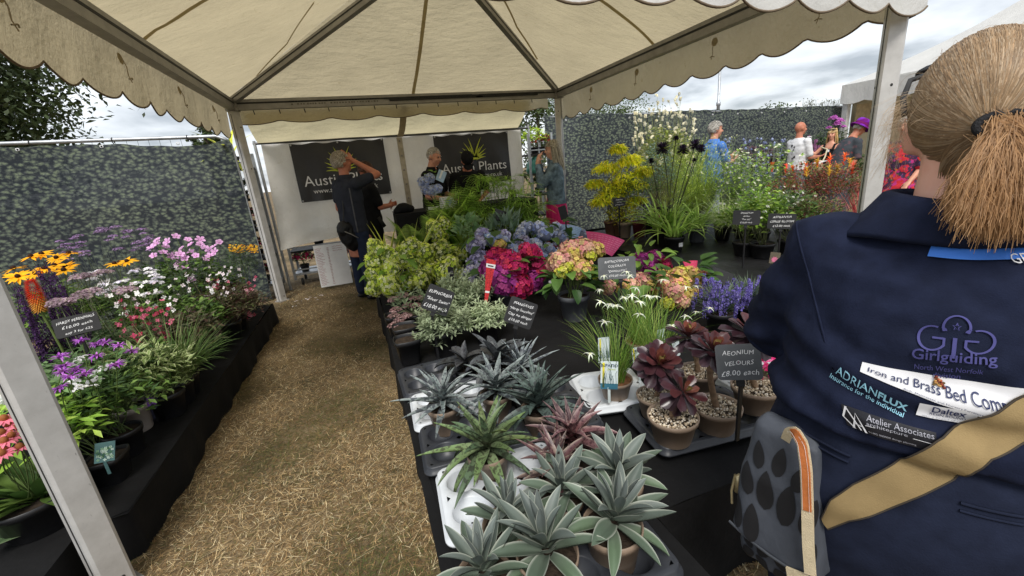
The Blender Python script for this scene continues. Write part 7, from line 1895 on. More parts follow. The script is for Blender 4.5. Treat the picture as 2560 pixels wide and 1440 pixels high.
def build_body(B, skin, arms, fem=False, vox=0.0115, hands=None, face=True, bare_arms=True, wide=1.0):
    m = MB()
    loft(m, [ring(.55, .13 * wide, .10), ring(.86, .155 * wide, .11), ring(1.0, .135 * wide, .10), ring(1.2, .145 * wide, .11), ring(1.36, .16 * wide, .09), ring(1.44, .10, .065), ring(1.48, .055, .055)])
    for s_ in (-1, 1):
        capsule(m, (s_ * .085, 0, .86), (s_ * .09, .01, .48), .085, .055); capsule(m, (s_ * .09, .01, .48), (s_ * .095, -.01, .08), .053, .036)
        ellipsoid(m, (s_ * .10, .05, .045), (.042, .12, .04))
    for (sh, el, wr), hd in zip(arms, hands or [None, None]):
        capsule(m, sh, el, .050, .040); capsule(m, el, wr, .041, .026)
        d = np.array(wr, float) - np.array(el, float)
        if hd is None: hand(m, wr, d, (0, 0, -1) if abs(d[2]) < .2 else (0, 1, .2), .35, .95)
        else: hand(m, wr, hd[0], hd[1], hd[2], .95)
    B.apply(m)
    h = MB()
    capsule(h, (0, -.01, 1.40), (0, .0, 1.56), .062, .054)
    ellipsoid(h, (0, -.008, 1.655), (.074, .094, .098)); ellipsoid(h, (0, .040, 1.60), (.058, .052, .072)); ellipsoid(h, (0, .058, 1.555), (.034, .034, .03))
    capsule(h, (0, .088, 1.655), (0, .110, 1.618), .011, .016); ellipsoid(h, (0, .082, 1.672), (.05, .012, .010)); ellipsoid(h, (0, .088, 1.578), (.024, .012, .010))
    for s_ in (-1, 1):
        ellipsoid(h, (s_ * .076, .0, 1.63), (.010, .022, .033)); ellipsoid(h, (s_ * .04, .07, 1.61), (.022, .022, .028))
    B.happly(h); m.v += h.v; m.c += h.c; m.q += [q + m.n for q in h.q]; m.n += h.n
    me = remesh(m, vox, 3, 'body'); me.materials.append(skin); o = obj('body', me, B.t)
    if face:
        for s_ in (-1, 1):
            e_ = MB(); ellipsoid(e_, (s_ * .030, .090, 1.645), (.012, .006, .006)); B.happly(e_).build('eye', EYE, o)
            e_ = MB(); ellipsoid(e_, (s_ * .031, .094, 1.664), (.016, .005, .004)); B.happly(e_).build('eyebrow', EYE if fem else DALU, o)
        e_ = MB(); ellipsoid(e_, (0, .096, 1.578), (.022, .007, .006)); B.happly(e_).build('mouth', LIP, o)
    return o
def garment(B, name, mt, rings_, arms=None, ra=(.072, .062), frac=1.0, frac2=0.0, rf=(.055, .045), vox=.013, wr=.006, seed=0.0, legs=None, part_parent=None, col=None):
    m = MB()
    if rings_: loft(m, [ring(*r) for r in rings_])
    for sh, el, wr_ in (arms or []):
        sh, el, wr_ = (np.array(a, float) for a in (sh, el, wr_))
        capsule(m, sh, sh + (el - sh) * frac, ra[0], ra[1])
        if frac2: capsule(m, el, el + (wr_ - el) * frac2, rf[0] + .01, rf[1])
    for a, b, r0, r1 in (legs or []): capsule(m, a, b, r0, r1)
    B.apply(m)
    me = remesh(m, vox, 4, name); wrinkle(me, wr, seed=seed); me.materials.append(mt)
    return obj(name, me, B.t)
HAIRM = vmat('hair', 0.5, 0.0, 0.2, 40, 0.45)
def hair(B, pal, kind='short', n=1500, thick=.010):
    """scalp cap plus combed strands"""
    m = MB()
    d = rng.normal(0, 1, (n, 3)); d /= np.linalg.norm(d, axis=1, keepdims=True)
    # hair-bearing scalp: not the face, not under the ears
    ok = (d[:, 2] > -.55 + .0 * d[:, 0]) & ~((d[:, 1] > .35) & (d[:, 2] < .42)) & ~((d[:, 1] > .0) & (d[:, 2] < -.1))
    if kind == 'fringe': ok &= ~((d[:, 2] > .62)) | (rng.random(n) < .12)
    d = d[ok]; n = len(d)
    base = np.array([0, -.008, 1.655]) + d * np.array([.076, .096, .100])
    pal = np.asarray(pal); c = pal[rng.integers(0, len(pal), n)] * rng.uniform(.75, 1.2, (n, 1))
    L = {'short': .030, 'fringe': .026, 'crop': .008, 'long': .05}[kind]
    # strands lie back along the scalp, falling with gravity
    tdir = np.array([0, -.75, -.65]) - d * (d @ np.array([0, -.75, -.65]))[:, None]; tdir /= np.linalg.norm(tdir, axis=1, keepdims=True) + 1e-6
    side = np.cross(d, tdir)
    p0 = base + d * .002; p1 = p0 + tdir * L * .5 + d * thick * .8; p2 = p0 + tdir * L + d * thick * .35
    w = .0032
    V = np.stack([p0 - side * w, p0 + side * w, p1 - side * w, p1 + side * w, p2 - side * w * .3, p2 + side * w * .3], 1)
    i = np.arange(n)[:, None] * 6
    F = np.concatenate([i + [0, 1, 3, 2], i + [2, 3, 5, 4]], 0)
    m.add(V.reshape(-1, 3), F, np.repeat(c, 6, 0))
    if kind in ('long',):
        k = 420; th = rng.uniform(-2.05, 2.05, k) - PI / 2
        x = .085 * np.cos(th); y = .10 * np.sin(th) - .01
        z0 = 1.69 + rng.uniform(-.03, .05, k); Ln = rng.uniform(.20, .34, k)
        st = np.linspace(0, 1, 7)[None, :, None]
        a = np.stack([x * .75, y * .75, z0 + .03], 1); b = np.stack([x * 1.12 + rng.normal(0, .01, k), y * 1.15 - .01, z0 - Ln], 1)
        mid = np.stack([x * 1.12, y * 1.12, z0 - .05], 1)
        PT_ = (1 - st) ** 2 * a[:, None] + 2 * st * (1 - st) * mid[:, None] + st ** 2 * b[:, None]
        tubes(m, PT_, .006, .003, 3, pal[rng.integers(0, len(pal), k)] * rng.uniform(.75, 1.2, (k, 1)))
    if kind != 'fringe':
        e_ = MB(); ellipsoid(e_, (0, -.016, 1.664), (.075, .092, .094), None, pal.mean(0) * .6, 20, 14)
        v, cc, q, t_ = e_.data(); m.add(v, q, cc)
    B.happly(m); return m.build('hair', HAIRM, B.t)
NAVYT = clothm('dark_navy_polo', (0.026, 0.029, 0.040))
BLACKT = clothm('black_cotton', (0.010, 0.010, 0.011))
DENIMN = clothm('dark_blue_jeans', (0.020, 0.028, 0.055))
GREYTR = clothm('grey_trousers', (0.17, 0.18, 0.20))
SHOE = mat('dark_shoe', (0.02, 0.02, 0.02), 0.5)
def trousers(B, mt, shorts=False, wide=1.0):
    e_ = .55 if shorts else .07
    legs = []
    for s_ in (-1, 1):
        legs.append(((s_ * .088, 0, .84), (s_ * .095, .01, .50), .100 * wide, .080 * wide))
        if not shorts: legs.append(((s_ * .095, .01, .50), (s_ * .10, -.005, .11), .080 * wide, .068))
    garment(B, 'trousers', mt, [(.78, .165 * wide, .125), (.90, .170 * wide, .128), (1.0, .155 * wide, .118), (1.03, .150 * wide, .112)], legs=legs, seed=3)
    for s_ in (-1, 1):
        m = MB(); ellipsoid(m, (s_ * .10, .05, .045), (.05, .13, .046)); B.apply(m).build('shoe', SHOE, B.t)
TORSO = [(.88, .185, .135), (.98, .175, .132), (1.1, .172, .130), (1.25, .188, .134), (1.36, .190, .118), (1.43, .14, .088), (1.47, .075, .07)]
def shirt(B, mt, arms, frac=.62, frac2=0.0, name='shirt', hem=.88, wide=1.0, seed=0.0, wr=.007):
    r = [(hem, .188 * wide, .138)] + [(z, a * wide, b) for z, a, b in TORSO if z > hem + .05]
    o = garment(B, name, mt, r, arms, (.068, .064), frac, frac2, (.058, .046), seed=seed, wr=wr)
    return o
def collar(B, mt, shirt_o):
    m = MB(); th = np.linspace(-2.6, 2.6, 30) - PI / 2
    V = [[(r_ * math.cos(t), r_ * .95 * math.sin(t) - .002, z) for t in th] for r_, z in ((.066, 1.46), (.070, 1.50), (.078, 1.495), (.098, 1.445))]
    grid(m, np.array(V)); B.apply(m).build('collar', mt, shirt_o)
GREYH = [rgb((176, 166, 150)), rgb((150, 138, 122)), rgb((198, 190, 176))]
WHITEH = [rgb((186, 180, 170)), rgb((156, 150, 140)), rgb((204, 200, 192)), rgb((120, 114, 106))]
BROWNH = [rgb((74, 46, 32)), rgb((92, 56, 38)), rgb((54, 34, 26))]
ASHH = [rgb((186, 176, 156)), rgb((160, 150, 130)), rgb((206, 198, 180)), rgb((136, 126, 110))]
BLONDH = [rgb((206, 172, 112)), rgb((176, 138, 84)), rgb((226, 200, 146))]
def S(s_): return (s_ * .185, 0, 1.39)

# --- man with a hand on his head, back half turned, shoulder bag
c = PY(893, 600, 5.45)
B = Body('man', 'man in dark polo shirt with one hand raised to his grey head', (c[0], 5.45, 0), -1.0, 1.80, head_pitch=-.08, head_yaw=-.15)
arms = [((.185, .0, 1.39), (.215, .29, 1.475), (.07, .085, 1.655)), ((-.185, 0, 1.39), (-.22, -.02, 1.12), (-.20, .13, .93))]
build_body(B, SKIN2, arms, vox=.009, hands=[((-.35, -.55, .62), (-.6, .2, -.4), .12), None])
sh_ = shirt(B, NAVYT, arms, .60, seed=1.0, hem=.84); collar(B, NAVYT, sh_); trousers(B, DENIMN); hair(B, GREYH, 'short', 2200, .016)
m = MB(); tubes(m, np.array([[.078, .0, 1.655], [.075, .05, 1.655], [.06, .095, 1.65], [0, .108, 1.65], [-.06, .095, 1.65]]), .003, sides=5); B.happly(m).build('glasses', DARK, B.t)
m = MB(); box(m, (.172, -.08, 1.1), (.008, .012, .5)); B.apply(m).build('side_piping', mat('grey_piping', (.09, .09, .10), .7), sh_, smooth=False)
bp = PY(868, 585, 5.30)
bg_ = thing('shoulder_bag', 'black shoulder bag hanging behind the man with the raised hand', 'bag', tuple(bp), .3)
m = MB(); ellipsoid(m, (0, 0, 0), (.10, .07, .15)); ellipsoid(m, (.06, .02, -.10), (.12, .06, .12)); ellipsoid(m, (-.04, -.03, .07), (.08, .05, .09)); ellipsoid(m, (.08, .03, .04), (.09, .05, .12))
me = remesh(m, .014, 2, 'bag_body'); wrinkle(me, .012, 14, 14); me.materials.append(mat('black_nylon', (.012, .012, .013), .5, .2, 20, bump=.5, bscale=30)); obj('bag_body', me, bg_)
m = MB(); q1 = PY(858, 500, 5.32) - bp; q2 = PY(862, 440, 5.40) - bp; tubes(m, np.array([[-.02, 0, .13], q1 * .6 + [0, 0, .05], q1, q2 * .9, q2]), .008, sides=5); m.build('strap', DARK, bg_)
m = MB(); tubes(m, np.array([[-.06, -.07, .05], [.02, -.085, .0], [.1, -.06, -.06]]), .006, sides=5); m.build('zip', DALU, bg_)

# --- brown haired person behind him, hands together
c = PY(938, 600, 6.0)
B = Body('person', 'brown haired person in dark shirt behind the man, hands together', (c[0], 6.0, 0), -1.15, 1.70, head_pitch=.45)
arms = [((.175, 0, 1.39), (.20, .07, 1.13), (.04, .30, 1.12)), ((-.175, 0, 1.39), (-.20, .07, 1.13), (-.03, .31, 1.13))]
build_body(B, SKIN2, arms, hands=[((-.5, .6, .1), (-1, -.2, .2), .7), ((.5, .6, .1), (1, -.2, .2), .7)])
sh_ = shirt(B, BLACKT, arms, .75, seed=2.0); collar(B, BLACKT, sh_); trousers(B, BLACKT); hair(B, BROWNH, 'short', 2200, .014)
m = MB(); bar(m, (.18, .02, 1.0), (.18, .09, .86), .012, .05); B.apply(m).build('belt_pouch', DARK, B.t)

# --- grey haired man holding hydrangeas
c = PY(1098, 600, 6.15)
B = Body('man', 'grey haired man in black polo holding a bunch of blue hydrangeas', (c[0], 6.15, 0), -2.25, 1.82, lean=.10, head_pitch=.25, head_yaw=-.05)
arms = [((.19, 0, 1.39), (.26, .06, 1.12), (.10, .26, 1.08)), ((-.19, 0, 1.39), (-.24, .06, 1.12), (-.08, .28, 1.10))]
build_body(B, SKIN, arms)
sh_ = shirt(B, BLACKT, arms, .72, seed=5.0, wide=1.08); collar(B, BLACKT, sh_); trousers(B, BLACKT); hair(B, WHITEH, 'crop', 2600, .004)
hb = PY(1082, 460, 5.62)
t = thing('cut_hydrangeas', 'bunch of lavender blue hydrangea heads with a pale card held by the man', 'flowers', tuple(hb))
for x, y, s_ in ((1063, 450, .95), (1085, 470, .9), (1070, 468, .9), (1098, 466, .8), (1078, 440, .85)):
    q = PY(x - 4, y + 6, 5.6) - hb
    obj('flower_head', HM['b'][rng.integers(0, 3)], t, matrix=Matrix.Translation(Vector(q)) @ Matrix.Rotation(1.1, 4, 'X') @ Matrix.Scale(s_ * 1.1, 4))
for k in range(8):
    q = PY(1085 + rng.uniform(-18, 22), 430 + rng.uniform(-6, 18), 5.62) - hb
    obj('leaf', HLL[k % 5], t, matrix=Matrix.Translation(Vector(q)) @ Rz(rng.uniform(0, 6)) @ Matrix.Rotation(-.6, 4, 'Y') @ Matrix.Scale(.8, 4))
m = MB(); tubes(m, stems_between([[0, .02, -.25]] * 5, [PY(x - 4, y + 6, 5.62) - hb for x, y in ((1063, 450), (1085, 465), (1070, 468), (1098, 460), (1078, 440))], .05, 5), .005, .004, 5, rgb((96, 116, 60))); m.build('stems', STEMM, t, stuff=True)
q = PY(1103, 440, 5.55) - hb
m = MB(); box(m, q, (.11, .004, .14), np.array(Matrix.Rotation(.5, 3, 'Y'))); cd = m.build('card', mat('pale_blue_card', (.35, .48, .62), .4), t, smooth=False)
m = MB(); box(m, q + [0, -.004, .02], (.025, .002, .11), np.array(Matrix.Rotation(.5, 3, 'Y'))); m.build('strip', PAPER, cd, smooth=False)

# --- man in the black cap bending over the counter
c = PY(1185, 600, 6.3)
B = Body('man', 'man in black cap and black top bending over the till counter', (c[0], 6.3, 0), 3.0, 1.80, lean=.42, head_pitch=.5, zhip=1.0)
arms = [((.19, 0, 1.39), (.26, .10, 1.13), (.12, .30, 1.05)), ((-.19, 0, 1.39), (-.26, .10, 1.13), (-.12, .32, 1.05))]
build_body(B, SKIN2, arms)
sh_ = shirt(B, BLACKT, arms, .72, seed=7.0, wide=1.05); trousers(B, BLACKT)
m = MB(); V = [[(.083 * r_ * math.cos(t_), -.006 + .105 * r_ * math.sin(t_), z) for t_ in np.linspace(0, 2 * PI, 25)[:-1]] for r_, z in ((1.0, 1.675), (1.02, 1.70), (.93, 1.735), (.7, 1.762), (.35, 1.775), (.02, 1.778))]
grid(m, np.array(V), closed=True)
cp_ = B.happly(m).build('cap', BLACKT, B.t)
m = MB(); V = [[(.075 * (1 - .25 * k) * x, .085 + .085 * k * math.sqrt(max(0, 1 - .8 * x * x)), 1.682 - .02 * k - .018 * x * x) for x in np.linspace(-1, 1, 13)] for k in np.linspace(0, 1, 5)]
grid(m, np.array(V)); grid(m, np.array(V)[:, :, :] - [0, 0, .004]); B.happly(m).build('peak', BLACKT, cp_)
wb = thing('drink_cup', 'white lidded cup by the bending man on the counter', 'cup', tuple(PY(1232, 470, 5.9)))
m = MB(); lathe(m, [(.001, -.07), (.03, -.07), (.042, .05), (.001, .05)], (0, 0, 0), 18); m.build('cup', PAPER, wb); m = MB(); lathe(m, [(.045, .045), (.046, .058), (.038, .064), (.001, .066)], (0, 0, 0), 18); m.build('lid', PAPER, wb)

# --- woman in denim jacket and pink skirt, hand to her face
DENIM = mat('washed_denim', (0.15, 0.21, 0.26), 0.85, 0.55, 16, bump=0.4, bscale=14, spec=0.15, bdist=0.02)
PINK = mat('pink_jersey', rgb((226, 48, 124)), 0.8, 0.12, 6, bump=0.5, bscale=6, stretch=(4, 4, .5), bdist=.03)
c = PY(1396, 600, 5.55)
B = Body('woman', 'woman in a denim jacket and long pink skirt with hand at her face', (c[0], 5.55, 0), 1.25, 1.75, head_pitch=.08, head_yaw=.05)
arms = [((.165, 0, 1.38), (.19, .19, 1.16), (.10, .19, 1.50)), ((-.165, 0, 1.38), (-.17, .20, 1.17), (-.03, .24, 1.48))]
build_body(B, SKIN3, arms, True, hands=[((-.2, -.2, .9), (-.3, -.9, 0), .5), ((.1, -.35, .9), (.6, -.8, 0), .5)])
jk = shirt(B, DENIM, arms, 1.0, .80, 'jacket', .90, 1.05, seed=9.0, wr=.009)
m = MB(); th = np.linspace(0, 2 * PI, 41); V = [[(.20 * math.cos(t_), .150 * math.sin(t_), z) for t_ in th[:-1]] for z in (.89, .935)]; grid(m, np.array(V), closed=True); B.apply(m).build('waistband', DENIM, jk)
for s_ in (-1, 1):
    m = MB(); tubes(m, np.array([[s_ * .085, -.137, .88], [s_ * .095, -.143, 1.1], [s_ * .10, -.142, 1.28]]), .003, sides=4); B.apply(m).build('seam', DENIMN, jk)
for x in (-.13, .13):
    m = MB(); ellipsoid(m, (x, -.137, .915), (.009, .005, .009)); B.apply(m).build('button', DALU, jk)
collar(B, DENIM, jk)
m = MB(); th = np.linspace(0, 2 * PI, 73)[:-1]
V = [[((a + .012 * k * math.sin(t_ * 11) + .006 * math.sin(t_ * 23)) * math.cos(t_), (b_ + .012 * k * math.sin(t_ * 11 + .6)) * math.sin(t_), z) for t_ in th] for k, (z, a, b_) in zip((0, .2, .5, .8, 1.1), ((.98, .165, .13), (.84, .195, .15), (.55, .205, .165), (.30, .225, .18), (.10, .24, .20)))]
grid(m, np.array(V), closed=True); B.apply(m).build('skirt', PINK, B.t)
hair(B, ASHH, 'long', 2200, .014)

# --- man in blue shirt by the sea holly
c = PY(1778, 430, 5.6)
BLUES = clothm('sky_blue_shirt', rgb((76, 122, 196)))
B = Body('man', 'white haired man in a blue short sleeved shirt seen from behind', (c[0], 5.6, 0), -1.75, 1.86, head_pitch=.05, head_yaw=-.2, lean=.05)
arms = [((.19, 0, 1.39), (.23, .10, 1.14), (.10, .33, 1.18)), ((-.19, 0, 1.39), (-.23, .08, 1.14), (-.06, .34, 1.20))]
build_body(B, SKIN, arms, hands=[((-.3, .5, .75), (-.8, -.4, .2), .6), ((.3, .5, .6), (.8, -.3, .2), .6)])
sh_ = shirt(B, BLUES, arms, .75, seed=11.0, hem=.82, wide=1.05, wr=.009); collar(B, BLUES, sh_); trousers(B, clothm('pale_jeans', rgb((150, 162, 170)))); hair(B, WHITEH, 'short', 1800, .016)
m = MB(); bar(m, (.07, -.145, 1.35), (-.16, -.15, .95), .03, .006, upv=(0, 1, 0)); B.apply(m).build('bag_strap', mat('yellow_strap', (.45, .42, .12), .7), sh_, smooth=False)

# --- bald man in white T-shirt
c = PY(1990, 430, 6.0)
WTEE = clothm('white_cotton_tee', (0.72, 0.72, 0.73), .05)
B = Body('man', 'bald man in a white T-shirt with black flower print and grey trousers', (c[0], 6.0, 0), -1.75, 1.78, head_pitch=.05, head_yaw=-.2)
arms = [((.19, 0, 1.39), (.22, .06, 1.10), (.16, .30, 1.10)), ((-.19, 0, 1.39), (-.22, .06, 1.10), (-.12, .30, 1.14))]
build_body(B, SKIN2, arms, hands=[((0, .9, .1), (-.4, 0, .9), .4), None])
sh_ = shirt(B, WTEE, arms, .78, seed=13.0, wide=1.06); trousers(B, GREYTR)
bvh_ = BVHTree.FromPolygons([v.co for v in sh_.data.vertices], [p.vertices for p in sh_.data.polygons])
def on_surface(bvh, O_, d_, off_):
    h = bvh.ray_cast(Vector(O_), Vector(d_))
    return None if h[0] is None else np.array(h[0]) - np.array(d_) * off_
for (x, z, r_) in ((-.02, 1.36, .028), (.04, 1.33, .022), (.03, 1.28, .018), (.06, 1.15, .03), (.02, 1.12, .022), (-.08, 1.30, .02), (-.10, 1.20, .018)):
    m = MB(); n = 16; pts = []
    hc = on_surface(bvh_, (x, -1, z), (0, 1, 0), .004)
    if hc is None: continue
    florets(m, [hc], [(0, -1, .1)], r_, rgb((28, 28, 32)), 7, .0, .25)
    q2 = on_surface(bvh_, (x - .04, -1, z - .09), (0, 1, 0), .004)
    if q2 is not None: tubes(m, np.array([hc, (hc + q2) / 2 + [.01, -.002, 0], q2]), .002, sides=3, col=rgb((40, 40, 44)))
    m.build('flower_print', FLW, sh_)
hp_ = PY(2050, 405, 5.70)
pp_ = thing('leaflet', 'white folded leaflet in the hand of the bald man', 'leaflet', tuple(hp_), -.3); m = MB(); box(m, (0, 0, 0), (.20, .14, .006), np.array(Matrix.Rotation(-.15, 3, 'Y'))); m.build('sheet', PAPER, pp_, smooth=False)

# --- blonde woman in black dress with cross-body bag
c = PY(2070, 430, 6.3)
B = Body('woman', 'blonde woman in a black sleeveless dress with sunglasses on her head', (c[0], 6.3, 0), 1.72, 1.61, head_pitch=.02, head_yaw=.1)
arms = [((.16, 0, 1.38), (.30, .10, 1.20), (.36, .22, 1.44)), ((-.16, 0, 1.38), (-.20, -.02, 1.12), (-.16, .14, .96))]
build_body(B, SKIN, arms, True, hands=[((.0, .1, 1), (-.3, .9, 0), .5), None])
garment(B, 'dress', BLACKT, [(.12, .24, .2), (.5, .215, .175), (.85, .195, .15), (1.0, .165, .125), (1.1, .158, .125), (1.25, .168, .14), (1.33, .13, .105)], seed=15, wr=.006)
for s_ in (-1, 1):
    m = MB(); tubes(m, np.array([[s_ * .09, .115, 1.30], [s_ * .105, .07, 1.42], [s_ * .10, -.06, 1.42], [s_ * .09, -.11, 1.28]]), .022, sides=6); B.apply(m).build('dress_strap', BLACKT, B.t)
hair(B, BLONDH, 'long', 2000, .012)
for s_ in (-1, 1):
    m = MB(); ellipsoid(m, (s_ * .036, .075, 1.742), (.032, .010, .020)); B.happly(m).build('sunglass_lens', mat('smoked_lens', (.10, .09, .08), .15, spec=.6), B.t)
m = MB(); tubes(m, np.array([[-.078, -.01, 1.70], [-.07, .055, 1.745], [0, .088, 1.755], [.07, .055, 1.745], [.078, -.01, 1.70]]), .005, sides=5); B.happly(m).build('sunglass_frame', mat('gold_frame', (.3, .25, .15), .4, metal=.5), B.t)
BAGC = mat('beige_canvas_bag', rgb((190, 180, 150)), .8, .1, 20, bump=.3, bscale=40)
bpt = PY(2045, 418, 6.05)
bg_ = thing('crossbody_bag', 'beige crossbody bag on the blonde woman in black', 'bag', tuple(bpt), .3)
m = MB(); ellipsoid(m, (0, 0, 0), (.17, .06, .10)); ellipsoid(m, (.06, .0, .06), (.12, .05, .08)); me = remesh(m, .014, 3, 'bag_body'); wrinkle(me, .006); me.materials.append(BAGC); obj('bag_body', me, bg_)
m = MB(); q1 = PY(2086, 372, 6.06) - bpt; tubes(m, np.array([[.05, -.03, .05], q1 * .5 + [.03, -.03, .02], q1, q1 + [.03, .12, .05]]), .015, sides=6); m.build('strap', BAGC, bg_)
m = MB(); box(m, q1 * .97 + [-.01, -.03, -.02], (.045, .02, .045)); m.build('buckle', PAPER, bg_, smooth=False)
ph = PY(2022, 350, 6.1)
pt_ = thing('phone', 'white phone held up by the blonde woman in black', 'phone', tuple(ph), .5); m = MB(); box(m, (0, 0, 0), (.012, .07, .14), np.array(Matrix.Rotation(.35, 3, 'Y'))); m.build('case', PAPER, pt_, smooth=False); m = MB(); box(m, (-.007, 0, 0), (.004, .06, .12), np.array(Matrix.Rotation(.35, 3, 'Y'))); m.build('screen', DARK, pt_, smooth=False)

# --- woman in purple hat bending forward
c = PY(2092, 430, 5.3)
PATD = vmat('patterned_jersey', .85, 0, .2, 10)
def pattern_mat(name, base, spots_):
    m, nt, out = _new(name); p = _pr(nt, .85, .15)
    cur = None
    b0_ = nt.nodes.new('ShaderNodeRGB'); b0_.outputs[0].default_value = (*base, 1); cur = b0_.outputs[0]
    for sc, th_, colr in spots_:
        n = _tex(nt, 'ShaderNodeTexNoise', sc, 3, .6); n.noise_dimensions = '4D'; n.inputs['W'].default_value = sc * 1.7
        r = _ramp(nt, n.outputs['Fac'], [(th_, (0, 0, 0)), (th_ + .03, (1, 1, 1))])
        mx = nt.nodes.new('ShaderNodeMix'); mx.data_type = 'RGBA'; nt.links.new(r.outputs[0], mx.inputs['Factor']); nt.links.new(cur, mx.inputs['A']); mx.inputs['B'].default_value = (*colr, 1); cur = mx.outputs['Result']
    nt.links.new(cur, p.inputs['Base Color'])
    n2 = _tex(nt, 'ShaderNodeTexNoise', 8, 3); nt.links.new(_bump(nt, n2.outputs['Fac'], .5, .02).outputs[0], p.inputs['Normal'])
    nt.links.new(p.outputs[0], out.inputs[0]); return m
GREYDR = pattern_mat('grey_flowered_jersey', (.050, .058, .068), [(9, .60, (.11, .07, .08)), (17, .64, (.22, .05, .05)), (14, .66, (.06, .09, .06))])
B = Body('woman', 'woman in a purple hat and grey patterned dress bending forward', (c[0], 5.3, 0), -2.0, 1.74, lean=.42, head_pitch=.15)
arms = [((.165, 0, 1.38), (.20, .13, 1.13), (.19, .06, .87)), ((-.165, 0, 1.38), (-.19, .14, 1.12), (-.12, .20, .88))]
build_body(B, SKIN2, arms, True)
garment(B, 'dress', GREYDR, [(.14, .26, .24), (.5, .23, .21), (.85, .205, .18), (1.0, .18, .15), (1.1, .175, .145), (1.25, .185, .155), (1.36, .175, .12), (1.43, .12, .085), (1.46, .08, .07)], arms, (.075, .064), 1.0, .12, seed=17, wr=.007)
PURP = pattern_mat('purple_felt', rgb((120, 44, 168)), [(3, .55, rgb((104, 20, 110)))])
hair(B, GREYH, 'short', 1400, .012)
m = MB(); V = [[(.092 * r_ * math.cos(t_), -.006 + .112 * r_ * math.sin(t_), z) for t_ in np.linspace(0, 2 * PI, 33)[:-1]] for r_, z in ((1.5, 1.640), (1.52, 1.648), (1.3, 1.672), (1.03, 1.685), (1.04, 1.72), (1.0, 1.76), (.8, 1.79), (.4, 1.805), (.02, 1.808))]
grid(m, np.array(V), closed=True); hat_ = B.happly(m).build('hat', PURP, B.t)
m = MB(); V = [[(.092 * 1.055 * math.cos(t_), -.006 + .112 * 1.055 * math.sin(t_), z) for t_ in np.linspace(0, 2 * PI, 33)[:-1]] for z in (1.69, 1.715)]
grid(m, np.array(V), closed=True); B.happly(m).build('hat_band', mat('magenta_band', rgb((112, 18, 92)), .8), hat_)

# --- woman in bright floral dress beyond the white post
c = PY(2248, 430, 3.25)
FLORAL = pattern_mat('bright_floral_fabric', rgb((70, 50, 74)), [(10, .50, rgb((206, 52, 64))), (14, .56, rgb((190, 60, 130))), (17, .60, rgb((222, 96, 50))), (21, .62, rgb((70, 110, 70))), (25, .64, rgb((92, 90, 150)))])
B = Body('woman', 'woman in a bright red and purple floral top behind the white post', (c[0], 3.25, 0), 1.7, 1.60, head_pitch=.1)
arms = [((.175, 0, 1.38), (.23, -.02, 1.12), (.20, .12, .94)), ((-.175, 0, 1.38), (-.23, .02, 1.12), (-.18, .16, .96))]
build_body(B, SKIN, arms, True)
garment(B, 'dress', FLORAL, [(.30, .24, .2), (.6, .225, .19), (.85, .21, .165), (1.0, .195, .15), (1.1, .19, .15), (1.25, .20, .155), (1.36, .185, .12), (1.43, .13, .09), (1.47, .08, .07)], arms, (.09, .085), .9, 0, seed=19, wr=.008)
hair(B, WHITEH, 'short', 1600, .014)
# =================================================================== THE WOMAN IN NAVY IN THE FOREGROUND
FY = math.radians(30) - PI / 2
FO = np.array([0.945, 0.405, 0.0])
W = thing('person', 'woman with fair ponytail in navy rugby style shirt seen from behind, close up', 'person', tuple(FO), FY)
Rw = np.array(Matrix.Rotation(FY, 3, 'Z'))
def loc_of(p): return (np.asarray(p, float) - FO) @ Rw           # world -> her local frame
NAVY = mat('navy_cotton', (0.011, 0.0148, 0.034), 0.88, 0.22, 30, bump=0.35, bscale=420, spec=0.12, bdist=0.002)
NAVY2 = mat('navy_trouser_cloth', (0.0125, 0.0165, 0.034), 0.88, 0.22, 24, bump=0.35, bscale=300, spec=0.12, bdist=0.002)
SKW = skin_mat('pinkish_skin', rgb((238, 190, 168)))
armsW = [((.160, .0, 1.225), (.245, .10, 1.03), (.17, .33, 1.06)), ((-.160, .0, 1.225), (-.243, .09, 1.03), (-.17, .33, 1.06))]
# body: one skin from head to feet
m = MB()
loft(m, [ring(.5, .17, .13), ring(.8, .20, .15), ring(.98, .17, .13), ring(1.15, .18, .13), ring(1.26, .15, .09), ring(1.31, .08, .07)])
for s_ in (-1, 1):
    capsule(m, (s_ * .10, 0, .8), (s_ * .10, .01, .44), .11, .065); capsule(m, (s_ * .10, .01, .44), (s_ * .10, -.01, .07), .06, .04); ellipsoid(m, (s_ * .10, .05, .04), (.042, .12, .038))
for sh, el, wr_ in armsW:
    capsule(m, sh, el, .06, .048); capsule(m, el, wr_, .047, .03); hand(m, wr_, (-np.sign(sh[0]) * .4, .9, 0), (0, 0, -1), .5, .92)
capsule(m, (0, -.015, 1.25), (0, -.012, 1.40), .066, .058)
ellipsoid(m, (0, -.005, 1.475), (.076, .096, .098)); ellipsoid(m, (0, .045, 1.42), (.058, .052, .072)); ellipsoid(m, (0, .062, 1.375), (.034, .034, .03))
capsule(m, (0, .092, 1.475), (0, .114, 1.44), .011, .016)
for s_ in (-1, 1):
    ellipsoid(m, (s_ * .077, .008, 1.440), (.009, .021, .032), np.array(Matrix.Rotation(s_ * -.35, 3, 'Z'))); ellipsoid(m, (s_ * .074, .006, 1.414), (.009, .010, .012))
me = remesh(m, .009, 3, 'body'); me.materials.append(SKW); bodyW = obj('body', me, W)
for s_ in (-1, 1):
    m = MB(); ellipsoid(m, (s_ * .030, .094, 1.465), (.012, .006, .006)); m.build('eye', EYE, bodyW)
m = MB(); ellipsoid(m, (0, .102, 1.398), (.022, .007, .006)); m.build('mouth', LIP, bodyW)
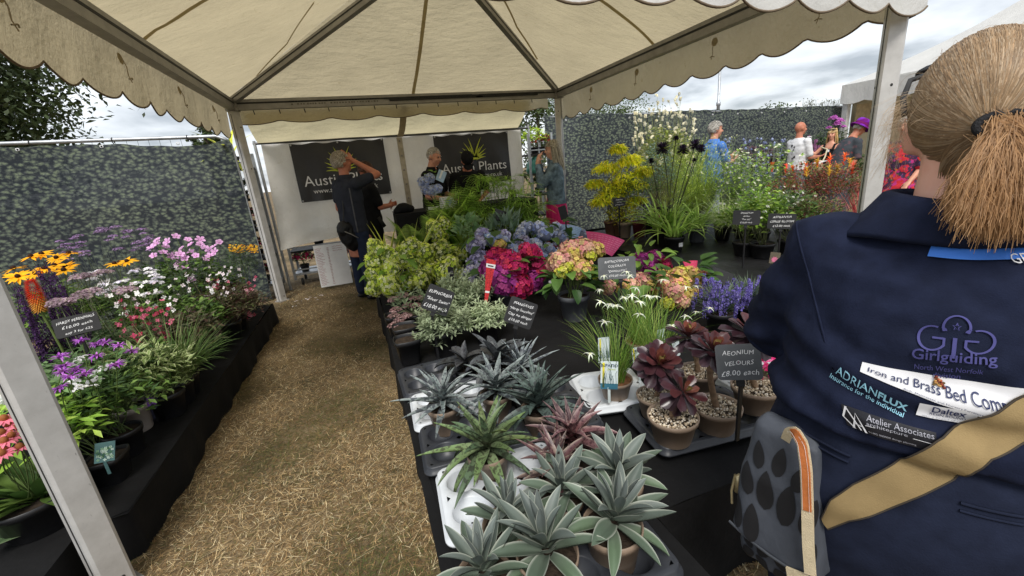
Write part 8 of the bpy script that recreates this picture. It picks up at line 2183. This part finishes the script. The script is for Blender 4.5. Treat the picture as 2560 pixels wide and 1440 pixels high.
# trousers
m = MB(); loft(m, [ring(.55, .225, .175, -.01), ring(.70, .245, .20, -.015), ring(.82, .245, .205, -.02), ring(.92, .228, .188, -.015), ring(1.00, .212, .172)])
for s_ in (-1, 1):
    capsule(m, (s_ * .12, -.01, .72), (s_ * .115, .0, .42), .135, .105); capsule(m, (s_ * .115, .0, .42), (s_ * .11, -.01, .12), .10, .085)
me = remesh(m, .011, 5, 'trousers'); wrinkle(me, .006, 7, 10, 2.0); me.materials.append(NAVY2); trW = obj('trousers', me, W)
# shirt
m = MB(); loft(m, [ring(.945, .238, .200, -.018), ring(.97, .236, .199, -.016), ring(1.02, .224, .188, -.01), ring(1.10, .218, .180, -.008), ring(1.17, .212, .168, -.008), ring(1.225, .192, .148, -.008), ring(1.265, .155, .122, -.008), ring(1.30, .108, .094, -.008), ring(1.325, .080, .08, -.008)])
for sh, el, wr_ in armsW:
    sh, el = np.array(sh), np.array(el)
    capsule(m, sh, sh + (el - sh) * .95, .086, .082, seg=20)
me = remesh(m, .0085, 7, 'shirt')
N_ = np.zeros(len(me.vertices) * 3); me.vertices.foreach_get('normal', N_); N_ = N_.reshape(-1, 3)
Q_ = np.zeros(len(me.vertices) * 3); me.vertices.foreach_get('co', Q_); Q_ = Q_.reshape(-1, 3)
for i_ in range(len(Q_)):       # drag folds: across the waist, from the armpit, small crumple
    p = Vector(Q_[i_])
    a = math.atan2(p.x, -p.y)
    f = .0042 * math.sin(p.z * 95 + 2.2 * math.sin(a * 2.0 + 1) + 1.8 * mnoise.noise(Vector((p.x * 6, p.y * 6, p.z * 6)))) * 1.5 * max(0.0, 1 - abs(p.z - 1.02) / .15)
    f += .005 * math.sin((p.x * 22 + p.z * 34) + 2.0 * mnoise.noise(Vector((p.x * 5, p.y * 5, p.z * 7)))) * max(0.0, min(1.0, (abs(p.x) - .12) / .1))
    f += .006 * mnoise.noise(Vector((p.x * 9, p.y * 9, p.z * 13))) + .0035 * mnoise.noise(Vector((p.x * 24, p.y * 24, p.z * 24))) + .004 * (1 - abs(mnoise.noise(Vector((p.x * 11 + p.z * 9, p.y * 11, p.z * 16)))) * 2.2)
    Q_[i_] += N_[i_] * f
me.vertices.foreach_set('co', Q_.ravel()); me.update()
me.materials.append(NAVY); shW = obj('shirt', me, W)
# sleeve hem and shoulder seam ridges
for i_s, (sh, el, wr_) in enumerate(armsW):
    sh, el = np.array(sh), np.array(el); d = (el - sh) / np.linalg.norm(el - sh)
    A = np.cross(d, [0, 1, 0]); A /= np.linalg.norm(A); Bv = np.cross(d, A); c = sh + (el - sh) * .95 + d * .055
    th = np.linspace(0, 2 * PI, 33)
    m = MB(); tubes(m, np.array([c + .064 * (A * math.cos(t_) + Bv * math.sin(t_)) for t_ in th]), .006, sides=6); m.build('cuff', NAVY, shW)
# collar: stand and folded fall
m = MB(); th = np.linspace(-2.75, 2.75, 60) - PI / 2
prof = [(.080, .074, 1.305), (.084, .080, 1.330), (.090, .086, 1.338), (.100, .095, 1.334), (.126, .110, 1.312), (.160, .126, 1.283), (.163, .128, 1.274), (.150, .120, 1.276)]
V = [[(a_ * math.cos(t) * (1 + .03 * math.sin(t * 3)), b_ * math.sin(t) - .010, z + .012 * abs(math.cos(t)) - (.018 * (abs(math.cos(t)) ** 6) if i > 3 else 0)) for t in th] for i, (a_, b_, z) in enumerate(prof)]
grid(m, np.array(V)); m.build('collar', NAVY, shW)
def _bvh(me): return BVHTree.FromPolygons([v.co for v in me.vertices], [p.vertices for p in me.polygons])
bvS, bvT = _bvh(shW.data), _bvh(trW.data)
for sh, el, wr_ in armsW:       # armhole seams lie on the cloth
    sh, el = np.array(sh), np.array(el); d = np.array([np.sign(sh[0]) * .93, 0, -.36]); A = np.array([0, 1.0, 0]); Bv = np.cross(d, A); c = sh + d * .035; pts = []
    for t_ in np.linspace(0, 2 * PI, 49):
        q = A * math.cos(t_) + Bv * math.sin(t_); h = bvS.ray_cast(Vector(c + q * .3), Vector(-q))
        if h[0] is not None: pts.append(np.array(h[0]))
    m = MB(); tubes(m, np.array(pts), .0022, sides=5); m.build('armhole_seam', NAVY, shW)
def hit_px(px_, py_, bvs):
    """where the sight line through a photo pixel meets her clothes, as (angle, height) on the body"""
    d = ray(px_, py_); o_ = loc_of(np.array([0, 0, HC])); dl = d @ Rw
    best = None
    for b in bvs:
        h = b.ray_cast(Vector(o_), Vector(dl))
        if h[0] is not None and (best is None or h[3] < best[1]): best = (h[0], h[3])
    p = best[0]; return math.atan2(p.x, -p.y), p.z
def wrap(a, z, off_, bvs):
    """point on the clothes at angle a round the body and height z"""
    dr = Vector((math.sin(a), -math.cos(a), 0)); o_ = Vector((0, 0, z)) + dr * 1.0
    best = None
    for b in bvs:
        h = b.ray_cast(o_, -dr)
        if h[0] is not None and (best is None or h[3] < best[1]): best = (h[0], h[3])
    if best is None: return np.array(Vector((0, 0, z)) + dr * .18)
    return np.array(best[0] + dr * off_)
class Decal:
    """a flat print laid over the cloth; corners give angle/height, u right, v up"""
    def __init__(s, tl, tr, bl, br, bvs=None):
        s.b = bvs or [bvS, bvT]
        s.c = [np.array(hit_px(*q, s.b)) for q in (tl, tr, bl, br)]
    def __call__(s, u, v, off_=.0015):
        tl, tr, bl, br = s.c
        q = (tl * (1 - u) + tr * u) * v + (bl * (1 - u) + br * u) * (1 - v)
        return wrap(q[0], q[1], off_, s.b)
    def patch(s, name, mt, parent, nu=30, nv=8, u0=0, u1=1, v0=0, v1=1, off_=.0015, edge=None):
        m = MB(); V = np.array([[s(u, v0 + (v1 - v0) * k + (edge(u) if edge and k == 0 else 0), off_) for u in np.linspace(u0, u1, nu)] for k in np.linspace(0, 1, nv)])
        grid(m, V); return m.build(name, mt, parent)
    def text(s, str_, mt, parent, u0, u1, v0, v1, off_=.003, bold=0.0, sp=1.0):
        me = text_mesh(str_, 1.0, 0, 'LEFT', sp, offset=bold, res=3)
        if not len(me.vertices): return
        xs = [v.co.x for v in me.vertices]; ys = [v.co.y for v in me.vertices]
        x0, x1, y0, y1 = min(xs), max(xs), min(ys), max(ys)
        for v in me.vertices:
            v.co = Vector(s(u0 + (u1 - u0) * (v.co.x - x0) / (x1 - x0), v0 + (v1 - v0) * (v.co.y - y0) / (y1 - y0), off_))
        me.materials.append(mt); return obj('lettering', me, parent)
    def stroke(s, m, pts, wdt, off_=.0025):
        pts = np.array(pts, float); T = np.gradient(pts, axis=0); T /= np.linalg.norm(T, axis=1, keepdims=True) + 1e-9
        Nn = np.stack([-T[:, 1], T[:, 0]], 1)
        V = np.array([[s(*(p + n * wdt * k), off_) for k in (-.5, .5)] for p, n in zip(pts, Nn)]); grid(m, V)
VIO = mat('violet_print', rgb((72, 72, 128)), .7); CYAN = mat('pale_cyan_print', rgb((150, 205, 226)), .7); WPR = mat('white_transfer', (.74, .74, .76), .55, .06, 12)
NAVYPR = mat('navy_print', (.02, .03, .10), .6); GREYPR = mat('grey_print', (.32, .32, .36), .6); BLKPR = mat('black_transfer', (.014, .014, .018), .4); YELPR = mat('amber_print', rgb((226, 168, 40)), .6); CRESTR = mat('crest_red', (.35, .12, .06), .6)
# trefoil emblem
D = Decal((2300, 780), (2492, 795), (2290, 880), (2482, 895))
m = MB()
def arc(cx, cy, rx, ry, a0, a1, n=26): t_ = np.radians(np.linspace(a0, a1, n)); return np.stack([cx + rx * np.cos(t_), cy + ry * np.sin(t_)], 1)
D.stroke(m, arc(.5, .72, .17, .30, -25, 205), .035)
D.stroke(m, arc(.20, .40, .19, .29, 70, 330), .040); D.stroke(m, [(.20, .40), (.36, .40)], .05); D.stroke(m, [(.36, .42), (.36, .22)], .035)
D.stroke(m, arc(.80, .40, .19, .29, 110, -150), .040); D.stroke(m, [(.80, .40), (.64, .40)], .05); D.stroke(m, [(.64, .42), (.64, .22)], .035)
D.stroke(m, [(.5, .45), (.5, .30), (.5, .10), (.5, -.06)], .055)
D.stroke(m, arc(.28, .62, .09, .08, 70, -10, 10), .03); D.stroke(m, arc(.72, .62, .09, .08, 110, 190, 10), .03)
m.build('trefoil_emblem', VIO, shW, stuff=True)
m = MB(); st_ = []
for k in range(11): a_ = PI / 2 + k * PI / 5; r_ = (.055, .022)[k % 2]; st_.append((.5 + r_ * math.cos(a_), .74 + 1.9 * r_ * math.sin(a_)))
D.stroke(m, st_, .012); m.build('star', VIO, shW)
D = Decal((2282, 868), (2490, 882), (2278, 935), (2484, 948))
D.text('Girlguiding', VIO, shW, 0, 1, .50, 1.0, bold=.012)
D.text('North West Norfolk', VIO, shW, .04, .86, .22, .42); D.text('division', VIO, shW, .28, .62, -.05, .15)
D = Decal((2098, 912), (2272, 1012), (2086, 948), (2262, 1044))
D.text('ADRIAN', CYAN, shW, .0, .60, .45, 1.0); D.text('FLUX', CYAN, shW, .62, 1.0, .42, .98, bold=.03)
D.text('Insurance for the individual', CYAN, shW, -.06, .98, .0, .30)
D = Decal((2158, 904), (2640, 975), (2152, 928), (2640, 1090))
wp = D.patch('white_transfer', WPR, shW, 60, 8, 0, 1, 0, 1, .0022)
D.text('Iron and Brass Bed Company', NAVYPR, wp, .045, .86, .22, .72, .0042)
D.text('Beds, Mattresses and Nursery Furniture Made in Britain', NAVYPR, wp, .25, .80, .04, .14, .0042)
m = MB()
for k in range(26): q = D(.43 + rng.normal(0, .014), .80 + rng.normal(0, .11), .0042); spheres(m, [q], (.0022, .0022, .0022), rgb(((170, 90, 60), (110, 90, 60), (190, 150, 90), (120, 60, 50))[k % 4]), 6, 4)
m.build('crest', FLW, wp, stuff=True)
D = Decal((2300, 1006), (2446, 1030), (2290, 1035), (2432, 1062))
dp = D.patch('white_label', WPR, shW, 20, 6, off_=.0024); D.text('Daltex', NAVYPR, dp, .24, .82, .48, .95, .0044, .02); D.text('RESIN BOUND', NAVYPR, dp, .22, .84, .26, .44, .0044, .01); D.text('also a brand of resin', GREYPR, dp, .1, .9, .06, .18, .0044)
D = Decal((2105, 1008), (2340, 1080), (2120, 1062), (2340, 1130))
bp_ = D.patch('dark_transfer', BLKPR, shW, 40, 6, 0, 1, 0, 1, .0020)
m = MB(); D.stroke(m, [(.06, .98), (.0, .45), (.12, .05)], .025, .0042); D.stroke(m, [(.10, .05), (.17, .85), (.26, .05)], .03, .0042); D.stroke(m, [(.05, .98), (.20, .08)], .02, .0042); D.stroke(m, [(.13, .32), (.23, .32)], .05, .0042); m.build('monogram', WPR, bp_, stuff=True)
D.text('Atelier Associates', GREYPR, bp_, .30, .98, .72, .98, .0042); D.text('architecture', GREYPR, bp_, .30, .72, .52, .68, .0042); D.text('01485 000000 design planning', GREYPR, bp_, .30, .80, .12, .24, .0042)
m = MB(); D.stroke(m, [(.28, .47), (.98, .47)], .025, .0042); m.build('rule', WPR, bp_)
D = Decal((2520, 1068), (2640, 1085), (2520, 1100), (2640, 1120)); D.patch('amber_transfer', YELPR, shW, 16, 5)
# welt pockets on the trousers
for q in (((1975, 1052), (2128, 1140)), ((2400, 1255), (2560, 1290))):
    a, b = (np.array(hit_px(*p, [bvT, bvS])) for p in q)
    m = MB(); tubes(m, np.array([wrap(*(a + (b - a) * k), .002, [bvT, bvS]) for k in np.linspace(0, 1, 16)]), .003, sides=5); tubes(m, np.array([wrap(*(a + (b - a) * k + [0, -.012]), .002, [bvT, bvS]) for k in np.linspace(0, 1, 16)]), .0025, sides=5); m.build('pocket_welt', NAVY2, trW)
# lanyard round the neck under the ponytail
BLUEL = mat('blue_lanyard', rgb((66, 124, 214)), .55)
m = MB(); th = np.linspace(-2.2, 2.2, 50) - PI / 2
V = [[wrap(a_, z - .010 * math.cos(a_ * 1.6), .006, [bvS]) for a_ in np.linspace(-.28, .75, 30)] for z in (1.290, 1.278, 1.270)]
grid(m, np.array(V)); ly = m.build('lanyard', BLUEL, W)
me = text_mesh('GENUINE', .016, 0, 'LEFT'); 
for v in me.vertices:
    a_ = .32 + v.co.x * 6; v.co = Vector(wrap(a_, 1.266 + v.co.y - .010 * math.cos(a_ * 1.6), .008, [bvS]))
me.materials.append(PAPER); obj('lettering', me, ly)

# hair: scalp, strands drawn back into the band, tail, flyaways
HPAL = np.array([rgb((150, 130, 104)), rgb((130, 109, 84)), rgb((172, 154, 130)), rgb((108, 88, 68)), rgb((186, 174, 156)), rgb((140, 116, 88)), rgb((160, 150, 136))])
HC0 = np.array([0, -.005, 1.478]); HR = np.array([.083, .103, .107])
HPAL = (HPAL.mean(0) + (HPAL - HPAL.mean(0)) * .5) * [1.22, 1.12, .98]
d1 = np.array([0.005, -.93, -.36]); d1 /= np.linalg.norm(d1); TIE = HC0 + d1 * HR + np.array([.012, -.008, 0])
def ribbons(m, Pts, nrm, w0, w1, col):
    n, k, _ = Pts.shape; T = np.gradient(Pts, axis=1); Sd = np.cross(T, nrm); Sd /= np.linalg.norm(Sd, axis=2, keepdims=True) + 1e-9
    ww = (np.asarray(w0)[:, None] * (1 - np.linspace(0, 1, k)) + np.asarray(w1)[:, None] * np.linspace(0, 1, k))[..., None]
    V = np.stack([Pts - Sd * ww, Pts + Sd * ww], 2); i, j = np.meshgrid(np.arange(n), np.arange(k - 1), indexing='ij'); b0 = (i * k + j) * 2
    F = np.stack([b0, b0 + 1, b0 + 3, b0 + 2], -1).reshape(-1, 4); m.add(V.reshape(-1, 3), F, np.repeat(col, k * 2, 0))
hm = MB(); ellipsoid(hm, HC0 + [0, -.004, .004], HR * [.97, .95, .97], None, HPAL.mean(0) * .8, 28, 20)
n = 15000
th = rng.uniform(0, 2 * PI, n); ang = np.radians(rng.uniform(20, 150, n) ** 1.0)
# polar frame round d1
e1 = np.array([1.0, 0, 0]); e2 = np.cross(d1, e1)
d0 = d1 * np.cos(ang)[:, None] + (e1 * np.cos(th)[:, None] + e2 * np.sin(th)[:, None]) * np.sin(ang)[:, None]
ok = (d0[:, 2] > np.where(d0[:, 1] < -.3, -.82, -.50)) & ~((d0[:, 1] > .30) & (d0[:, 2] < .45)) & ~((d0[:, 1] > .22) & (d0[:, 2] < .05)) & ~((d0[:, 1] > -.05) & (d0[:, 2] < -.3))
d0 = d0[ok]; n = len(d0); om = np.arccos(np.clip(d0 @ d1, -1, 1))[:, None]
k = 9; s_ = np.linspace(0, 1, k)[None]
dd = (np.sin((1 - s_) * om) / np.sin(om))[..., None] * d0[:, None] + (np.sin(s_ * om) / np.sin(om))[..., None] * d1
lift = 1.0 + (rng.uniform(.0, .028, n))[:, None] * np.sin(PI * s_) ** .8 + .012 * rng.normal(0, 1, (n, 1)) * s_ * (1 - s_)
Pt = HC0 + dd * HR * lift[..., None]
f = np.clip((s_ - .86) / .14, 0, 1)[..., None] ** 1.5
Pt = Pt * (1 - f) + (TIE + rng.normal(0, .007, (n, 1, 3))) * f
clump = (np.sin(th[ok] * 31) * .5 + .5)[:, None]
hc = HPAL[rng.integers(0, len(HPAL), n)] * rng.uniform(.92, 1.08, (n, 1)) * (.92 + .12 * clump) * np.where(rng.random((n, 1)) < .10, 1.3, 1)
ribbons(hm, Pt, dd, np.full(n, .0007), np.full(n, .0005), hc)
n2 = 2000; k2 = 8; s2 = np.linspace(0, 1, k2)[None, :, None]      # hair drawn up from the nape
xa = rng.uniform(-.62, 1, n2); za = rng.uniform(0, 1, n2)
p0 = np.stack([.062 * xa, -.012 - .062 * np.sqrt(1 - .8 * xa ** 2) - .004, 1.372 + .012 * xa ** 2 + .035 * za + rng.normal(0, .003, n2)], 1)
p1 = p0 * [1, 1, 1] + np.stack([.012 * xa, -.026 + 0 * xa, .035 + 0 * xa], 1)
Pt = (1 - s2) ** 2 * p0[:, None] + 2 * s2 * (1 - s2) * p1[:, None] + s2 ** 2 * (TIE + rng.normal(0, .006, (n2, 3)))[:, None]
ribbons(hm, Pt, np.broadcast_to(np.array([0, -1, -.2]), Pt.shape), np.full(n2, .0006), np.full(n2, .0005), HPAL[rng.integers(0, 7, n2)] * rng.uniform(.85, 1.05, (n2, 1)))
ct = np.linspace(0, 1, 8); core = []
for t_ in ct: core.append([TIE + np.array([.014 * t_ + (.010 + .050 * t_ ** .8) * math.cos(q), -.004 - .028 * t_ + (.008 + .020 * t_ ** .8) * math.sin(q), -.098 * t_ * (1 - .12 * math.cos(q) ** 2 * t_)]) for q in np.linspace(0, 2 * PI, 21)[:-1]])
loft(hm, core, HPAL.mean(0) * [.94, .78, .60])
n = 9500; k = 8; s_ = np.linspace(0, 1, k)[None, :, None]
a_ = rng.uniform(-1.0, 1.0, n); b_ = rng.uniform(-1, 1, n)
end = TIE + np.stack([.016 + .054 * a_, -.040 + .03 * b_ - .015 * a_ ** 2, -.094 - .026 * (1 - a_ ** 2) + rng.normal(0, .013, n)], 1)
st0 = TIE + rng.normal(0, .008, (n, 3)); mid = TIE + np.stack([.012 + .042 * a_, -.050 + .02 * b_, -.025 + .0 * a_], 1)
Pt = (1 - s_) ** 2 * st0[:, None] + 2 * s_ * (1 - s_) * mid[:, None] + s_ ** 2 * end[:, None] + .011 * np.sin(s_ * 5 + rng.uniform(0, 6, (n, 1, 1))) * s_ * rng.normal(0, 1, (n, 1, 3))
hc = HPAL[rng.choice([0, 1, 1, 3, 5, 5, 2], n)] * rng.uniform(.92, 1.08, (n, 1)) * [1.02, .86, .68]
ribbons(hm, Pt, np.broadcast_to(np.array([0, -1, .15]), Pt.shape), np.full(n, .0005), np.full(n, .00025), hc)
n = 90; k = 12; s_ = np.linspace(0, 1, k)[None, :, None]
dF = rng.normal(0, 1, (n, 3)); dF[:, 2] = np.abs(dF[:, 2]) * .6; dF[:n // 2, 0] = -np.abs(dF[:n // 2, 0]) - .8; dF[:n // 2, 2] -= .5; dF /= np.linalg.norm(dF, axis=1, keepdims=True)
p0 = HC0 + dF * HR * 1.0; p1 = p0 + dF * rng.uniform(.01, .035, (n, 1)) + rng.normal(0, .012, (n, 3)); p2 = p0 + dF * rng.uniform(.0, .03, (n, 1)) + rng.normal(0, .02, (n, 3)) - [0, 0, .03]
Pt = (1 - s_) ** 2 * p0[:, None] + 2 * s_ * (1 - s_) * p1[:, None] + s_ ** 2 * p2[:, None]
ribbons(hm, Pt, np.broadcast_to(np.array([-.5, -.8, .2]), Pt.shape), np.full(n, .0002), np.full(n, .00015), HPAL[rng.integers(2, 7, n)])
n = 170; k = 9; s_ = np.linspace(0, 1, k)[None, :, None]
p0 = HC0 + np.stack([rng.uniform(-.088, -.080, n), rng.uniform(-.03, .05, n), rng.uniform(-.06, .03, n)], 1)
p1 = p0 + np.stack([rng.uniform(-.035, -.005, n), rng.uniform(-.02, .02, n), rng.uniform(-.01, .015, n)], 1); p2 = p0 + np.stack([rng.uniform(-.04, .0, n), rng.uniform(-.03, .01, n), rng.uniform(-.07, -.01, n)], 1)
Pt = (1 - s_) ** 2 * p0[:, None] + 2 * s_ * (1 - s_) * p1[:, None] + s_ ** 2 * p2[:, None]
ribbons(hm, Pt, np.broadcast_to(np.array([-.5, -.8, .2]), Pt.shape), np.full(n, .00022), np.full(n, .00012), HPAL[rng.choice([2, 4, 6], n)] * 1.1)
hrW = hm.build('hair', vmat('fair_hair', .5, .38, .10, 60, .35), W)
m = MB(); tt = np.linspace(0, 2 * PI, 25)
tubes(m, np.array([TIE + [0, -.006, -.004] + np.array([.026 * math.cos(q), -.004 + .005 * math.sin(q), .010 + .015 * math.sin(q)]) for q in tt]), .0058, sides=8); m.build('hair_band', mat('black_hair_band', (.012, .012, .014), .7, bump=.5, bscale=300), hrW)
# sunglasses pushed up on the head
m = MB(); tubes(m, np.array([[-.088, -.01, 1.475], [-.092, .03, 1.505], [-.085, .075, 1.535], [-.04, .108, 1.550], [0, .112, 1.548], [.04, .108, 1.550], [.085, .075, 1.535], [.092, .03, 1.505]]), .0045, sides=6); sg = m.build('sunglasses', DARK, W)
for s_2 in (-1, 1):
    m = MB(); ellipsoid(m, (s_2 * .045, .104, 1.545), (.034, .008, .018), np.array(Matrix.Rotation(.6, 3, 'X'))); m.build('lens', mat('dark_lens', (.01, .01, .012), .1, spec=.7), sg)

# wide canvas strap across the back of the hips
STRAP = mat('khaki_webbing', rgb((142, 122, 86)), .85, .08, 30, bump=.4, bscale=500, bdist=.002, spec=.1)
up_px = [(2062, 1292), (2085, 1245), (2140, 1205), (2240, 1150), (2340, 1095), (2450, 1035), (2560, 975), (2680, 905)]
lo_px = [(2078, 1318), (2130, 1296), (2185, 1282), (2280, 1240), (2380, 1188), (2470, 1138), (2560, 1090), (2690, 1015)]
sb = thing('bag_strap', 'wide khaki webbing strap crossing the navy clad hips', 'strap', tuple(FO), FY)
U = [np.array(hit_px(*q, [bvS, bvT])) for q in up_px]; Lo = [np.array(hit_px(*q, [bvS, bvT])) for q in lo_px]
from_k = np.linspace(0, len(U) - 1, 50)
def lerp(A, k): i = min(int(k), len(A) - 2); return A[i] + (A[i + 1] - A[i]) * (k - i)
rows = [[wrap(*(lerp(U, k) * (1 - v) + lerp(Lo, k) * v), .010 + .002 * math.sin(v * PI), [bvS, bvT]) for v in np.linspace(0, 1, 7)] for k in from_k]
m = MB(); grid(m, np.array(rows)); 
rows2 = [[np.array(p) - np.array([p[0], p[1], 0]) / (np.linalg.norm(p[:2]) + 1e-9) * .003 for p in r] for r in rows]
grid(m, np.array(rows2)[::-1]); wb_ = m.build('webbing', STRAP, sb)
for e_i in (0, 6):
    m = MB(); tubes(m, np.array([r[e_i] for r in rows]), .0016, sides=4); m.build('stitched_edge', mat('dark_stitch', (.05, .04, .03), .8), wb_)
# leaf print bag at her left hip
bc = FO + Rw @ np.array([-.178, -.145, .725])
bagW = thing('leaf_print_bag', 'slate grey satchel printed with black leaf shapes at the hip of the woman in navy', 'bag', tuple(bc), FY - math.radians(20)); bagW.scale = (.80, .78, 1.1)
SLB = mat('slate_oilcloth', rgb((66, 70, 78)), .6, .16, 10, bump=.3, bscale=20, spec=.3)
def bagring(z, a, b, yc=0.0): return ring(z, a, b, yc, 0, 36, 4.0)
m = MB(); loft(m, [bagring(-.17, .085, .035, .01), bagring(-.155, .095, .050, .005), bagring(-.05, .094, .058), bagring(.06, .085, .050), bagring(.13, .072, .030), bagring(.15, .066, .012)])
me = remesh(m, .007, 2, 'satchel_body'); wrinkle(me, .007, 14, 14, 4); me.materials.append(SLB); bb = obj('satchel_body', me, bagW)
m = MB(); loft(m, [ring(.170, .060, .014, -.006, -.006, 36, 5), ring(.155, .075, .036, -.010, -.004, 36, 5), ring(.06, .098, .066, -.006, 0, 36, 5), ring(-.03, .107, .070, -.006, .004, 36, 5), ring(-.085, .112, .071, -.008, .006, 36, 5)])
me = remesh(m, .006, 1, 'flap'); wrinkle(me, .009, 8, 8, 6); me.materials.append(SLB); fp = obj('flap', me, bagW)
bvB, bvF = _bvh(bb.data), _bvh(fp.data)
BLEAF = mat('black_leaf_print', (.012, .012, .014), .6)
def bleaf(x, z, w, h, rot_, bv, par):
    m = MB(); rows = []
    for t_ in np.linspace(0, 1, 13):
        hw = w / 2 * math.sin(PI * t_ ** .75) ** .7 if 0 < t_ < 1 else .0004
        r_ = []
        for q in (-1, -.5, 0, .5, 1):
            lx, lz = q * hw, (t_ - .5) * h; X, Z = x + lx * math.cos(rot_) - lz * math.sin(rot_), z + lx * math.sin(rot_) + lz * math.cos(rot_)
            p = on_surface(bv, (X, -1, Z), (0, 1, 0), .0022)
            if p is None: return
            r_.append(p)
        rows.append(r_)
    grid(m, np.array(rows)); m.build('leaf_print', BLEAF, par)
for x, z, w_, h_, r_ in ((-.05, .105, .030, .055, .2), (.0, .110, .032, .06, -.1), (.048, .098, .03, .055, -.3), (-.07, .045, .036, .07, .2), (-.022, .040, .042, .085, .05), (.030, .035, .044, .09, -.1), (.078, .035, .032, .08, -.2), (-.085, -.04, .030, .075, .15), (-.045, -.045, .042, .085, .1), (.005, -.045, .048, .095, -.05), (.058, -.045, .046, .09, -.15), (.095, -.04, .02, .06, -.1)):
    bleaf(x, z, w_, h_, r_, bvF, fp)
for i in range(2):
    for j in range(4): bleaf(-.066 + j * .044, -.112 - i * .034, .040, .030, .7 if (i + j) % 2 else -.7, bvB, bb)
m = MB(); tubes(m, np.array([[-.106, -.075, -.080], [-.05, -.080, -.086], [.01, -.081, -.088], [.06, -.080, -.086], [.114, -.074, -.080]]), .0035, sides=6); m.build('flap_piping', mat('grey_piping_bag', (.05, .055, .065), .6), fp)
CREAMW = mat('cream_webbing', rgb((206, 190, 158)), .85, .1, 40, bump=.4, bscale=400); ORLEA = mat('tan_orange_leather', rgb((178, 104, 56)), .5, .15, 30, bump=.2, bscale=90)
hp0 = [(.0, -.045, .15), (.012, -.06, .178), (.032, -.070, .190), (.052, -.078, .178), (.068, -.086, .14), (.082, -.090, .07), (.094, -.092, .0), (.106, -.090, -.06)]
hp0 = np.array(hp0); tq = np.linspace(0, 1, 30); hp1 = np.stack([np.interp(tq, np.linspace(0, 1, 8), hp0[:, q]) for q in range(3)], 1)
def band(name, pts, wd, mt, par, off_):
    m = MB(); T = np.gradient(pts, axis=0); T /= np.linalg.norm(T, axis=1, keepdims=True); nn = np.array([0.15, -1, .1]); nn /= np.linalg.norm(nn); Sd = np.cross(T, nn)
    V = np.stack([pts - Sd * wd / 2 + nn * off_, pts + Sd * wd / 2 + nn * off_], 1); V2 = V + nn * .003
    grid(m, V); grid(m, V2); grid(m, np.stack([V[:, 0], V2[:, 0]], 1)); grid(m, np.stack([V[:, 1], V2[:, 1]], 1)); return m.build(name, mt, par)
hd_ = band('handle', hp1, .024, CREAMW, bagW, 0); band('leather_grip', hp1[6:22], .017, ORLEA, hd_, .0035)
for s_2 in (-.45, .45):
    m = MB(); P2 = hp1[6:22] + np.array([0, -.0078, 0]) + np.array([s_2 * .016, 0, 0]); tubes(m, P2, .0003, sides=3, col=(1, 1, 1)); m.build('stitching', PAPER, hd_)
m = MB(); box(m, (-.108, -.04, -.0), (.012, .016, .04)); tubes(m, np.array([[-.115, -.045, .02], [-.120, -.05, -.02], [-.116, -.05, -.05]]), .004, sides=5); m.build('clasp', mat('brass_clasp', (.5, .42, .25), .35, metal=.7), bagW)
tabm = MB(); box(tabm, (0.08, -.085, -.09), (.05, .006, .03), np.array(Matrix.Rotation(-.3, 3, 'Y'))); tabm.build('strap_tab', CREAMW, bagW, smooth=False)
